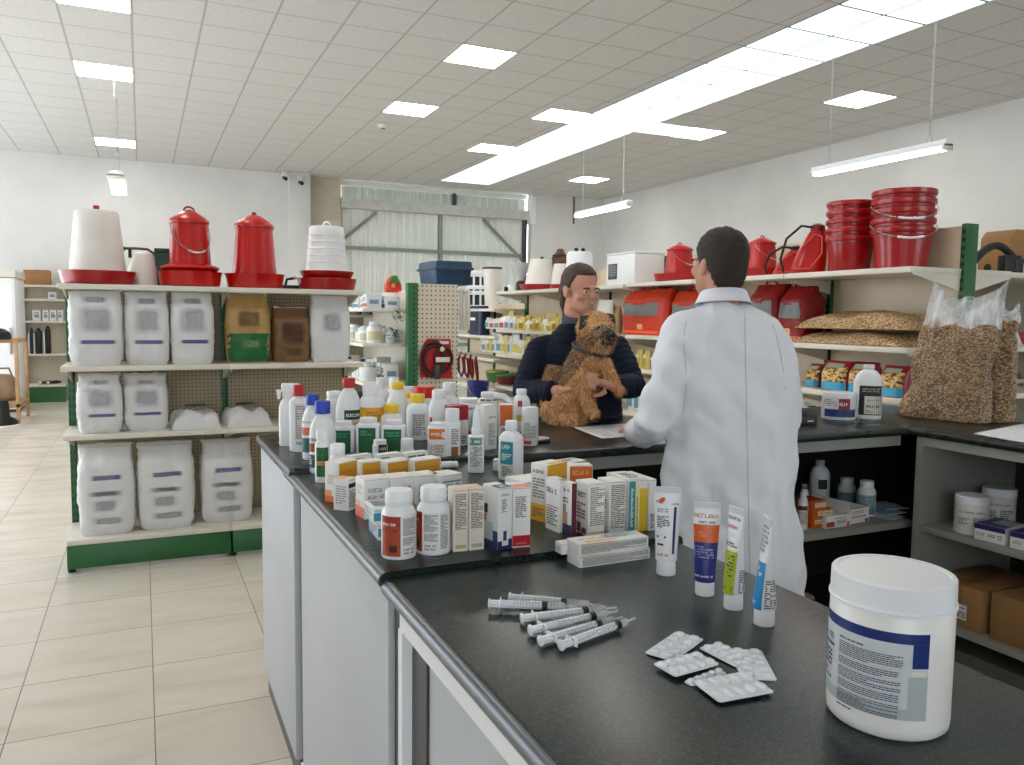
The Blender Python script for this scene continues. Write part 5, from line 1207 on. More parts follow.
def drinker(label, u, vb, wtray, wb, wt, vt, y=None, x=None, zb=None, ribs=False, knob=RED2, loop=False, base=RED2, double=False):
    p = at_y(u, vb, y) if y is not None else at_x(u, vb, x); m = mpp(p); R_ = wtray*m/2; Rb = wb*m/2; Rt = wt*m/2
    c = Vector((p.x, p.y, zb+.0005)); h = height_at(u, vt, c)-zb
    t = thing('poultry_drinker', label, 'poultry drinker', c, 0)
    hb = h*.17
    mb = MB(); pr = [(R_*.86, 0), (R_*.92, .006), (R_, hb*.9), (R_*1.0, hb), (R_*.95, hb), (R_*.9, hb*.4), (R_*.2, hb*.35)]
    mb.lathe(pr, base, seg=40)
    if double: mb.lathe([(R_*.78, hb*.95), (R_*.9, hb*1.5), (R_*.92, hb*1.62), (R_*.7, hb*1.62)], base, seg=40)
    mb.build('water_tray', t, 40)
    z0 = hb*.5 if not double else hb*1.5
    pr = [(Rb*1.0, z0), (Rb*1.03, z0+h*.02), (Rb, z0+h*.05)]
    n = 6
    for i in range(1, n):
        q = i/n; z = z0+h*.05+(h*.9-z0-h*.05)*q; rr = Rb+(Rt-Rb)*q
        if ribs: pr += [(rr*1.0, z-.004), (rr*1.02, z), (rr*.985, z+.004)]
        else: pr.append((rr, z))
    pr += [(Rt, h*.9), (Rt*.94, h*.925), (Rt*.5, h*.93), (Rt*.3, h*.93)]
    mb = MB(); mb.lathe(pr, MILKY if not ribs else WHITE, seg=40); mb.build('water_reservoir', t, 35)
    mb = MB()
    if loop: mb.tube([(Rt*.22*math.cos(a), 0, h*.93+h*.07*math.sin(a)) for a in [PI*k/8 for k in range(9)]], h*.014, WHITE, 8); mb.build('carry_loop', t)
    else: mb.box(-Rt*.14, Rt*.14, -Rt*.08, Rt*.08, h*.925, h, knob, .004); mb.box(-Rt*.2, Rt*.2, -Rt*.1, Rt*.1, h*.925, h*.945, knob, .003); mb.build('filler_knob', t)
    return t
drinker('large milky white drinker on a wide red tray, nearest the outer end of the shelving', 98.5, 281.5, 70, 52, 40, 205.5, y=5.52, zb=ZT)
drinker('ribbed white drinker with a loop, standing on double red trays', 327, 288, 58, 41, 34, 222, y=5.53, zb=ZT, ribs=True, loop=True, double=True)
# small drum sprayer with a lever behind the first drinker
p = at_y(144, 283, 5.7); m = mpp(p)
t = thing('drum_sprayer', 'small white drum with a dark lever tap behind the large milky drinker', 'sprayer', (p.x, 5.68, ZT+.0005))
mb = MB(); mb.lathe([(14*m, 0), (14.5*m, .01), (14*m, 18*m), (9*m, 32*m), (5*m, 34*m)], MILKY, seg=30); mb.build('drum', t)
mb = MB(); mb.tube([(-22*m, 0, 37*m), (-6*m, 0, 37.5*m), (4*m, 0, 37*m), (10*m, 0, 33*m), (15*m, 0, 24*m)], 1.3*m, DARK, 8); mb.box(-24*m, -16*m, -.01, .01, 35*m, 39*m, mat('brown_grip', (130, 60, 44), .5), .003); mb.tube([(-12*m, 0, 36*m), (-12*m, 0, 28*m)], 1.6*m, BLACK, 8); mb.build('lever', t)
p = at_y(164, 283, 5.72); t = thing('plastic_crate', 'dark green box tucked behind the looped red feeder', 'box', (p.x+.03, 5.69, ZT+.0005))
mb = MB(); mb.box(-.08, .08, -.06, .06, 0, .22, mat('dark_green_plastic', (32, 56, 46), .5), .006); mb.build('crate_body', t)
mb = MB(); mb.box(-.085, .085, -.065, .065, .2205, .245, mat('dark_green_plastic', (32, 56, 46), .5), .005); mb.build('lid', t)
p = at_y(290, 284, 5.6); t = thing('cable_tie_pack', 'small black clip pack lying between the red feeder and ribbed drinker', 'pack', (p.x, 5.6, ZT+.0005))
mb = MB(); mb.box(-.06, .06, -.05, .05, 0, .03, BLACK, .004); mb.build('pack_body', t)
mb = MB(); mb.tube([(-.03, 0, .032), (-.02, 0, .07), (.03, 0, .08)], .009, BLACK, 8); mb.ball((.035, 0, .082), .014, CREAM, 10, 6); mb.build('clip_arm', t)

# ================================================================ the long run on the staff side
TX = RGX+.22
def bucket(label, c, r, h, group, wires=0):
    t = thing('bucket', label, 'bucket', c, .4, group)
    mb = MB(); mb.lathe([(r*.76, 0), (r*.78, .004), (r*.9, h*.8), (r*.93, h*.81), (r*.93, h*.86), (r*.985, h*.87), (r, h*.9), (r, h*.985), (r*.985, h), (r*.95, h), (r*.93, h*.9), (r*.74, h*.04), (r*.2, h*.03)], RED2, seg=44); mb.build('bucket_body', t, 35)
    if wires:
        mb = MB(); th = face_cam(c)-.4
        pts = []
        for k in range(17):
            a = PI*k/16; x = r*1.03*math.cos(a); y = -abs(r*1.06*math.sin(a)); z = h*.86-h*.42*math.sin(a)**1.1*wires
            q = Matrix.Rotation(th+.25, 3, 'Z') @ Vector((x, y, z)); pts.append(q)
        mb.tube(pts, .0035, STEEL, 6); mb.tube(pts[6:11], .008, WHITE, 8); mb.build('wire_handle', t)
    return t
def stack(u, vb, vt, w, n, words_, wires):
    p = at_x(u, vb, TX); r = w*mpp(p)/2; c = Vector((TX+.02, p.y, 1.8855)); Ht = height_at(u, vt, c)-c.z
    step = .058; h = Ht-step*(n-1); out = []
    for i in range(n):
        bucket(words_[i], (c.x, c.y, c.z+i*step+.0004*i), r, h, None, wires.get(i, 0))
nm = ['bottom', 'second', 'third', 'fourth', 'topmost']
stack(898.5, 265, 192, 60, 5, ['red bucket %s in the taller stack beside the green post' % (('at the '+x) if x == 'bottom' else x) for x in nm], {1: .9, 3: .9})
stack(847, 270, 203, 48, 5, ['red bucket %s in the slightly lower stack behind the taller one' % (('at the '+x) if x == 'bottom' else x) for x in nm], {})
feeder('small red feeder with a hanging cord, on the wall-side run next to the man\'s head', 761, 279, 56, 29, 236, x=TX+.03, zb=1.8855, ring=False)
feeder('small red feeder with a wire hanger between the white box and the man', 679, 282.5, 50, 28, 243, x=TX-.02, zb=1.8855, ring=False)
# red watering cans with hoses
def can(label, u, vb, vt, w, lean, big):
    p = at_x(u, vb, TX-.02); m = mpp(p); c = Vector((p.x, p.y, 1.8855)); h = height_at(u, vt, c)-c.z; W = w*m
    t = thing('sprayer_can', label, 'sprayer', c, face_cam(c))
    mb = MB(); rs = []
    for k in range(15):
        q = k/14; hw = W/2*(1-.55*q**1.8); dp = .1*(1-.4*q); cx = lean*q*W*.55
        rs.append([(cx+sect(2*PI*i/24, 3)[0]*hw, sect(2*PI*i/24, 3)[1]*dp, h*.84*q) for i in range(24)])
    mb.rings(rs, RED); mb.build('tank', t, 60)
    mb = MB(); cx = lean*W*.55
    mb.lathe([(W*.2, 0), (W*.21, h*.04), (W*.2, h*.12), (W*.1, h*.16)], mat('dark_red_handle', (120, 20, 16), .4) if big else BLACK, (cx, 0, h*.84), 18); mb.build('cap', t)
    mb = MB(); mb.tube([(cx-W*.15, -.04, h*.92), (cx-W*.45, -.05, h*.95), (cx-W*.85, -.06, h*.7), (cx-W*1.0, -.05, h*.3), (cx-W*.9, -.04, h*.05)], .009, BLACK, 8); mb.build('hose', t)
    mb = MB(); pts = [(cx*q-W*.5*(1-.5*q**1.8)*.96, -.105, h*.84*q) for q in (.05, .2, .4, .6)]+[(0, -.115, h*.08)]
    mb.tube([(-W*.38, -.1, h*.1), (-W*.3+cx*.5, -.1, h*.5), (cx*.95-W*.05, -.07, h*.78), (cx+W*.12, -.075, h*.72), (W*.3+cx*.4, -.1, h*.4), (W*.1, -.108, h*.1), (-W*.38, -.1, h*.1)], .006, mat('pale_red_seam', (226, 90, 70), .4), 6); mb.build('moulded_rim', t)
can('large red tank sprayer with a black hose, leaning beside the bucket stacks', 806, 273, 224, 34, .5, True)
can('smaller red tank sprayer half hidden behind the larger one', 787, 276, 246, 30, .5, False)
# white drinkers and appliances further along
ZR = 1.8755
def rp(u, v=None, x=TX): return at_x(u, v or 290, x)
def boxthing(name, label, cat, u0, u1, vt, x, zb, d, m, rz=-PI/2, vb=None):
    p, q = at_x(u0, vb or 288, x), at_x(u1, vb or 288, x); w = abs(p.y-q.y); c = Vector((x+d/2, (p.y+q.y)/2, zb)); h = height_at(u1, vt, Vector((x, q.y, 0)))-zb
    t = thing(name, label, cat, c, rz); return t, w, h
t, w, h = boxthing('white_cabinet', 'white appliance box with a dark label panel, standing behind the woman\'s head', 'appliance', 606, 634, 253, RGX+.08, ZR, .34, WHITE)
mb = MB(); mb.box(-w/2, w/2, -.17, .17, 0, h, WHITE, .01); b_ = mb.build('cabinet_body', t)
mb = MB(); mb.box(-w*.42, -w*.1, -.1735, -.171, h*.2, h*.72, DARK); l = mb.build('label_panel', t)
mb = MB(); words(mb, lambda s, tt: (s, -.1742, tt), -w*.4, -w*.12, h*.3, h*.68, 5, mat('pale_print', (150, 152, 158), .7), seed=2); mb.build('lettering', l)
mb = MB(); mb.box(-w/2-.002, w/2+.002, -.172, .172, h+.0005, h+.02, WHITE, .006); mb.build('lid', t)
drinker('white drinker with a black knob on a red base, behind the woman', 541.5, 288.5, 44, 34, 24, 257, x=TX, zb=ZR, knob=BLACK)
drinker('second white drinker on a red base, just touching the woman\'s head', 561, 288, 23, 21, 15, 262, x=TX-.03, zb=ZR, knob=BLACK)
p = at_x(579, 287, TX+.1); m = mpp(p)
t = thing('storage_canister', 'white canister with two black knobs above the woman\'s head', 'canister', (p.x, p.y, ZR+.0005))
h = height_at(579, 252, p)-ZR
mb = MB(); mb.lathe([(13*m, 0), (13.5*m, .01), (13*m, h*.9), (11*m, h)], WHITE, seg=30); mb.build('canister_body', t)
for s in (-4, 4):
    mb = MB(); mb.lathe([(1.8*m, 0), (2*m, 3*m), (1*m, 4*m)], BLACK, (s*m, 0, h), 12); mb.build('knob', t)
p = at_x(557, 287, TX+.15); h = height_at(557, 249, p)-ZR; m = mpp(p)
t = thing('brown_sack', 'brown upright bag between the white drinkers, above the woman', 'bag', (p.x, p.y, ZR+.0005), -1.0)
mb = MB(); rs = []
for k in range(14):
    q = k/13; ww = 8*m*(1+.25*math.sin(q*3)-.75*max(0, q-.72)/.28); rs.append([(sect(2*PI*i/24, 2.6)[0]*ww+3*m*q+m*noise.noise((i*.5, q*4, 1)), sect(2*PI*i/24, 2.6)[1]*ww*.7, h*q) for i in range(24)])
mb.rings(rs, mat('brown_fabric', (92, 64, 44), .85, vary=.25, bump=.4, bscale=60)); mb.build('bag_body', t, 70)
mb = MB(); mb.lathe([(7*m, h*.8), (7.4*m, h*.83), (7*m, h*.86)], mat('dark_cord', (50, 36, 28), .8), (2.4*m, 0, 0), 20); mb.build('tie_cord', t)
p = at_x(521, 292, TX); h = height_at(521, 263, p)-ZR; m = mpp(p)
t = thing('hopper_mill', 'grey funnel-topped grain mill with a black motor base, beside the white drinker', 'grain mill', (p.x, p.y, ZR+.0005))
mb = MB(); mb.lathe([(2.5*m, h*.35), (3*m, h*.45), (9.5*m, h*.9), (10*m, h), (9.4*m, h), (3*m, h*.5)], mat('grey_hopper', (176, 178, 180), .4), seg=28); mb.build('hopper', t)
mb = MB(); mb.lathe([(5*m, 0), (5.2*m, h*.3), (3*m, h*.38)], BLACK, seg=20); mb.tube([(4*m, 0, h*.2), (10*m, 0, h*.22)], 2.6*m, DARK, 12); mb.build('motor_base', t)
p = at_x(509, 294, TX-.04); m = mpp(p); h = height_at(509, 285, p)-ZR
t = thing('white_jar', 'short white pot with a black clip beside the grain mill', 'pot', (p.x, p.y, ZR+.0005))
mb = MB(); mb.lathe([(4.5*m, 0), (5*m, .01), (4.5*m, h)], WHITE, (3*m, 0, 0), 20); mb.build('pot_body', t)
mb = MB(); mb.box(-5*m, -1.6*m, -.02, .02, 0, h*.7, BLACK, .004); mb.build('clip', t)
ZL = 1.6605
def lowp(u, x=TX): return at_x(u, 300, x)
p = lowp(492); m = mpp(p); h = height_at(492, 267.5, p)-ZL
t = thing('waste_bin', 'white plastic bin with a dark rim on the lower end shelf', 'bin', (p.x, p.y, ZL+.0005))
mb = MB(); mb.lathe([(6.5*m, 0), (7*m, .01), (9.2*m, h*.97), (8.6*m, h*.97), (6.2*m, .02)], MILKY, seg=28); mb.build('bin_body', t)
mb = MB(); mb.lathe([(9*m, h*.955), (9.7*m, h*.96), (9.7*m, h), (9*m, h), (9*m, h*.955)], mat('dark_brown_rim', (62, 44, 38), .5), seg=28, cap0=False, cap1=False); mb.build('rim', t)
p = lowp(476); m = mpp(p); h = height_at(476, 270, p)-ZL
t = thing('plastic_crate', 'white slatted crate with square openings on the lower end shelf', 'crate', (p.x, p.y, ZL+.0005), face_cam(p))
mb = MB(); W = 10*m
for x in (-W, -W*.33, W*.33, W-.02): mb.box(x, x+.03, -.12, -.1, 0, h*.92, WHITE, .003)
for z in (0, h*.36, h*.5, h*.88): mb.box(-W, W+.01, -.121, -.099, z, z+h*.1, WHITE, .003)
mb.build('front_frame', t)
mb = MB(); mb.box(-W, W+.01, .1, .12, 0, h, WHITE); mb.box(-W, -W+.02, -.1, .1, 0, h, WHITE); mb.box(W-.01, W+.01, -.1, .1, 0, h, WHITE); mb.box(-W, W, -.1, .1, 0, .02, WHITE); mb.build('crate_body', t)
mb = MB(); mb.box(-W+.03, W-.02, -.09, .0, .02, h*.82, mat('dark_crate_contents', (46, 46, 48), .6)); mb.build('dark_liner', t)

# middle shelf: red bags with grey windows, grain bags lying flat
REDBAG = m_sack('orange_red_bag', (214, 58, 26), .35); GREYWIN = mat('grey_window_print', (112, 114, 112), .4, vary=.12)
ZM = 1.4025
def redbag(label, u0, u1, vt, x, seed, dark=False):
    p, q = at_x(u0, 333, x), at_x(u1, 333, x); w = abs(p.y-q.y); c = Vector((x+.14, (p.y+q.y)/2, ZM)); h = height_at((u0+u1)/2, vt, Vector((x, c.y, 0)))-ZM
    t = thing('litter_bag', label, 'bag', c, -PI/2)
    mm = REDBAG if not dark else m_dark
    mb = MB(); rs = []
    def P(i, q, off=0):
        x_, y_ = sect(i, 4); wd = w/2*(.96+.05*math.sin(q*PI)); dp = (.13 if q < .75 else .13*(1-.75*(q-.75)/.25))
        nz = noise.noise((x_*3+seed, y_*3, q*5))*.016
        return Vector((x_*wd+nz, y_*(dp+off)+nz, q*h))
    for k in range(20): rs.append([P(2*PI*i/40, k/19) for i in range(40)])
    mb.rings(rs, mm); mb.build('bag_body', t, 70)
    mb = MB()
    def f(s, q):
        x_ = s*2-1; yv = -(max(0, 1-abs(x_)**4))**.25; return P(math.atan2(yv, x_), q, .0)+Vector((0, -.004, 0))
    patch(mb, f, .08, .86, .42, .7, GREYWIN, 12, 6); patch(mb, lambda s, q: f(s, q)+Vector((0, -.001, 0)), .3, .62, .66, .74, mm, 6, 3)
    patch(mb, f, .42, .56, .12, .24, mat('pale_orange_spot', (240, 170, 120), .5), 4, 4)
    patch(mb, f, .1, .9, .04, .1, mat('bright_orange_print', (246, 96, 36), .5), 8, 2)
    l = mb.build('printed_panel', t, 70)
    mb = MB(); mb.tube([(-w*.2, -.02, h), (-w*.12, -.03, h+.03), (w*.12, -.03, h+.03), (w*.2, -.02, h)], .009, RED2, 8); mb.build('carry_handle', t)
m_dark = m_sack('deep_red_bag', (150, 22, 20), .3)
redbag('orange-red bag with a grey printed window on the middle shelf, beside the dog\'s head', 617, 662, 289, RGX+.04, 1)
redbag('orange-red bag with a grey printed window, half hidden by the man\'s collar', 666, 704, 290, RGX+.06, 2)
redbag('deep red bag on the middle shelf just behind the man\'s shoulder', 744, 772, 284, RGX+.08, 3, True)
redbag('deep red bag on the middle shelf next to the flat grain bags', 774, 800, 286, RGX+.1, 4, True)
GR2 = m_grain('pale_grain', 120, ((112, 80, 40), (196, 154, 92), (224, 188, 128), (156, 114, 60)))
def flatbag(label, u0, u1, vb, zb, h, seed):
    p, q = at_x(u0, vb, RGX+.02), at_x(u1, vb, RGX+.02); w = abs(p.y-q.y); c = Vector((RGX+.22, (p.y+q.y)/2, zb))
    t = thing('grain_bag', label, 'bag', c, -PI/2)
    mb = MB(); n, m_ = 30, 16; k = mb.mi(GR2); d = .4
    def hh(x, y, s): return h*((1-abs(x)**3.5)**.6*(1-abs(y)**3)**.5)*(.78+.35*noise.noise((x*1.5+seed, y, s)))+.006*noise.noise((x*8, y*8, seed))
    T_ = [[mb.bm.verts.new((w/2*(-1+2*i/n), d/2*(-1+2*j/m_), max(.003, hh(-1+2*i/n, -1+2*j/m_, 1)))) for i in range(n+1)] for j in range(m_+1)]
    B_ = [[mb.bm.verts.new((v.co.x, v.co.y, 0)) for v in r] for r in T_]
    for j in range(m_):
        for i in range(n):
            mb.bm.faces.new((T_[j][i], T_[j][i+1], T_[j+1][i+1], T_[j+1][i])).material_index = k; mb.bm.faces.new((B_[j+1][i], B_[j+1][i+1], B_[j][i+1], B_[j][i])).material_index = k
    mb.build('grain_fill', t, 80)
    mb = MB(); k = mb.mi(m_film('clear_film_tight', .07, (240, 240, 240), .1))
    T_ = [[mb.bm.verts.new((w/2*1.01*(-1+2*i/n), d/2*1.02*(-1+2*j/m_), max(.004, hh(-1+2*i/n, -1+2*j/m_, 1))+.003)) for i in range(n+1)] for j in range(m_+1)]
    for j in range(m_):
        for i in range(n): mb.bm.faces.new((T_[j][i], T_[j][i+1], T_[j+1][i+1], T_[j+1][i])).material_index = k
    mb.build('plastic_film', t, 80)
    mb = MB(); mb.prism([(-w/2-.07, -.13), (-w/2+.02, -.17), (-w/2+.02, .05), (-w/2-.08, .0)], 'z', h*.25, h*.25+.003, m_film('clear_film_flap', .5, (226, 228, 230), .2)); mb.build('film_tail', t)
flatbag('flat clear bag of pale grain at the bottom of the two on the middle shelf', 788, 907, 343, ZM, .115, 2)
flatbag('flat clear bag of pale grain lying on top of the other on the middle shelf', 794, 904, 343, ZM+.1, .15, 4)

# small packets, in rows, each its own thing
PK = [((224, 206, 120), (196, 170, 60)), ((232, 228, 216), (90, 150, 170)), ((236, 234, 228), (190, 60, 50)), ((214, 190, 96), (150, 120, 50)), ((226, 226, 226), (110, 120, 170)), ((240, 240, 236), (220, 200, 80))]
def packet(label, p, rz, w, h, d, cs, group, kind=0):
    t = thing('snack_packet', label, 'packet', p, rz, group)
    mb = MB(); rs = []
    for k in range(7):
        q = k/6; dp = d/2*max(.08, math.sin(PI*min(1, .15+q*.85))**.6); wd = w/2*(1-.08*q)
        rs.append([(sect(2*PI*i/14, 3)[0]*wd, sect(2*PI*i/14, 3)[1]*dp, h*q) for i in range(14)])
    mb.rings(rs, C(cs[0])); mb.build('packet_body', t, 60)
    mb = MB(); patch(mb, lambda s, q: (s*w, -d/2*1.02-.001, q*h), -.34, .34, .15, .55, C(cs[1])); patch(mb, lambda s, q: (s*w, -d/2*1.02-.0015, q*h), -.2, .2, .6, .75, WHITE2); mb.build('printed_panel', t)
    return t
def packrow(n, u0, u1, x, zb, vt, desc, pal, seed, w=None):
    a, b = at_x(u0, 340, x), at_x(u1, 340, x); r = random.Random(seed)
    for i in range(n):
        q = (i+.5)/n; y = a.y+(b.y-a.y)*q; ww = abs(a.y-b.y)/n*.9
        h = (height_at((u0+u1)/2, vt, Vector((x, y, 0)))-zb)*r.uniform(.75, 1.08)
        cs = PK[r.choice(pal)]
        packet(desc, (x+.05, y, zb+.0005), -PI/2+r.uniform(-.2, .2), ww, h, .07, cs, desc, 0)
ZM2, Z32 = 1.3925, 1.0805
packrow(9, 562, 512, RGX+.04, ZM2, 318, 'yellow or cream packet on the middle shelf behind the woman\'s shoulder', (0, 3, 5), 3)
packrow(6, 513, 483, RGX+.03, ZM2, 316, 'small pale carton or packet in the row above the woman\'s elbow', (1, 2, 4), 5)
packrow(11, 540, 480, RGX+.04, Z32, 335, 'pale packet in the crowded row on the shelf above the green-lidded tub', (1, 4, 0, 5), 6)
packrow(6, 566, 500, RGX+.17, ZM2, 312, 'tan or yellow bag in the back row on the shelf behind the woman', (0, 3), 13)
packrow(8, 545, 478, RGX+.17, Z32, 329, 'white or yellow box in the back row of the crowded lower shelf', (1, 4, 5), 14)
packrow(4, 655, 626, RGX+.04, Z32+.01, 350, 'yellow packet on the shelf below the orange-red bags', (0, 3), 8)
packrow(4, 655, 626, RGX+.04, .6805, 382, 'white packet on the low shelf beside the dog\'s paw', (1, 4), 9)
for i, (u, x, zb, vt, l) in enumerate(((600, RGX+.05, ZM, 300, 'white printed bag on the middle shelf behind the dog\'s ear'), (611, RGX+.1, ZM, 306, 'tan pointed packet on the middle shelf behind the dog\'s ear'))):
    p = at_x(u, 330, x); h = height_at(u, vt, p)-zb; packet(l, (x+.06, p.y, zb), -PI/2, .3 if i == 0 else .16, h, .1, ((232, 230, 226), (130, 140, 150)) if i == 0 else ((176, 148, 104), (120, 90, 60)), None)
# dog biscuit bags
BISC = m_grain('biscuit_picture', 52, ((90, 60, 36), (216, 178, 110), (232, 206, 150), (180, 130, 72)))
def biscuit(label, u0, u1, vt, x, zb):
    p, q = at_x(u0, 400, x), at_x(u1, 400, x); w = abs(p.y-q.y); y = (p.y+q.y)/2; h = height_at((u0+u1)/2, vt, Vector((x, y, 0)))-zb
    t = thing('biscuit_bag', label, 'bag', (x+.09, y, zb), -PI/2)
    def P(i, k, off=0):
        x_, y_ = sect(i, 3.4); dp = .085*(1 if k < .6 else 1-.85*(k-.6)/.4); return Vector((x_*w/2*(1-.04*k), y_*(dp+off), k*h))
    mb = MB(); mb.rings([[P(2*PI*i/28, k/12) for i in range(28)] for k in range(13)], C((150, 24, 28), .3)); mb.build('bag_body', t, 60)
    mb = MB()
    def f(s, k, o=.003): x_ = s*2-1; yv = -(max(0, 1-abs(x_)**3.4))**(1/3.4); return P(math.atan2(yv, x_), k)+Vector((0, -o, 0))
    patch(mb, f, .04, .96, .3, .8, BISC, 10, 8); patch(mb, f, .04, .96, .03, .3, C((40, 160, 196), .35), 10, 4); patch(mb, lambda s, k: f(s, k, .004), .15, .8, .78, .92, mat('grey_green_print', (176, 178, 160), .4), 8, 3)
    mb.build('printed_panel', t, 60)
ZK = rz[2]+.0005
biscuit('bag of dog biscuits with a blue base, nearest the man', 816, 843, 361, RGX+.03, ZK)
biscuit('bag of dog biscuits with a blue base, behind the white tub and bottle', 843, 868, 362, RGX+.05, ZK)
biscuit('bag of dog biscuits with a blue base, beside the clear grain bag', 874, 900, 366, RGX+.04, ZK)
biscuit('dark red bag half hidden between the man and the dog biscuits', 801, 815, 364, RGX+.12, ZK)
# tubs at the foot of the run by the halters
t = thing('storage_tub', 'dark red tub with a green lid on the low shelf behind the woman\'s elbow', 'tub', (RGX+.2, at_x(502, 385, RGX+.1).y, .6805), 0)
hh_ = height_at(502, 374, t.location)-.68; r = 13*mpp(t.location)
mb = MB(); mb.lathe([(r*.85, 0), (r*.9, .01), (r, hh_*.86)], C((112, 22, 30)), seg=28); mb.build('tub_body', t)
mb = MB(); mb.lathe([(r*1.04, hh_*.84), (r*1.06, hh_*.87), (r*1.06, hh_*.97), (r*.9, hh_)], C((40, 120, 66)), seg=28); mb.build('lid', t)
t = thing('storage_tub', 'yellow-green lidded basin behind the red and green tub', 'tub', (RGX+.22, at_x(489, 380, RGX+.1).y, .6805), 0)
hh_ = height_at(489, 369.5, t.location)-.68; r = 12*mpp(t.location)
mb = MB(); mb.lathe([(r*.8, 0), (r, hh_*.8)], C((70, 110, 60)), seg=28); mb.build('tub_body', t)
mb = MB(); mb.lathe([(r*1.02, hh_*.8), (r*1.02, hh_*.9), (r*.5, hh_)], mat('yellow_green_lid', (176, 186, 80), .4, vary=.2), seg=28); mb.build('lid', t)
p = at_x(478, 392, RGX-.25); t = thing('bucket', 'blue bucket on the floor side below the red halters', 'bucket', (p.x, p.y, .0005), 0)
h = height_at(478, 381, p); r = 11*mpp(p)
mb = MB(); mb.lathe([(r*.7, 0), (r*.9, h*.9), (r, h*.92), (r, h), (r*.92, h), (r*.7, .05)], C((34, 50, 130)), seg=28); mb.build('bucket_body', t)
mb = MB(); mb.tube([(r*math.cos(PI*k/10), -r*math.sin(PI*k/10)*.9, h*.9-h*.2*math.sin(PI*k/10)) for k in range(11)], .006, STEEL, 6); mb.build('wire_handle', t)
# far side of the run: tool and cardboard beyond the green post
def far(u, v, y): return at_y(u, v, y)
zsh = 1.8855
a = far(983, 267, 3.5); b = far(1022, 267, 3.5)
t = thing('power_tool', 'black hand tool with an arched handle on the shelf beyond the green post', 'tool', ((a.x+b.x)/2, 3.55, zsh+.0005), -.1); w = b.x-a.x; m = w/39
mb = MB(); pts = [(-w/2+w*k/12, 0, m*(5+13*math.sin(PI*(k+.6)/13))) for k in range(13)]
mb.tube(pts, [3*m]*2+[2.6*m]*9+[3*m]*2, BLACK, 10, r2=.025); mb.box(w*.12, w*.5, -.03, .03, 0, 12*m, BLACK, .008); mb.build('tool_body', t)
mb = MB(); mb.box(w*.36, w*.42, -.034, -.03, 2*m, 9*m, DARK); mb.build('vent_slot', t)
mb = MB(); mb.ball((-w*.18, -.0, 3.4*m), (2.6*m, .02, 2.6*m), BLACK, 14, 8); mb.box(-w*.5, w*.1, -.02, .02, 0, 1.2*m, BLACK); mb.build('trigger_wheel', t)
a = far(1006, 263, 3.9); t = thing('cardboard_tray', 'tan cardboard box standing behind the black hand tool', 'box', (a.x+.2, 4.0, zsh+.0005), 0)
h = height_at(1006, 229, a)-zsh
mb = MB(); mb.prism([(-.2, 0), (.25, 0), (.25, h), (-.13, h), (-.18, h*.85)], 'y', -.12, .12, CARDB, .004); mb.build('box_body', t)
mb = MB(); mb.box(-.19, .26, -.125, .125, .0, h*.4, mat('navy_sleeve', (28, 38, 58), .6)); mb.build('printed_sleeve', t)
SX0, SX1, SYA, SYB = RGB+.09+.46*.8+.03, 5.95, 3.42, 5.2
t = thing('shelving_unit', 'cream shelving beyond the green post, holding parcels and a tan box', 'shelving', (0, 0, 0))
for z in (zsh, rz[1]-.0, rz[2]-.0, .6):
    mb = MB(); mb.box(SX0, SX1, SYA, SYB, z-.036, z-.0005, CREAM, .005); mb.build('shelf', t)
mb = MB(); mb.box(SX1, SX1+.02, SYA, SYB, .1, 2.0, CREAM); mb.build('back_panel', t)
for y in (SYA, SYB): mb = MB(); mb.box(SX1+.021, SX1+.08, y-.02, y+.02, 0, 2.1, GREEN); mb.build('upright', t)
r = random.Random(4)
for i, (u, v, zz, cs, l) in enumerate(((985, 309, rz[1], (96, 64, 52), 'brown folded bag on the shelf beyond the grain bags'), (1003, 311, rz[1], (214, 206, 200), 'pale wrapped parcel on the shelf beyond the grain bags'), (1018, 334, rz[1]-.01, (190, 60, 60), 'white and red packet on the shelf beyond the grain bags'), (1010, 372, rz[2], (176, 120, 84), 'tan packet on the lower shelf beyond the grain bags'))):
    p = far(u, v, 3.62+.1*i); t = thing('wrapped_parcel', l, 'parcel', (p.x, p.y, zz+.0005), r.uniform(-.3, .3))
    mb = MB(); mb.rings([[(sect(2*PI*k/20, 3)[0]*.13*(1-.25*q), sect(2*PI*k/20, 3)[1]*.1*(1-.3*q), .09*q+.01*noise.noise((k, q, i))*q) for k in range(20)] for q in (0, .1, .4, .7, .9, 1)], mat('parcel_%d' % i, cs, .6, vary=.12)); mb.build('parcel_body', t, 60)
    mb = MB(); mb.box(-.05, .05, -.102, -.1, .02, .05, WHITE2); mb.build('label', t)

# ================================================================ pegboard stand: storage box, halters, hoops, side shelves
a, b = at_y(418, 284, PSY+.5), at_y(465, 284, PSY+.5); w = b.x-a.x; h = height_at(440, 262, Vector((a.x, PSY+.4, 0)))-pz
t = thing('storage_box', 'dark blue lidded plastic box on top of the pegboard stand', 'box', ((a.x+b.x)/2, PSY+.42, pz+.001), 0)
BLUB = mat('petrol_blue_plastic', (24, 62, 92), .45, vary=.06)
mb = MB(); w *= .86
mb.rings([[(sect(2*PI*i/32, 7)[0]*w/2*s, sect(2*PI*i/32, 7)[1]*.3*s, z) for i in range(32)] for s, z in ((.84, 0), (.86, .01), (.93, h*.62), (.95, h*.63), (.95, h*.68))], BLUB); mb.build('box_body', t, 30)
mb = MB(); mb.rings([[(sect(2*PI*i/32, 7)[0]*w/2*s, sect(2*PI*i/32, 7)[1]*.31*s, z) for i in range(32)] for s, z in ((1.0, h*.64), (1.02, h*.66), (1.0, h*.74), (.95, h*.76), (.93, h*.98), (.9, h))], BLUB); mb.build('lid', t, 30)
mb = MB(); mb.box(-w*.17, -w*.11, -.315, -.29, h*.5, h*.98, BLUB, .006); mb.build('clasp', t)
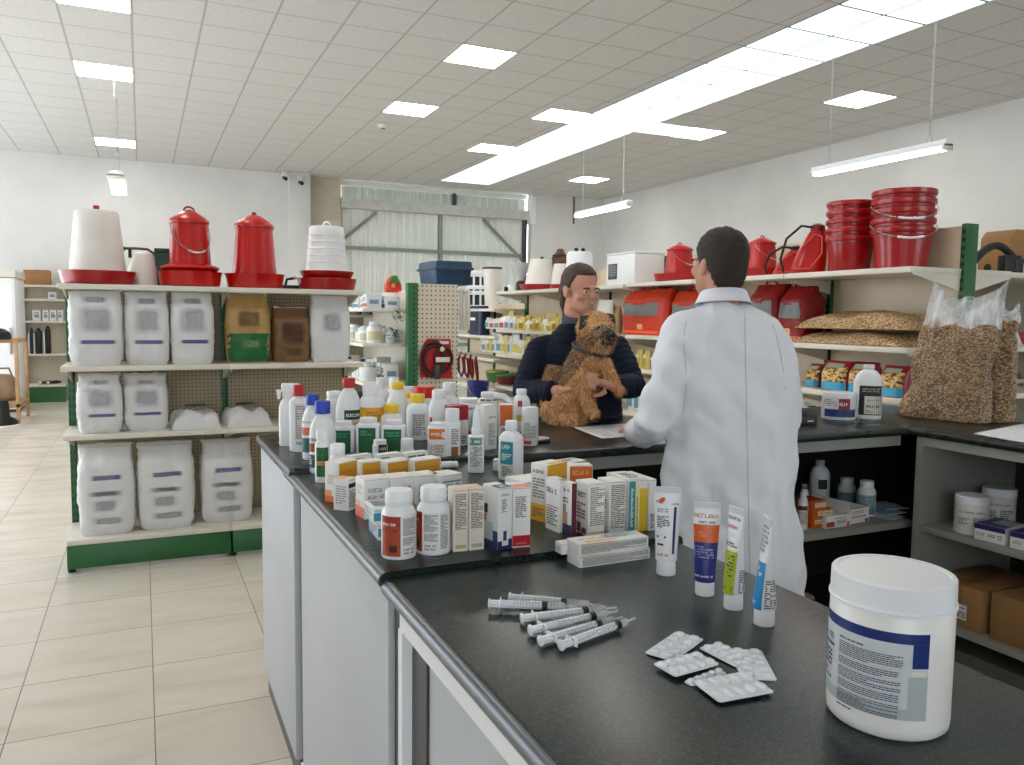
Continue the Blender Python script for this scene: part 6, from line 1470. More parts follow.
# red halters on the pegboard
HAL = mat('dark_red_webbing', (126, 16, 22), .6, vary=.2)
def peg(u, v): return at_y(u, v, PSY-.02)
p = peg(437, 345); m = mpp(p)
t = thing('halter_pack', 'red carded dog harness hanging on the pegboard', 'harness', p, 0)
mb = MB(); mb.prism([(-14*m, 2*m), (-10*m, 6.5*m), (14*m, 6*m), (16*m, -34*m), (-18*m, -32*m), (-17*m, -12*m)], 'y', -.012, -.006, mat('red_header_card', (188, 20, 26), .5)); mb.build('header_card', t)
mb = MB()
for dx, rr in ((-5, 13), (-4, 10), (6, 9)): mb.tube([(dx*m+rr*m*math.cos(a), -.03, -14*m+rr*1.35*m*math.sin(a)) for a in [2*PI*k/20 for k in range(21)]], 1.6*m, mat('black_red_webbing', (60, 12, 16), .5), 8, cap=False)
mb.box(-4*m, 2*m, -.05, -.02, -34*m, -20*m, DARK, .006); mb.build('webbing_strap', t)
mb = MB(); mb.box(1*m, 11*m, -.036, -.03, 1*m, 4*m, WHITE2); mb.box(-3*m, 12*m, -.05, -.035, -17*m, -12*m, CREAM, .005); mb.ball((4*m, -.04, -4*m), (2.6*m, .01, 2.6*m), CREAM, 12, 8); mb.build('label', t)
mb = MB(); mb.tube([(0, .005, 5*m), (0, -.09, 5*m), (0, -.1, 7*m)], .006, STEEL, 6); mb.build('peg_hook', t)
for i, (u, v) in enumerate(((461, 355), (466, 356), (471, 357), (476, 359))):
    p = at_y(u, v, PSY+.12+.16*i); m = mpp(p)
    t = thing('lead_rope', 'dark red dog lead in the bunch hanging beside the pegboard stand', 'lead', p, .3*i, 'dark red leads hanging in a bunch')
    mb = MB(); mb.tube([(0, 0, 2*m), (-2.5*m, 0, -4*m), (-3*m, -.02, -16*m), (0, -.02, -21*m), (3*m, -.01, -15*m), (2*m, 0, -4*m), (0, 0, 2*m)], 1.3*m, HAL, 8); mb.build('lead_loop', t)
    mb = MB(); mb.box(-1.2*m, 1.2*m, -.02, .01, -2*m, 1*m, CREAM, .004); mb.build('paper_band', t)
    mb = MB(); mb.tube([(pc-p.x+.0, .0, 2.6*m), (0, 0, 2.6*m), (0, 0, 4*m)], .005, STEEL, 6); mb.build('peg_hook', t)
for i, u in enumerate((461, 464.5, 468)):
    p = at_y(u, 310, PSY+.25+.12*i); m = mpp(p)
    t = thing('hose_coil', 'pale coil of tube hanging on the side of the pegboard stand', 'coil', p, 0, 'pale tube coils hanging on the stand')
    mb = MB(); mb.tube([(4.2*m*math.cos(a), .09*math.cos(a), 19*m*math.sin(a)) for a in [2*PI*k/24 for k in range(25)]], 1.7*m, mat('pale_tubing', (232, 230, 220), .35), 8, cap=False); mb.build('tube_coil', t)
    mb = MB(); mb.tube([(pc-p.x, 0, 17*m), (4*m, 0, 17.5*m)], .006, STEEL, 6); mb.build('peg_hook', t)
p = at_x(474, 322, RGX-.04); t = thing('plastic_crate', 'dark blue tub between the tube coils and the shelf of cartons', 'tub', (RGX+.12, at_x(474, 322, RGX+.04).y, 1.3005), 0)
h = height_at(474, 306, t.location)-1.3; 
mb = MB(); mb.rings([[(sect(2*PI*i/24, 5)[0]*.1*s, sect(2*PI*i/24, 5)[1]*.25*s, z) for i in range(24)] for s, z in ((.85, 0), (.95, h*.9), (1.05, h*.91), (1.05, h))], mat('navy_plastic', (20, 36, 66), .4)); mb.build('tub_body', t, 40)
mb = MB(); mb.box(-.11, -.1, -.1, .1, h*.5, h*.6, WHITE2); mb.build('label', t)
# goods on the stand's side shelves: small cartons, jars and plants
rr = random.Random(12)
def stock(n, y0, y1, zb, h0, h1, label, cols, kind, x=None, grp=None):
    for i in range(n):
        y = y0+(y1-y0)*(i+.5)/n; d = (y1-y0)/n*.82; h = rr.uniform(h0, h1); c = rr.choice(cols); xx = x if x is not None else pa-.26+rr.uniform(-.03, .03)
        if kind == 'box':
            carton_at(label, (xx, y, zb+.0005), PI/2+PI, d, .14, h, C(c), [('F', 0, 1, .1, .35, rr.choice(((40, 90, 170), (60, 120, 160), (200, 60, 50), (70, 130, 80)))), ('R', .2, .8, .3, .6, (120, 140, 170))], [('F', .1, .8, .5, .8, 2, 'k', False)], group=grp, name='boxed_remedy')
        else:
            bottle_at(label, (xx, y, zb+.0005), -.3, d*.42, h, C(rr.choice(cols)), C(c), .66, .6, .16, .7, group=grp, panels=[(-1, 1, .15, .55, rr.choice(((210, 214, 220), (120, 160, 120), (200, 190, 150))))], name='remedy_bottle')
WH = [(232, 234, 234), (224, 226, 230), (214, 220, 222)]
stock(8, PSY+.15, PSY+1.6, 1.62, .1, .16, 'white and coloured carton in the row at the top of the side shelves', WH, 'box', grp='cartons on the top side shelf')
stock(8, PSY+.15, PSY+1.8, 1.3, .12, .2, 'white bottle in the row on the second side shelf', WH, 'bot', grp='bottles on the second side shelf')
stock(7, PSY+.15, PSY+1.8, .95, .12, .2, 'pale bottle in the row on the third side shelf', [(220, 222, 216), (200, 206, 196)], 'bot', grp='bottles on the third side shelf')
stock(6, PSY+.15, PSY+1.8, .55, .18, .28, 'dark green tub in the row on the low side shelf', [(28, 52, 44), (36, 60, 50), (24, 34, 40)], 'bot', grp='tubs on the low side shelf')
stock(5, PSY+.14, PSY+.8, 1.3, .1, .22, 'white bottle close to the green post on the second side shelf', WH, 'bot', x=pa-.1, grp='bottles by the post on the second side shelf')
stock(5, PSY+.14, PSY+.8, .95, .1, .24, 'pale carton close to the green post on the third side shelf', [(222, 224, 220), (206, 212, 206), (190, 200, 190)], 'box', x=pa-.1, grp='cartons by the post on the third side shelf')
stock(4, PSY+.14, PSY+.8, 1.62, .08, .12, 'small white carton close to the green post on the top side shelf', WH, 'box', x=pa-.09, grp='cartons by the post on the top side shelf')
stock(4, PSY+.14, PSY+.9, .55, .2, .32, 'dark tub close to the green post on the low side shelf', [(28, 52, 44), (24, 34, 40)], 'bot', x=pa-.1, grp='tubs by the post on the low side shelf')
p = at_y(393, 288, PSY+.7); t = thing('toy_bag', 'rounded red and orange printed bag on top of the side shelves', 'bag', (p.x, p.y, 1.7805), 0)
h = height_at(393, 276, p)-1.78; m = mpp(p)
mb = MB(); mb.rings([[(sect(2*PI*i/24, 2.4)[0]*9*m*s, sect(2*PI*i/24, 2.4)[1]*.06*s, z*h) for i in range(24)] for s, z in ((.9, 0), (1, .2), (.92, .5), (.6, .85), (.25, 1))], mat('red_orange_print', (206, 52, 32), .4, vary=.35, vscale=12)); mb.build('bag_body', t, 60)
mb = MB(); mb.prism([(-6*m, h*.6), (6*m, h*.55), (2*m, h*1.02), (-2*m, h*1.0)], 'y', -.066, -.05, C((60, 120, 50))); mb.ball((-1*m, -.06, h*.4), (2.4*m, .012, 2.4*m), C((240, 130, 50)), 12, 8); mb.build('printed_panel', t)
# second unit behind, seen in the gap, with small blue and white cartons
QX0, QY = at_y(352, 308, 8.6).x, 8.6
t = thing('shelving_unit', 'cream shelving seen through the gap beside the left shelving, holding blue and white cartons', 'shelving', (0, 0, 0))
QX1 = QX0+.62
for z in (.5, .9, 1.27, 1.56):
    mb = MB(); mb.box(QX0-.3, QX1, QY, QY+.42, z-.03, z, CREAM, .004); mb.build('shelf', t)
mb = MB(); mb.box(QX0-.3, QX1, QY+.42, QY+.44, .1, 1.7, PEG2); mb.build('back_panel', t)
mb = MB(); mb.box(QX1, QX1+.03, QY+.38, QY+.44, 0, 1.72, GREEN); mb.build('upright', t)
mb = MB(); mb.box(QX0-.3, QX1, QY+.02, QY+.04, 0, .14, GREEN); mb.build('base_plinth', t)
for zb, lab, gn, n, h0 in ((1.56, 'blue and white carton in the top row through the gap', 'cartons in the top row through the gap', 5, .12), (1.27, 'white card or packet in the second row through the gap', 'packets in the second row through the gap', 4, .16), (.9, 'small pale bottle box in the third row through the gap', 'boxes in the third row through the gap', 4, .2)):
    for i in range(n):
        carton_at(lab, (QX0-.05+(QX1-QX0+.0)*(i+.5)/n, QY+.1, zb+.0005), rr.uniform(-.1, .1), (QX1-QX0)/n*.85, .12, h0*rr.uniform(.85, 1.1), WHITE2, [('F', .0, .3, .05, .95, (40, 84, 160)), ('F', .7, .9, .2, .5, (60, 110, 170))], [('F', .34, .66, .3, .8, 3, 'k', False)], group=gn, name='boxed_remedy')
LEAF = mat('dark_leaf', (40, 78, 48), .6, vary=.3)
for i, (u, v, zz) in enumerate(((398, 316, 1.3), (393, 334, .95))):
    p = at_y(u, v, PSY+.05); t = thing('artificial_plant', 'bunch of dark green leaves hanging %s the white bottles' % ('above' if i == 0 else 'below'), 'plant', p, 0); m = mpp(p)
    mb = MB(); r2 = random.Random(i)
    for k in range(46):
        a = r2.uniform(0, 2*PI); q = r2.uniform(0, 6)*m; c = Vector((q*math.cos(a)*1.4, r2.uniform(-.08, .02), q*math.sin(a))); d = Vector((r2.uniform(-1, 1), r2.uniform(-.5, .2), r2.uniform(-1, .6))).normalized(); s = d.orthogonal().normalized()
        mb.quad(c, c+d*1.4*m+s*.7*m, c+d*3*m, c+d*1.4*m-s*.7*m, LEAF)
    mb.build('leaves', t)
    mb = MB(); mb.tube([(0, 0, 4*m), (0, .1, 6*m)], .008, mat('plant_stem', (70, 60, 40), .8), 6); mb.build('stem', t)

# ================================================================ far left: cold cabinet, small wall shelf, wooden crate
t = thing('cold_cabinet', 'tall white cabinet at the far left edge of the shop', 'cabinet', (0, 0, 0))
a = at_y(19, 400, 14.3); zt = at_y(16, 270, 14.3).z
mb = MB(); mb.box(a.x-1.3, a.x, 14.3, 15.4, .05, zt-.12, WHITE, .015); mb.build('cabinet_body', t)
mb = MB(); mb.box(a.x-1.3, a.x+.02, 14.27, 15.4, zt-.115, zt, CREAM, .012); mb.build('top_rail', t)
mb = MB(); mb.box(a.x-1.25, a.x-.04, 14.29, 14.299, .15, zt-.2, mat('cabinet_door', (238, 240, 242), .3)); mb.build('door', t)
mb = MB(); mb.box(a.x-.09, a.x-.06, 14.24, 14.289, .9, 1.3, STEEL, .004); mb.build('door_handle', t)
mb = MB(); mb.box(a.x-1.25, a.x-.05, 14.35, 15.3, 0, .05, DARK); mb.build('plinth', t)
SY = 15.72
x0, x1 = at_y(25, 390, SY).x, at_y(66, 390, SY).x
sz = [at_y(45, v, SY).z for v in (285, 299, 321, 354, 385)]
t = thing('wall_shelf_unit', 'small cream shelf unit against the back wall with black and white goods', 'shelving', (0, 0, 0))
for z in sz: mb = MB(); mb.box(x0, x1, SY, YB-.05, z-.035, z, CREAM, .006); mb.build('shelf', t)
mb = MB(); mb.box(x0, x1, YB-.05, YB-.02, .1, sz[0]-.03, PEG); mb.build('back_panel', t)
mb = MB(); mb.box(x0, x1, SY+.01, SY+.04, 0, sz[4]-.036, GREEN); mb.build('base_plinth', t)
for x in (x0-.04, x1): mb = MB(); mb.box(x, x+.04, YB-.12, YB-.02, 0, sz[0]+.02, GREEN); mb.build('upright', t)
a = at_y(24, 284, SY+.1); b = at_y(50, 284, SY+.1); h = height_at(36, 270, a)-sz[0]
t = thing('cardboard_box', 'cardboard box on top of the small wall shelf', 'box', ((a.x+b.x)/2, SY+.22, sz[0]+.0005), 0)
mb = MB(); mb.box(-(b.x-a.x)/2, (b.x-a.x)/2, -.15, .15, 0, h, CARDB, .006); mb.build('carton_body', t)
mb = MB(); mb.box(-.03, .03, -.152, .152, h*.7, h+.003, mat('parcel_tape', (150, 106, 62), .3)); mb.build('parcel_tape', t)
def wallitem(label, u0, u1, vt, zb, c, grp):
    a, b = at_y(u0, 300, SY+.08), at_y(u1, 300, SY+.08); h = height_at(u0, vt, a)-zb
    carton_at(label, ((a.x+b.x)/2, SY+.16, zb+.0005), 0, b.x-a.x, .16, h, C(c), [('F', .2, .8, .3, .6, (130, 134, 140))], [('F', .2, .8, .65, .8, 1, 'k', False)], group=grp, name='tool_box')
wallitem('white box on the second board of the small wall shelf', 48, 56, 292, sz[1], (226, 228, 230), None)
for i, (u0, u1) in enumerate(((32, 40), (42, 48), (49, 56), (57, 62))): wallitem('white box in the row of four on the small wall shelf', u0, u1, 310, sz[2], (224, 226, 230), 'white boxes on the small wall shelf')
for i, (u0, u1, c) in enumerate(((29.5, 33, (30, 32, 36)), (35, 41, (24, 26, 30)), (45, 50, (26, 28, 30)))):
    a = at_y((u0+u1)/2, 330, SY+.1); h = height_at(u0, 328-(2 if i == 2 else 0), a)-sz[3]; w = (u1-u0)*mpp(a)
    t = thing('upright_tool', ('slim black cased tool standing on the small wall shelf', 'wide black cased tool with a pale edge on the small wall shelf', 'tallest black tool with a knob on the small wall shelf')[i], 'tool', (a.x, SY+.14, sz[3]+.0005), 0)
    mb = MB(); mb.box(-w/2, w/2, -.06, .06, 0, h*.9, C(c), .02); mb.lathe([(w*.3, h*.88), (w*.34, h*.94), (w*.2, h)], C(c), seg=14); mb.build('tool_body', t)
    mb = MB(); mb.box(-w*.5-.02, -w*.5-.002, -.05, .05, 0, h*.8, WHITE); mb.build('pale_edge', t)
for u in (47, 55):
    a = at_y(u, 384, SY+.1); t = thing('hand_tool', 'small dark tool lying on the lowest board, %s' % ('nearer the wooden crate' if u == 47 else 'nearer the feed sacks'), 'tool', (a.x, SY+.14, sz[4]+.0005), .4)
    mb = MB(); mb.tube([(-.1, 0, .03), (.02, 0, .04), (.1, .02, .03)], [.02, .03, .015], BLACK, 8); mb.build('tool_body', t)
    mb = MB(); mb.ball((-.11, 0, .03), .028, CREAM, 10, 6); mb.build('knob', t)
# wooden open crate with leftovers at the very edge
WOOD = mat('pale_wood', (176, 136, 96), .65, vary=.15, vscale=8)
WY = 12.9
a, b = at_y(3, 420, WY), at_y(27, 405, WY+.7)
t = thing('wooden_rack', 'open wooden frame rack at the photo\'s edge holding a fabric bag', 'rack', (0, 0, 0))
X1 = at_y(20, 410, WY).x; X2 = X1; zt = at_y(20, 343, WY).z
for (x, y) in ((X1-.9, WY), (X1, WY), (X1+.02, WY+.85), (X1-.9, WY+.85)):
    mb = MB(); mb.box(x-.045, x+.0, y, y+.045, 0, zt, WOOD, .004); mb.build('leg', t)
for z in (zt, .22): 
    mb = MB(); mb.box(X1-.945, X1, WY, WY+.045, z, z+.05, WOOD, .004); mb.box(X1-.045, X1+.002, WY+.05, WY+.85, z, z+.05, WOOD, .004); mb.box(X1-.945, X1, WY+.85, WY+.895, z, z+.05, WOOD, .004); mb.build('rail', t)
mb = MB(); mb.box(X1-.9, X1-.02, WY+.05, WY+.85, .27, .29, WOOD); mb.build('slatted_base', t)
t = thing('fabric_bag', 'crumpled tan and grey fabric bag inside the wooden rack', 'bag', (X1-.3, WY+.4, .2905), .4)
mb = MB(); mb.rings([[(sect(2*PI*i/28, 2.5)[0]*.24*s+.03*noise.noise((i*.4, z*5, 1)), sect(2*PI*i/28, 2.5)[1]*.2*s+.03*noise.noise((i*.4, z*5, 4)), z) for i in range(28)] for s, z in ((.8, 0), (1, .06), (1.05, .18), (.9, .3), (.7, .36), (.4, .37))], mat('tan_cloth', (150, 124, 98), .9, vary=.25)); mb.build('bag_body', t, 70)
mb = MB(); mb.tube([(-.15, -.1, .34), (-.1, -.14, .46), (.1, -.14, .46), (.15, -.1, .34)], .014, mat('tan_cloth', (150, 124, 98), .9), 8); mb.build('strap', t)
p = at_y(12, 422, WY-.35); t = thing('boot', 'black and white boot on the floor in front of the wooden rack', 'boot', (p.x-.05, WY-.3, .0005), .8)
mb = MB(); mb.rings([[(sect(2*PI*i/20, 2.6)[0]*sx+ox, sect(2*PI*i/20, 2.6)[1]*.055, z) for i in range(20)] for sx, ox, z in ((.14, 0, .02), (.145, 0, .06), (.12, -.02, .1), (.08, -.06, .14), (.07, -.07, .34), (.075, -.07, .36))], BLACK); mb.build('boot_shaft', t, 60)
mb = MB(); mb.rings([[(sect(2*PI*i/20, 2.6)[0]*.15, sect(2*PI*i/20, 2.6)[1]*.06, z) for i in range(20)] for z in (0, .02)], WHITE); mb.build('sole', t)
p = at_y(4, 346, WY+.2); t = thing('helmet', 'dark rounded helmet resting on the wooden rack\'s top rail', 'helmet', (p.x-.02, WY+.023, zt+.0505), 0)
mb = MB(); mb.lathe([(.13, 0), (.14, .03), (.12, .1), (.06, .14), (.01, .15)], BLACK, seg=24); mb.build('shell', t)
mb = MB(); mb.box(-.14, .02, -.15, -.1, .01, .05, DARK, .01); mb.build('visor', t)
# ================================================================ people and the dog
def pj(u, v, dist): return CP + ray(u, v)*dist
VH = Vector((_F.x, _F.y, 0)).normalized()          # the way the camera looks, level
RH = Vector((CR.x, CR.y, 0)).normalized()
UP = Vector((0, 0, 1))
def slices(mb, rows, m, seg=40, p=2.3, twist=0):   # rows: (v, uL, uR, dist, depth half) -> body sections across the view
    rs = []
    for v, a, b, dist, dp in rows:
        A, B = pj(a, v, dist), pj(b, v, dist); c = (A+B)/2; hw = (B-A).length/2
        rg = Matrix.Rotation(twist, 3, 'Z'); X, Y = rg @ RH, rg @ VH
        ring = []
        for i in range(seg):
            x, y = sect(2*PI*i/seg, p); q = c + X*(x*hw) + Y*(y*dp); ring.append((q.x, q.y, c.z))
        rs.append(ring)
    mb.rings(rs, m); return rs
def head(mb, c, R, m, k=1.0, neck=None):
    def b(x, y, z, r): mb.ball(c + R @ Vector((x*k, y*k, z*k)), tuple(q*k for q in r), m, 20, 14, R)
    b(0, -.012, .045, (.076, .097, .084)); b(0, .03, -.03, (.06, .066, .078)); b(0, .066, -.094, (.026, .022, .02)); b(0, .05, -.07, (.045, .045, .04))
    b(0, .1, -.018, (.013, .02, .02)); b(0, .09, .006, (.01, .014, .024)); b(0, .083, .022, (.05, .012, .009))
    for s in (-1, 1): b(s*.04, .062, -.022, (.024, .026, .022)); b(s*.077, -.008, -.008, (.009, .02, .03)); b(s*.081, -.016, .006, (.008, .014, .018))
    b(0, .093, -.052, (.024, .01, .0055)); b(0, .09, -.064, (.021, .01, .0065))
    if neck: mb.tube([c + R @ Vector((0, -.02*k, -.03*k)), c + R @ Vector((0, -.03*k, -.1*k)), neck], [.056*k, .054*k, .062*k], m, 18)
def eyes(c, R, k, root):
    for s in (-1, 1):
        mb = MB(); mb.ball(c + R @ Vector((s*.031*k, .0815*k, .002*k)), .0085*k, mat('eye_white', (206, 196, 188), .3), 12, 8); e = mb.build('eye', root)
        mb = MB(); mb.ball(c + R @ Vector((s*.031*k, .0868*k, .002*k)), .0052*k, mat('brown_iris', (60, 40, 28), .2), 10, 6); mb.build('iris', e)
        mb = MB(); mb.tube([c + R @ Vector((s*(.031+dx)*k, (.0945-abs(dx)*.25)*k, (.021-dx*dx*16)*k)) for dx in (-.018, -.006, .006, .018)], .0032*k, mat('brow_hair', (52, 38, 30), .8), 6); mb.build('eyebrow', root)
def hair(c, R, k, line, m, root, infl=1.075, bump_=.006, name='hair'):
    mb = MB(); mb.ball((0, 0, 0), (.076*k*infl, .097*k*infl, .084*k*infl), m, 48, 36)
    for v in mb.bm.verts:
        if v.co.z < 0:
            t_ = min(.999, -v.co.z/(.084*k*infl)); g_ = (1-t_**4)**.25/math.sqrt(1-t_*t_); v.co.x *= min(g_, 2.2); v.co.y *= min(g_, 2.2)*(1-.12*t_); v.co.z *= 1.45
        p = v.co/k; q = line(p + Vector((0, -.012, .045)))
        v.co *= (1 + bump_/.08*noise.noise(v.co*70)*(1 if q > 0 else 0)) if q > .004 else (.93 + .07*max(0, min(1, (q+.012)/.016)))*max(.4, 1+min(0, q)*8)
        v.co = c + R @ (v.co + Vector((0, -.012*k, .045*k)))
    return mb.build(name, root, 80)
def hand(mb, wrist, fwd, up, m, side=1, curl=.35, k=1.0, spread=.1):
    # wrist point, fwd: direction of the fingers, up: back of the hand, side: +1 when the thumb lies on (fwd x up)
    f = fwd.normalized(); n = (up - f*up.dot(f)).normalized(); s = f.cross(n)*side
    L = .1*k
    pal = []
    mb.tube([wrist, wrist+f*.03*k, wrist+f*.07*k, wrist+f*.092*k], [.026*k, .033*k, .04*k, .036*k], m, 14, r2=[.021*k, .019*k, .017*k, .014*k])
    for i, (off, ln) in enumerate(((.029, .072), (.010, .080), (-.010, .074), (-.028, .058))):
        b = wrist + f*.086*k + s*off*k; d = (f + s*off*spread*12).normalized(); pts = [b]; a = 0
        for j, q in enumerate((.42, .32, .26)):
            a += curl*(.8 if j == 0 else 1.15); dd = d*math.cos(a) - n*math.sin(a); pts.append(pts[-1] + dd*ln*q*k)
        mb.tube(pts, [.0095*k, .009*k, .0085*k, .007*k], m, 10); mb.ball(pts[-1], .0072*k, m, 8, 6)
    b = wrist + f*.03*k + s*.03*k; d = (f*.75 + s*.8 - n*.25).normalized()
    pts = [b, b+d*.032*k, b+(d*.9+f*.35).normalized()*.062*k - n*.004]
    mb.tube(pts, [.014*k, .0115*k, .009*k], m, 10); mb.ball(pts[-1], .0088*k, m, 8, 6)
def rot_az(az, tilt=0, roll=0): return Matrix.Rotation(math.radians(-az), 3, 'Z') @ Matrix.Rotation(math.radians(tilt), 3, 'X') @ Matrix.Rotation(math.radians(roll), 3, 'Y')

# ---------------------------------------------------------------- the man in the white coat
D0 = 2.82
base = pj(733, 400, D0); base = Vector((base.x, base.y, 0))
man = thing('person', 'man in a long white coat seen from behind, one arm resting on the counter', 'person', base)
SKN = mat('man_skin', (204, 146, 120), .5, vary=.05)
HC = pj(719, 266, D0-.0); HR = rot_az(-2, 4, 0)
def world_build(mb, name, root, **k):
    o = mb.build(name, None, **k); o.parent = root; o.matrix_parent_inverse = Matrix.Translation(-Vector(root.location)) if root.rotation_euler[2] == 0 else root.matrix_world.inverted(); return o
mb = MB(SKN)
head(mb, HC, HR, SKN, 1.0, pj(722, 312, D0-.01))
slices(mb, [(312, 700, 748, D0, .06), (330, 678, 786, D0, .09), (380, 676, 790, D0, .1), (440, 684, 784, D0, .1), (500, 678, 790, D0, .11), (530, 676, 792, D0, .11)], SKN, 24)
hipL, hipR = base + RH*-.1 + UP*.92, base + RH*.1 + UP*.92
for s, h_ in ((-1, hipL), (1, hipR)):
    k_ = base + RH*s*.12 + UP*.5 + VH*.02; a_ = base + RH*s*.13 + UP*.1
    mb.tube([h_ + UP*.05, h_ - UP*.1, k_, k_ - UP*.12, a_], [.09, .088, .06, .058, .042], SKN, 14)
    mb.tube([a_ - VH*.05 - UP*.03, a_ + VH*.08 - UP*.05, a_ + VH*.19 - UP*.065], [.045, .045, .035], SKN, 12, r2=[.05, .035, .025])
hd = at_z(638, 430, T1+.028); el = pj(653, 427, D0-.06); shl = pj(682, 332, D0)
wl = hd + (el-hd).normalized()*.07
mb.tube([shl, shl*.5+el*.5, el, el*.4+wl*.6, wl], [.055, .05, .042, .036, .027], SKN, 14)
hand(mb, wl, (at_z(622, 423, T1+.02)-wl), Vector((0, 0, 1)), SKN, -1, .28)
shr = pj(768, 345, D0); er = pj(781, 425, D0+.01); wr = at_z(748, 424, T1+.03)
mb.tube([shr, shr*.5+er*.5, er, er*.4+wr*.6, wr], [.055, .05, .042, .036, .027], SKN, 14)
hand(mb, wr, VH*.8-RH*.5+UP*-.02, UP, SKN, 1, .25)
o = mb.build('body'); remesh(o, .006, 3); o.parent = man; o.matrix_parent_inverse = Matrix.Translation(-base)
def wb(mb, name, root, b0, smooth=60): o = mb.build(name, None, smooth); o.parent = root; o.matrix_parent_inverse = Matrix.Translation(-b0); return o
def fixp(root, b0):                                  # children built in world space: shift them under their root
    for ch in root.children:
        if ch.matrix_parent_inverse == Matrix.Identity(4): ch.matrix_parent_inverse = Matrix.Translation(-b0)
def man_line(p):                                    # >0 under hair
    f = (p.y-.02)/.08
    lim = .07 if p.y > .055 else (-.002+.058*max(0, (p.y-.015)/.04) if p.y > -.03 else -.1*min(1, (-.03-p.y)/.03))
    return (p.z-lim)
MH = mat('dark_brown_hair', (46, 34, 28), .65, vary=.25, vscale=60, bump=.5, bscale=260)
hair(HC, HR, 1.0, man_line, MH, man, 1.085, .004); eyes(HC, HR, 1.0, man); fixp(man, base)
COAT = mat('white_coat_cotton', (232, 234, 240), .75, bump=.08, bscale=300)
mb = MB(COAT)
slices(mb, [(301, 704, 746, D0, .066), (308, 692, 758, D0, .085), (318, 677, 775, D0, .105), (332, 669, 787, D0, .122), (352, 668, 793, D0, .135), (380, 672, 795, D0, .142), (410, 672, 795, D0, .145), (440, 668, 795, D0, .15), (480, 664, 796, D0, .158), (530, 660, 799, D0, .168), (580, 658, 802, D0, .176), (640, 655, 806, D0, .184), (664, 654, 808, D0, .186)], COAT, 48, 2.5, -.12)
s0, e0, w0 = pj(679, 333, D0-.01), pj(655, 424, D0-.07), at_z(640, 433, T1+.052)
mb.tube([pj(694, 322, D0), s0, s0*.55+e0*.45, e0*.98+s0*.02, e0*.55+w0*.45, w0], [.05, .07, .072, .066, .062, .052], COAT, 20)
s1, e1, w1 = pj(776, 344, D0), pj(782, 424, D0+.02), at_z(752, 427, T1+.052)
mb.tube([pj(764, 324, D0), s1, s1*.55+e1*.45, e1, e1*.5+w1*.5, w1], [.045, .062, .066, .064, .058, .05], COAT, 20)
o = mb.build('coat')
def coat_fold(p, n):
    q = p-base
    x = q.dot(RH); z = q.z; a = 0
    a += .018*noise.noise((x*5+2, q.dot(VH)*4, z*3.2+x*2)) + .017*noise.noise((x*12, q.dot(VH)*9, z*9+x*8)) + .006*noise.noise((x*26, q.dot(VH)*20, z*20))
    if z < 1.1: a += .011*math.sin(x*22+1.5*noise.noise((x*3, 0, z*2)))*min(1, (1.1-z)/.4)
    d = (q-(s0-base)*.5-(e0-base)*.5).length
    if d < .24: a += .010*math.sin((z*46+x*26))*(1-d/.24)
    return a
remesh(o, .0095, 16, coat_fold); coat = o; o.parent = man; o.matrix_parent_inverse = Matrix.Translation(-base)
mb = MB(); rs = []                                   # folded collar
for z_, k_ in ((-.012, 1.22), (.006, 1.1), (.03, .98), (.034, .92), (.012, .96), (-.006, 1.0)):
    c_ = pj(723, 301, D0); rs.append([(c_.x+(RH.x*math.cos(a)*.082+VH.x*math.sin(a)*.078)*k_, c_.y+(RH.y*math.cos(a)*.082+VH.y*math.sin(a)*.078)*k_, c_.z+z_+.012*math.sin(a)*-1) for a in [2*PI*i/32 for i in range(32)]])
mb.rings(rs, COAT, False, False); wb(mb, 'collar', man, base, 50)
mb = MB()                                            # back seam of the coat and a half belt
SEAM = mat('coat_seam', (196, 200, 206), .8)
def on_coat(u, v):
    d = ray(u, v).normalized(); hit, q, nn, _ = coat.ray_cast(CP, d); return q + nn*.0005 if hit else pj(u, v, D0-.15)
mb.tube([on_coat(745+(v-330)*.02, v) for v in range(312, 640, 6)], .0018, SEAM, 5); wb(mb, 'back_seam', man, base)
mb = MB(); mb.tube([on_coat(u, v) for u, v in ((690, 312), (686, 322), (684, 334), (684, 346), (685, 358), (686, 372), (686, 386), (685, 400), (683, 414))], .0016, SEAM, 5); wb(mb, 'sleeve_seam', man, base)
mb = MB(); mb.tube([on_coat(u, v) for u, v in ((768, 315), (773, 326), (777, 338), (780, 352), (783, 370), (785, 390))], .0016, SEAM, 5); wb(mb, 'sleeve_seam', man, base)
TRO = mat('dark_trousers', (44, 46, 54), .8, bump=.2)
mb = MB(TRO)
for s, h_ in ((-1, hipL), (1, hipR)):
    k_ = base + RH*s*.12 + UP*.5 + VH*.02; a_ = base + RH*s*.13 + UP*.07
    mb.tube([h_ + UP*.02, h_ - UP*.1, k_, k_ - UP*.12, a_], [.102, .1, .075, .07, .066], TRO, 16)
o = mb.build('trousers'); remesh(o, .012, 3); o.parent = man; o.matrix_parent_inverse = Matrix.Translation(-base)
for s in (-1, 1):
    a_ = base + RH*s*.13; mb = MB(); mb.rings([[tuple(a_ + RH*(sect(2*PI*i/20, 2.6)[0]*.052*w) + VH*(.06+sect(2*PI*i/20, 2.6)[1]*.145*l) + UP*z) for i in range(20)] for w, l, z in ((1, 1, .001), (1.02, 1, .03), (.95, .92, .06), (.8, .6, .1))], BLACK); wb(mb, 'shoe', man, base)

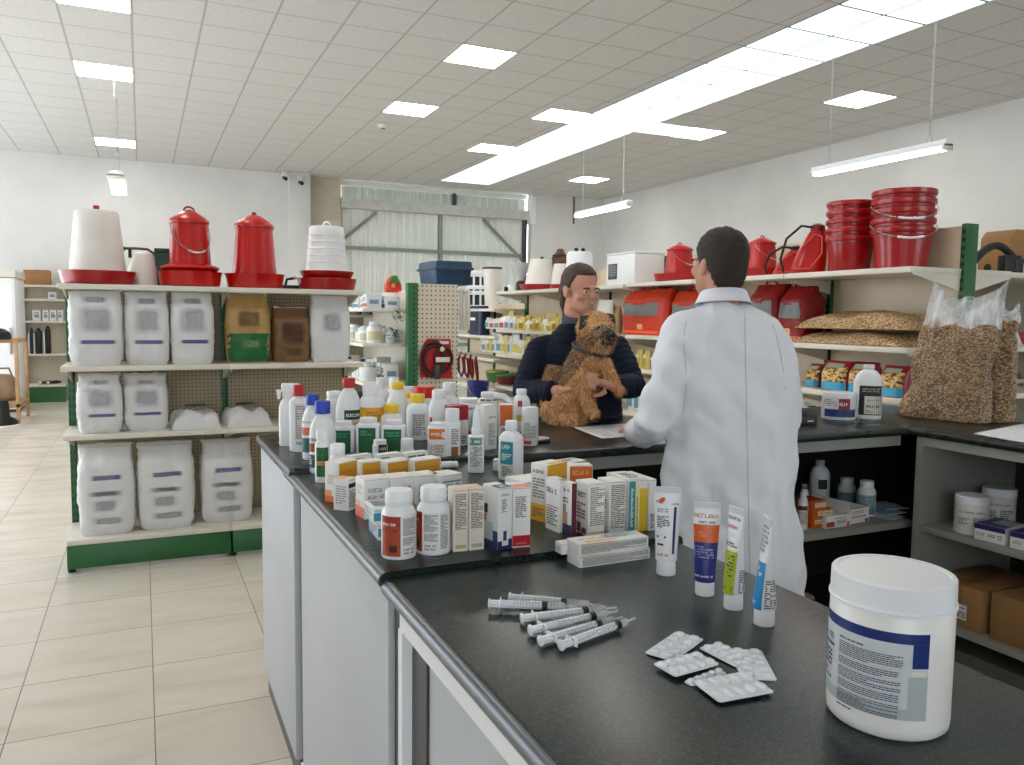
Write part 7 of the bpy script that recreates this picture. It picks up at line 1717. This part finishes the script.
# ---------------------------------------------------------------- the woman holding the dog
W0 = 4.0
wbase = pj(577, 400, W0); wbase = Vector((wbase.x, wbase.y, 0))
wom = thing('person', 'woman in a dark navy quilted jacket holding a scruffy tan dog behind the counter', 'person', wbase)
WS = mat('woman_skin', (206, 148, 122), .5, vary=.06)
WC = pj(580, 291, W0-.03); WR = rot_az(172, -6, 0)
mb = MB(WS); head(mb, WC, WR, WS, 1.02, pj(578, 332, W0+.01))
slices(mb, [(326, 560, 598, W0, .06), (350, 545, 612, W0, .085), (390, 540, 616, W0, .1), (430, 538, 618, W0, .1), (480, 534, 622, W0, .115), (500, 534, 622, W0, .115)], WS, 24)
for s in (-1, 1):
    h_ = wbase + RH*s*.095 + UP*.86; k_ = wbase + RH*s*.1 + UP*.47; a_ = wbase + RH*s*.1 + UP*.1
    mb.tube([h_ + UP*.05, h_ - UP*.1, k_, k_ - UP*.12, a_], [.092, .09, .058, .055, .04], WS, 14); mb.tube([a_ - UP*.03 + VH*.04, a_ - VH*.08 - UP*.055, a_ - VH*.16 - UP*.068], [.04, .038, .03], WS, 12)
# image-left arm (her right), image-right arm (her left)
LS, LE, LW = pj(540, 346, W0-.02), pj(525, 392, W0-.14), pj(560, 391, W0-.37)
RS, RE, RW = pj(615, 344, W0-.02), pj(632, 386, W0-.14), pj(613, 386, W0-.42)
for S_, E_, W_ in ((LS, LE, LW), (RS, RE, RW)): mb.tube([S_, S_*.5+E_*.5, E_, E_*.4+W_*.6, W_], [.05, .046, .04, .034, .026], WS, 14)
hand(mb, LW, pj(584, 386, W0-.40)-LW, pj(572, 382, W0-.7)-LW, WS, 1, .3, .98)
hand(mb, RW, pj(590, 380, W0-.47)-RW, pj(604, 376, W0-.9)-RW, WS, -1, .32, .98)
o = mb.build('body'); remesh(o, .0055, 2); o.parent = wom; o.matrix_parent_inverse = Matrix.Translation(-wbase)
def wom_line(p):
    lim = .088 if p.y > .045 else (.012+.076*max(0, (p.y-.01)/.04) if p.y > -.03 else -.075*min(1, (-.03-p.y)/.03))
    return p.z-lim
WH_ = mat('brown_grey_hair', (74, 56, 46), .6, vary=.25, vscale=40, bump=.5, bscale=200)
hair(WC, WR, 1.02, wom_line, WH_, wom, 1.08, .004); eyes(WC, WR, 1.02, wom); fixp(wom, wbase)
mb = MB(); mb.ball(WC + WR @ Vector((0, -.125, .0)), (.035, .03, .045), WH_, 16, 12); mb.tube([WC + WR @ Vector((0, -.12, -.01)), WC + WR @ Vector((0, -.125, -.08)), WC + WR @ Vector((0, -.11, -.13))], [.026, .022, .008], WH_, 10); wb(mb, 'ponytail', wom, wbase)
NAV = mat('navy_quilted_nylon', (16, 24, 42), .7, spec=.2, vary=.2, vscale=20)
mb = MB(NAV)
slices(mb, [(323, 562, 598, W0, .075), (330, 556, 603, W0, .09), (340, 545, 612, W0, .11), (354, 537, 620, W0, .128), (380, 537, 621, W0, .135), (415, 537, 621, W0, .135), (450, 532, 626, W0, .14), (492, 530, 628, W0, .142)], NAV, 44, 2.4, .1)
def sleeve(S_, E_, W_): mb.tube([S_*.72+pj(578, 336, W0)*.28, S_, S_*.5+E_*.5, E_, E_*.55+W_*.45, E_*.12+W_*.88], [.045, .06, .064, .062, .055, .045], NAV, 20)
sleeve(LS, LE, LW); sleeve(RS, RE, RW)
o = mb.build('jacket')
def axis_len(p, S_, E_, W_):
    best = (9, 0)
    for A, B, o_ in ((S_, E_, 0), (E_, W_, (E_-S_).length)):
        d = B-A; t = max(0, min(1, (p-A).dot(d)/d.length_squared)); dist = (p-(A+d*t)).length
        if dist < best[0]: best = (dist, o_+t*d.length)
    return best
def quilt(p, n):
    a = min(axis_len(p, LS, LE, LW), axis_len(p, RS, RE, RW))
    base_ = .004*noise.noise(p*9)+.003*noise.noise(p*24)
    s = a[1] if a[0] < .1 else (p.z*1.0)
    return base_ + .0062*abs(math.sin(s*PI/.034))**.6
remesh(o, .0075, 12, quilt); o.parent = wom; o.matrix_parent_inverse = Matrix.Translation(-wbase)
mb = MB(); rs = []
GC = mat('grey_collar_lining', (58, 66, 80), .7)
for z_, k_ in ((-.03, 1.12), (.0, 1.06), (.05, 1.0), (.056, .95), (.02, .95), (-.02, .98)):
    c_ = pj(579, 325, W0); rs.append([(c_.x+(RH.x*math.cos(a)*.085+VH.x*math.sin(a)*.08)*k_, c_.y+(RH.y*math.cos(a)*.085+VH.y*math.sin(a)*.08)*k_, c_.z+z_+(.022*math.sin(a) if z_ > -.01 else .01*math.sin(a))) for a in [2*PI*i/32 for i in range(32)]])
mb.rings(rs, GC, False, False); wb(mb, 'collar', wom, wbase)
mb = MB(); mb.tube([pj(583+dx, v, W0-.115-d) for v, dx, d in ((334, 0, 0), (350, 1, .018), (370, 1, .024), (400, 1, .028))], .004, mat('dark_zip', (60, 62, 66), .35, .6), 6); wb(mb, 'zip', wom, wbase)
WT = mat('woman_trousers', (36, 38, 44), .85, bump=.2)
mb = MB(WT)
for s in (-1, 1):
    h_ = wbase + RH*s*.095 + UP*.88; k_ = wbase + RH*s*.1 + UP*.47; a_ = wbase + RH*s*.1 + UP*.07; mb.tube([h_ + UP*.06, h_ - UP*.1, k_, k_ - UP*.1, a_], [.11, .102, .072, .066, .058], WT, 16)
o = mb.build('trousers'); remesh(o, .012, 3); o.parent = wom; o.matrix_parent_inverse = Matrix.Translation(-wbase)
for s in (-1, 1):
    a_ = wbase + RH*s*.1; mb = MB(); mb.rings([[tuple(a_ + RH*(sect(2*PI*i/20, 2.6)[0]*.046*w) + VH*(-.04+sect(2*PI*i/20, 2.6)[1]*.125*l) + UP*z) for i in range(20)] for w, l, z in ((1, 1, .001), (1.02, 1, .03), (.95, .92, .06), (.8, .6, .1))], BLACK); wb(mb, 'shoe', wom, wbase)

# ---------------------------------------------------------------- the dog
DD = 3.66
TANF, DTAN, GRIZ, DKF = mat('tan_fur', (214, 162, 106), .8), mat('ginger_fur', (186, 128, 76), .8), mat('grizzled_fur', (124, 108, 88), .85), mat('dark_fur', (44, 36, 32), .8)
PALE = mat('pale_fur', (230, 194, 146), .8)
dbase = at_z(563, 423, T1); dbase = Vector((dbase.x, dbase.y, T1+.001))
dog = thing('dog', 'scruffy tan terrier with dark ears and muzzle, held in the woman\'s arms', 'dog', dbase)
sc = DD/802.44
mb = MB(DTAN)
P = lambda u, v, d=0: pj(u, v, DD+d)
# trunk: chest high, narrowing to the loin, rump on the counter
mb.tube([P(588, 345, .0), P(587, 358, 0), P(583, 374, .01), P(575, 392, .02), P(566, 406, .02), P(560, 414, .02)], [12*sc, 18*sc, 21*sc, 19*sc, 19*sc, 14*sc], DTAN, 20)
mb.tube([P(557, 366, .06), P(554, 384, .07), P(553, 402, .06)], [10*sc, 13*sc, 13*sc], DTAN, 16)
mb.ball(P(556, 410, .03), (16*sc, 14*sc, 11.5*sc), DTAN); mb.ball(P(574, 413, -.02), (13*sc, 12*sc, 9.5*sc), DTAN)
mb.tube([P(552, 416, .0), P(566, 420, -.05), P(580, 420.5, -.09)], [7*sc, 6*sc, 5*sc], DTAN, 12)            # hind foot forward
mb.tube([P(572, 417, .0), P(584, 419.5, -.05)], [7*sc, 5.5*sc], DTAN, 12)
# front legs: image-left one hangs with the paw down, the other reaches sideways
mb.tube([P(577, 362, -.06), P(579, 380, -.1), P(586, 397, -.1), P(591, 407, -.1)], [10*sc, 8*sc, 6*sc, 5.2*sc], DTAN, 14); mb.ball(P(593, 411, -.11), (6.2*sc, 6.5*sc, 5*sc), DTAN)
mb.tube([P(602, 362, -.05), P(609, 374, -.07), P(616, 385, -.08)], [9*sc, 7*sc, 5.4*sc], DTAN, 14); mb.ball(P(619.5, 389.5, -.085), (5.6*sc, 6*sc, 4.6*sc), DTAN)
# neck and head
mb.tube([P(588, 358, .0), P(591, 345, -.02), P(594, 335, -.03)], [17*sc, 14*sc, 14*sc], DTAN, 18)
HDc = P(595, 328, -.04)
mb.ball(HDc, (17*sc, 17*sc, 14.5*sc), DTAN); mb.ball(P(597, 323, -.05), (13*sc, 14*sc, 10*sc), DTAN)
mb.tube([P(600, 333, -.09), P(607, 336, -.15), P(610, 337, -.175)], [10.5*sc, 9*sc, 7*sc], DTAN, 16); mb.ball(P(605, 344, -.13), (8.5*sc, 9*sc, 6*sc), DTAN)
o = mb.build('body'); remesh(o, .007, 3, lambda p, n: .004*noise.noise(p*30)); o.parent = dog; o.matrix_parent_inverse = Matrix.Translation(-dbase)
bme = o.data; dog_body = o
def region(p):
    d = lambda u, v, dd=0: (p-P(u, v, dd)).length/sc
    u_ = None
    if d(609, 337, -.17) < 8.5: return rnd.choice((DKF, DKF, GRIZ))
    if d(605, 346, -.13) < 9: return rnd.choice((GRIZ, PALE, DTAN))
    if d(597, 331, -.1) < 4.5 or d(609, 329, -.1) < 3.5: return DKF
    if d(596, 324, -.04) < 19: return rnd.choice((TANF, TANF, DTAN, PALE))
    rel = p-P(575, 380)
    if rel.dot(RH)/sc < -7+.65*rel.z/sc and rel.z/sc > -13: return rnd.choice((GRIZ, GRIZ, DTAN, DKF))
    return rnd.choice((TANF, TANF, DTAN, PALE, DTAN))
bme.materials.clear()
FM = [TANF, DTAN, GRIZ, DKF, PALE]
for m_ in FM: bme.materials.append(m_)
for f_ in bme.polygons: f_.material_index = FM.index(region(f_.center))
mb = MB(*FM)                                          # coat: thousands of fine tapering locks combed down the body
polys = list(bme.polygons); areas = [f_.area for f_ in polys]
picks = rnd.choices(range(len(polys)), areas, k=15000)
for i in picks:
    f_ = polys[i]; c = f_.center + Vector((rnd.uniform(-1, 1), rnd.uniform(-1, 1), rnd.uniform(-1, 1)))*.003; n = f_.normal
    comb = Vector((0, 0, -1))
    if (c-HDc).length < 20*sc: comb = (c-P(602, 331, -.14))*8 + Vector((0, 0, -.25)); comb.normalize()
    d = (n*.55 + comb*.75 + Vector((rnd.uniform(-.35, .35), rnd.uniform(-.35, .35), rnd.uniform(-.35, .35)))).normalized()
    L_ = rnd.uniform(.014, .03); w_ = rnd.uniform(.0012, .0024); s = d.cross(n)
    if s.length < 1e-4: continue
    if min((c-P(598.5, 328.5, -.122)).length, (c-P(609.5, 327.5, -.115)).length) < 5.2*sc: continue
    L_ *= .8 if (c-HDc).length > 22*sc else .55
    s.normalize(); k_ = FM.index(region(c)) if rnd.random() < .8 else rnd.choice((0, 1))
    a, b = mb.bm.verts.new(c - s*w_ - n*.002), mb.bm.verts.new(c + s*w_ - n*.002); e, g = mb.bm.verts.new(c + d*L_*.6 + s*w_*.7), mb.bm.verts.new(c + d*L_*.6 - s*w_*.7); t_ = mb.bm.verts.new(c + d*L_ + comb*L_*.25)
    mb.bm.faces.new((a, b, e, g)).material_index = k_; mb.bm.faces.new((g, e, t_)).material_index = k_
o = mb.build('fur', None, 180); o.parent = dog; o.matrix_parent_inverse = Matrix.Translation(-dbase); o['kind'] = 'stuff'
for pts in (((590, 315, -.07), (580, 316, -.075), (578.5, 331, -.1), (586, 326, -.105)), ((605, 313, -.05), (613, 314, -.05), (616, 324, -.07), (610, 320, -.08))):   # folded ears
    mb = MB(); q = [P(*a) for a in pts]; off = -VH*.012
    A = [mb.bm.verts.new(x) for x in q]; B = [mb.bm.verts.new(x+off) for x in q]
    for i in range(4): mb.bm.faces.new((A[i], A[(i+1) % 4], B[(i+1) % 4], B[i]))
    mb.bm.faces.new(A[::-1]); mb.bm.faces.new(B); mb.mi(DKF)
    bmesh.ops.bevel(mb.bm, geom=mb.bm.edges[:], offset=.004, segments=2, affect='EDGES'); wb(mb, 'ear', dog, dbase)
mb = MB(); mb.ball(P(612, 334.5, -.205), (3.4*sc, 3.2*sc, 2.7*sc), BLACK, 14, 10); wb(mb, 'nose', dog, dbase)
EYE = mat('dog_eye', (14, 10, 8), .08)
for u, v, d_ in ((598.5, 328.5, -.122), (609.5, 327.5, -.115)): mb = MB(); mb.ball(P(u, v, d_-.014), 2.5*sc, EYE, 12, 8); wb(mb, 'eye', dog, dbase)
mb = MB(); c0 = P(590, 348.5, -.005); ax = (P(593, 338, -.03)-P(588, 356, 0)).normalized(); X = ax.cross(VH).normalized(); Y = ax.cross(X)
mb.tube([c0 + X*(17.5*sc*math.cos(a)) + Y*(17.5*sc*math.sin(a)) for a in [2*PI*i/30 for i in range(31)]], .007, mat('grey_collar_webbing', (52, 54, 56), .6), 8, cap=False, r2=.011); wb(mb, 'collar', dog, dbase)
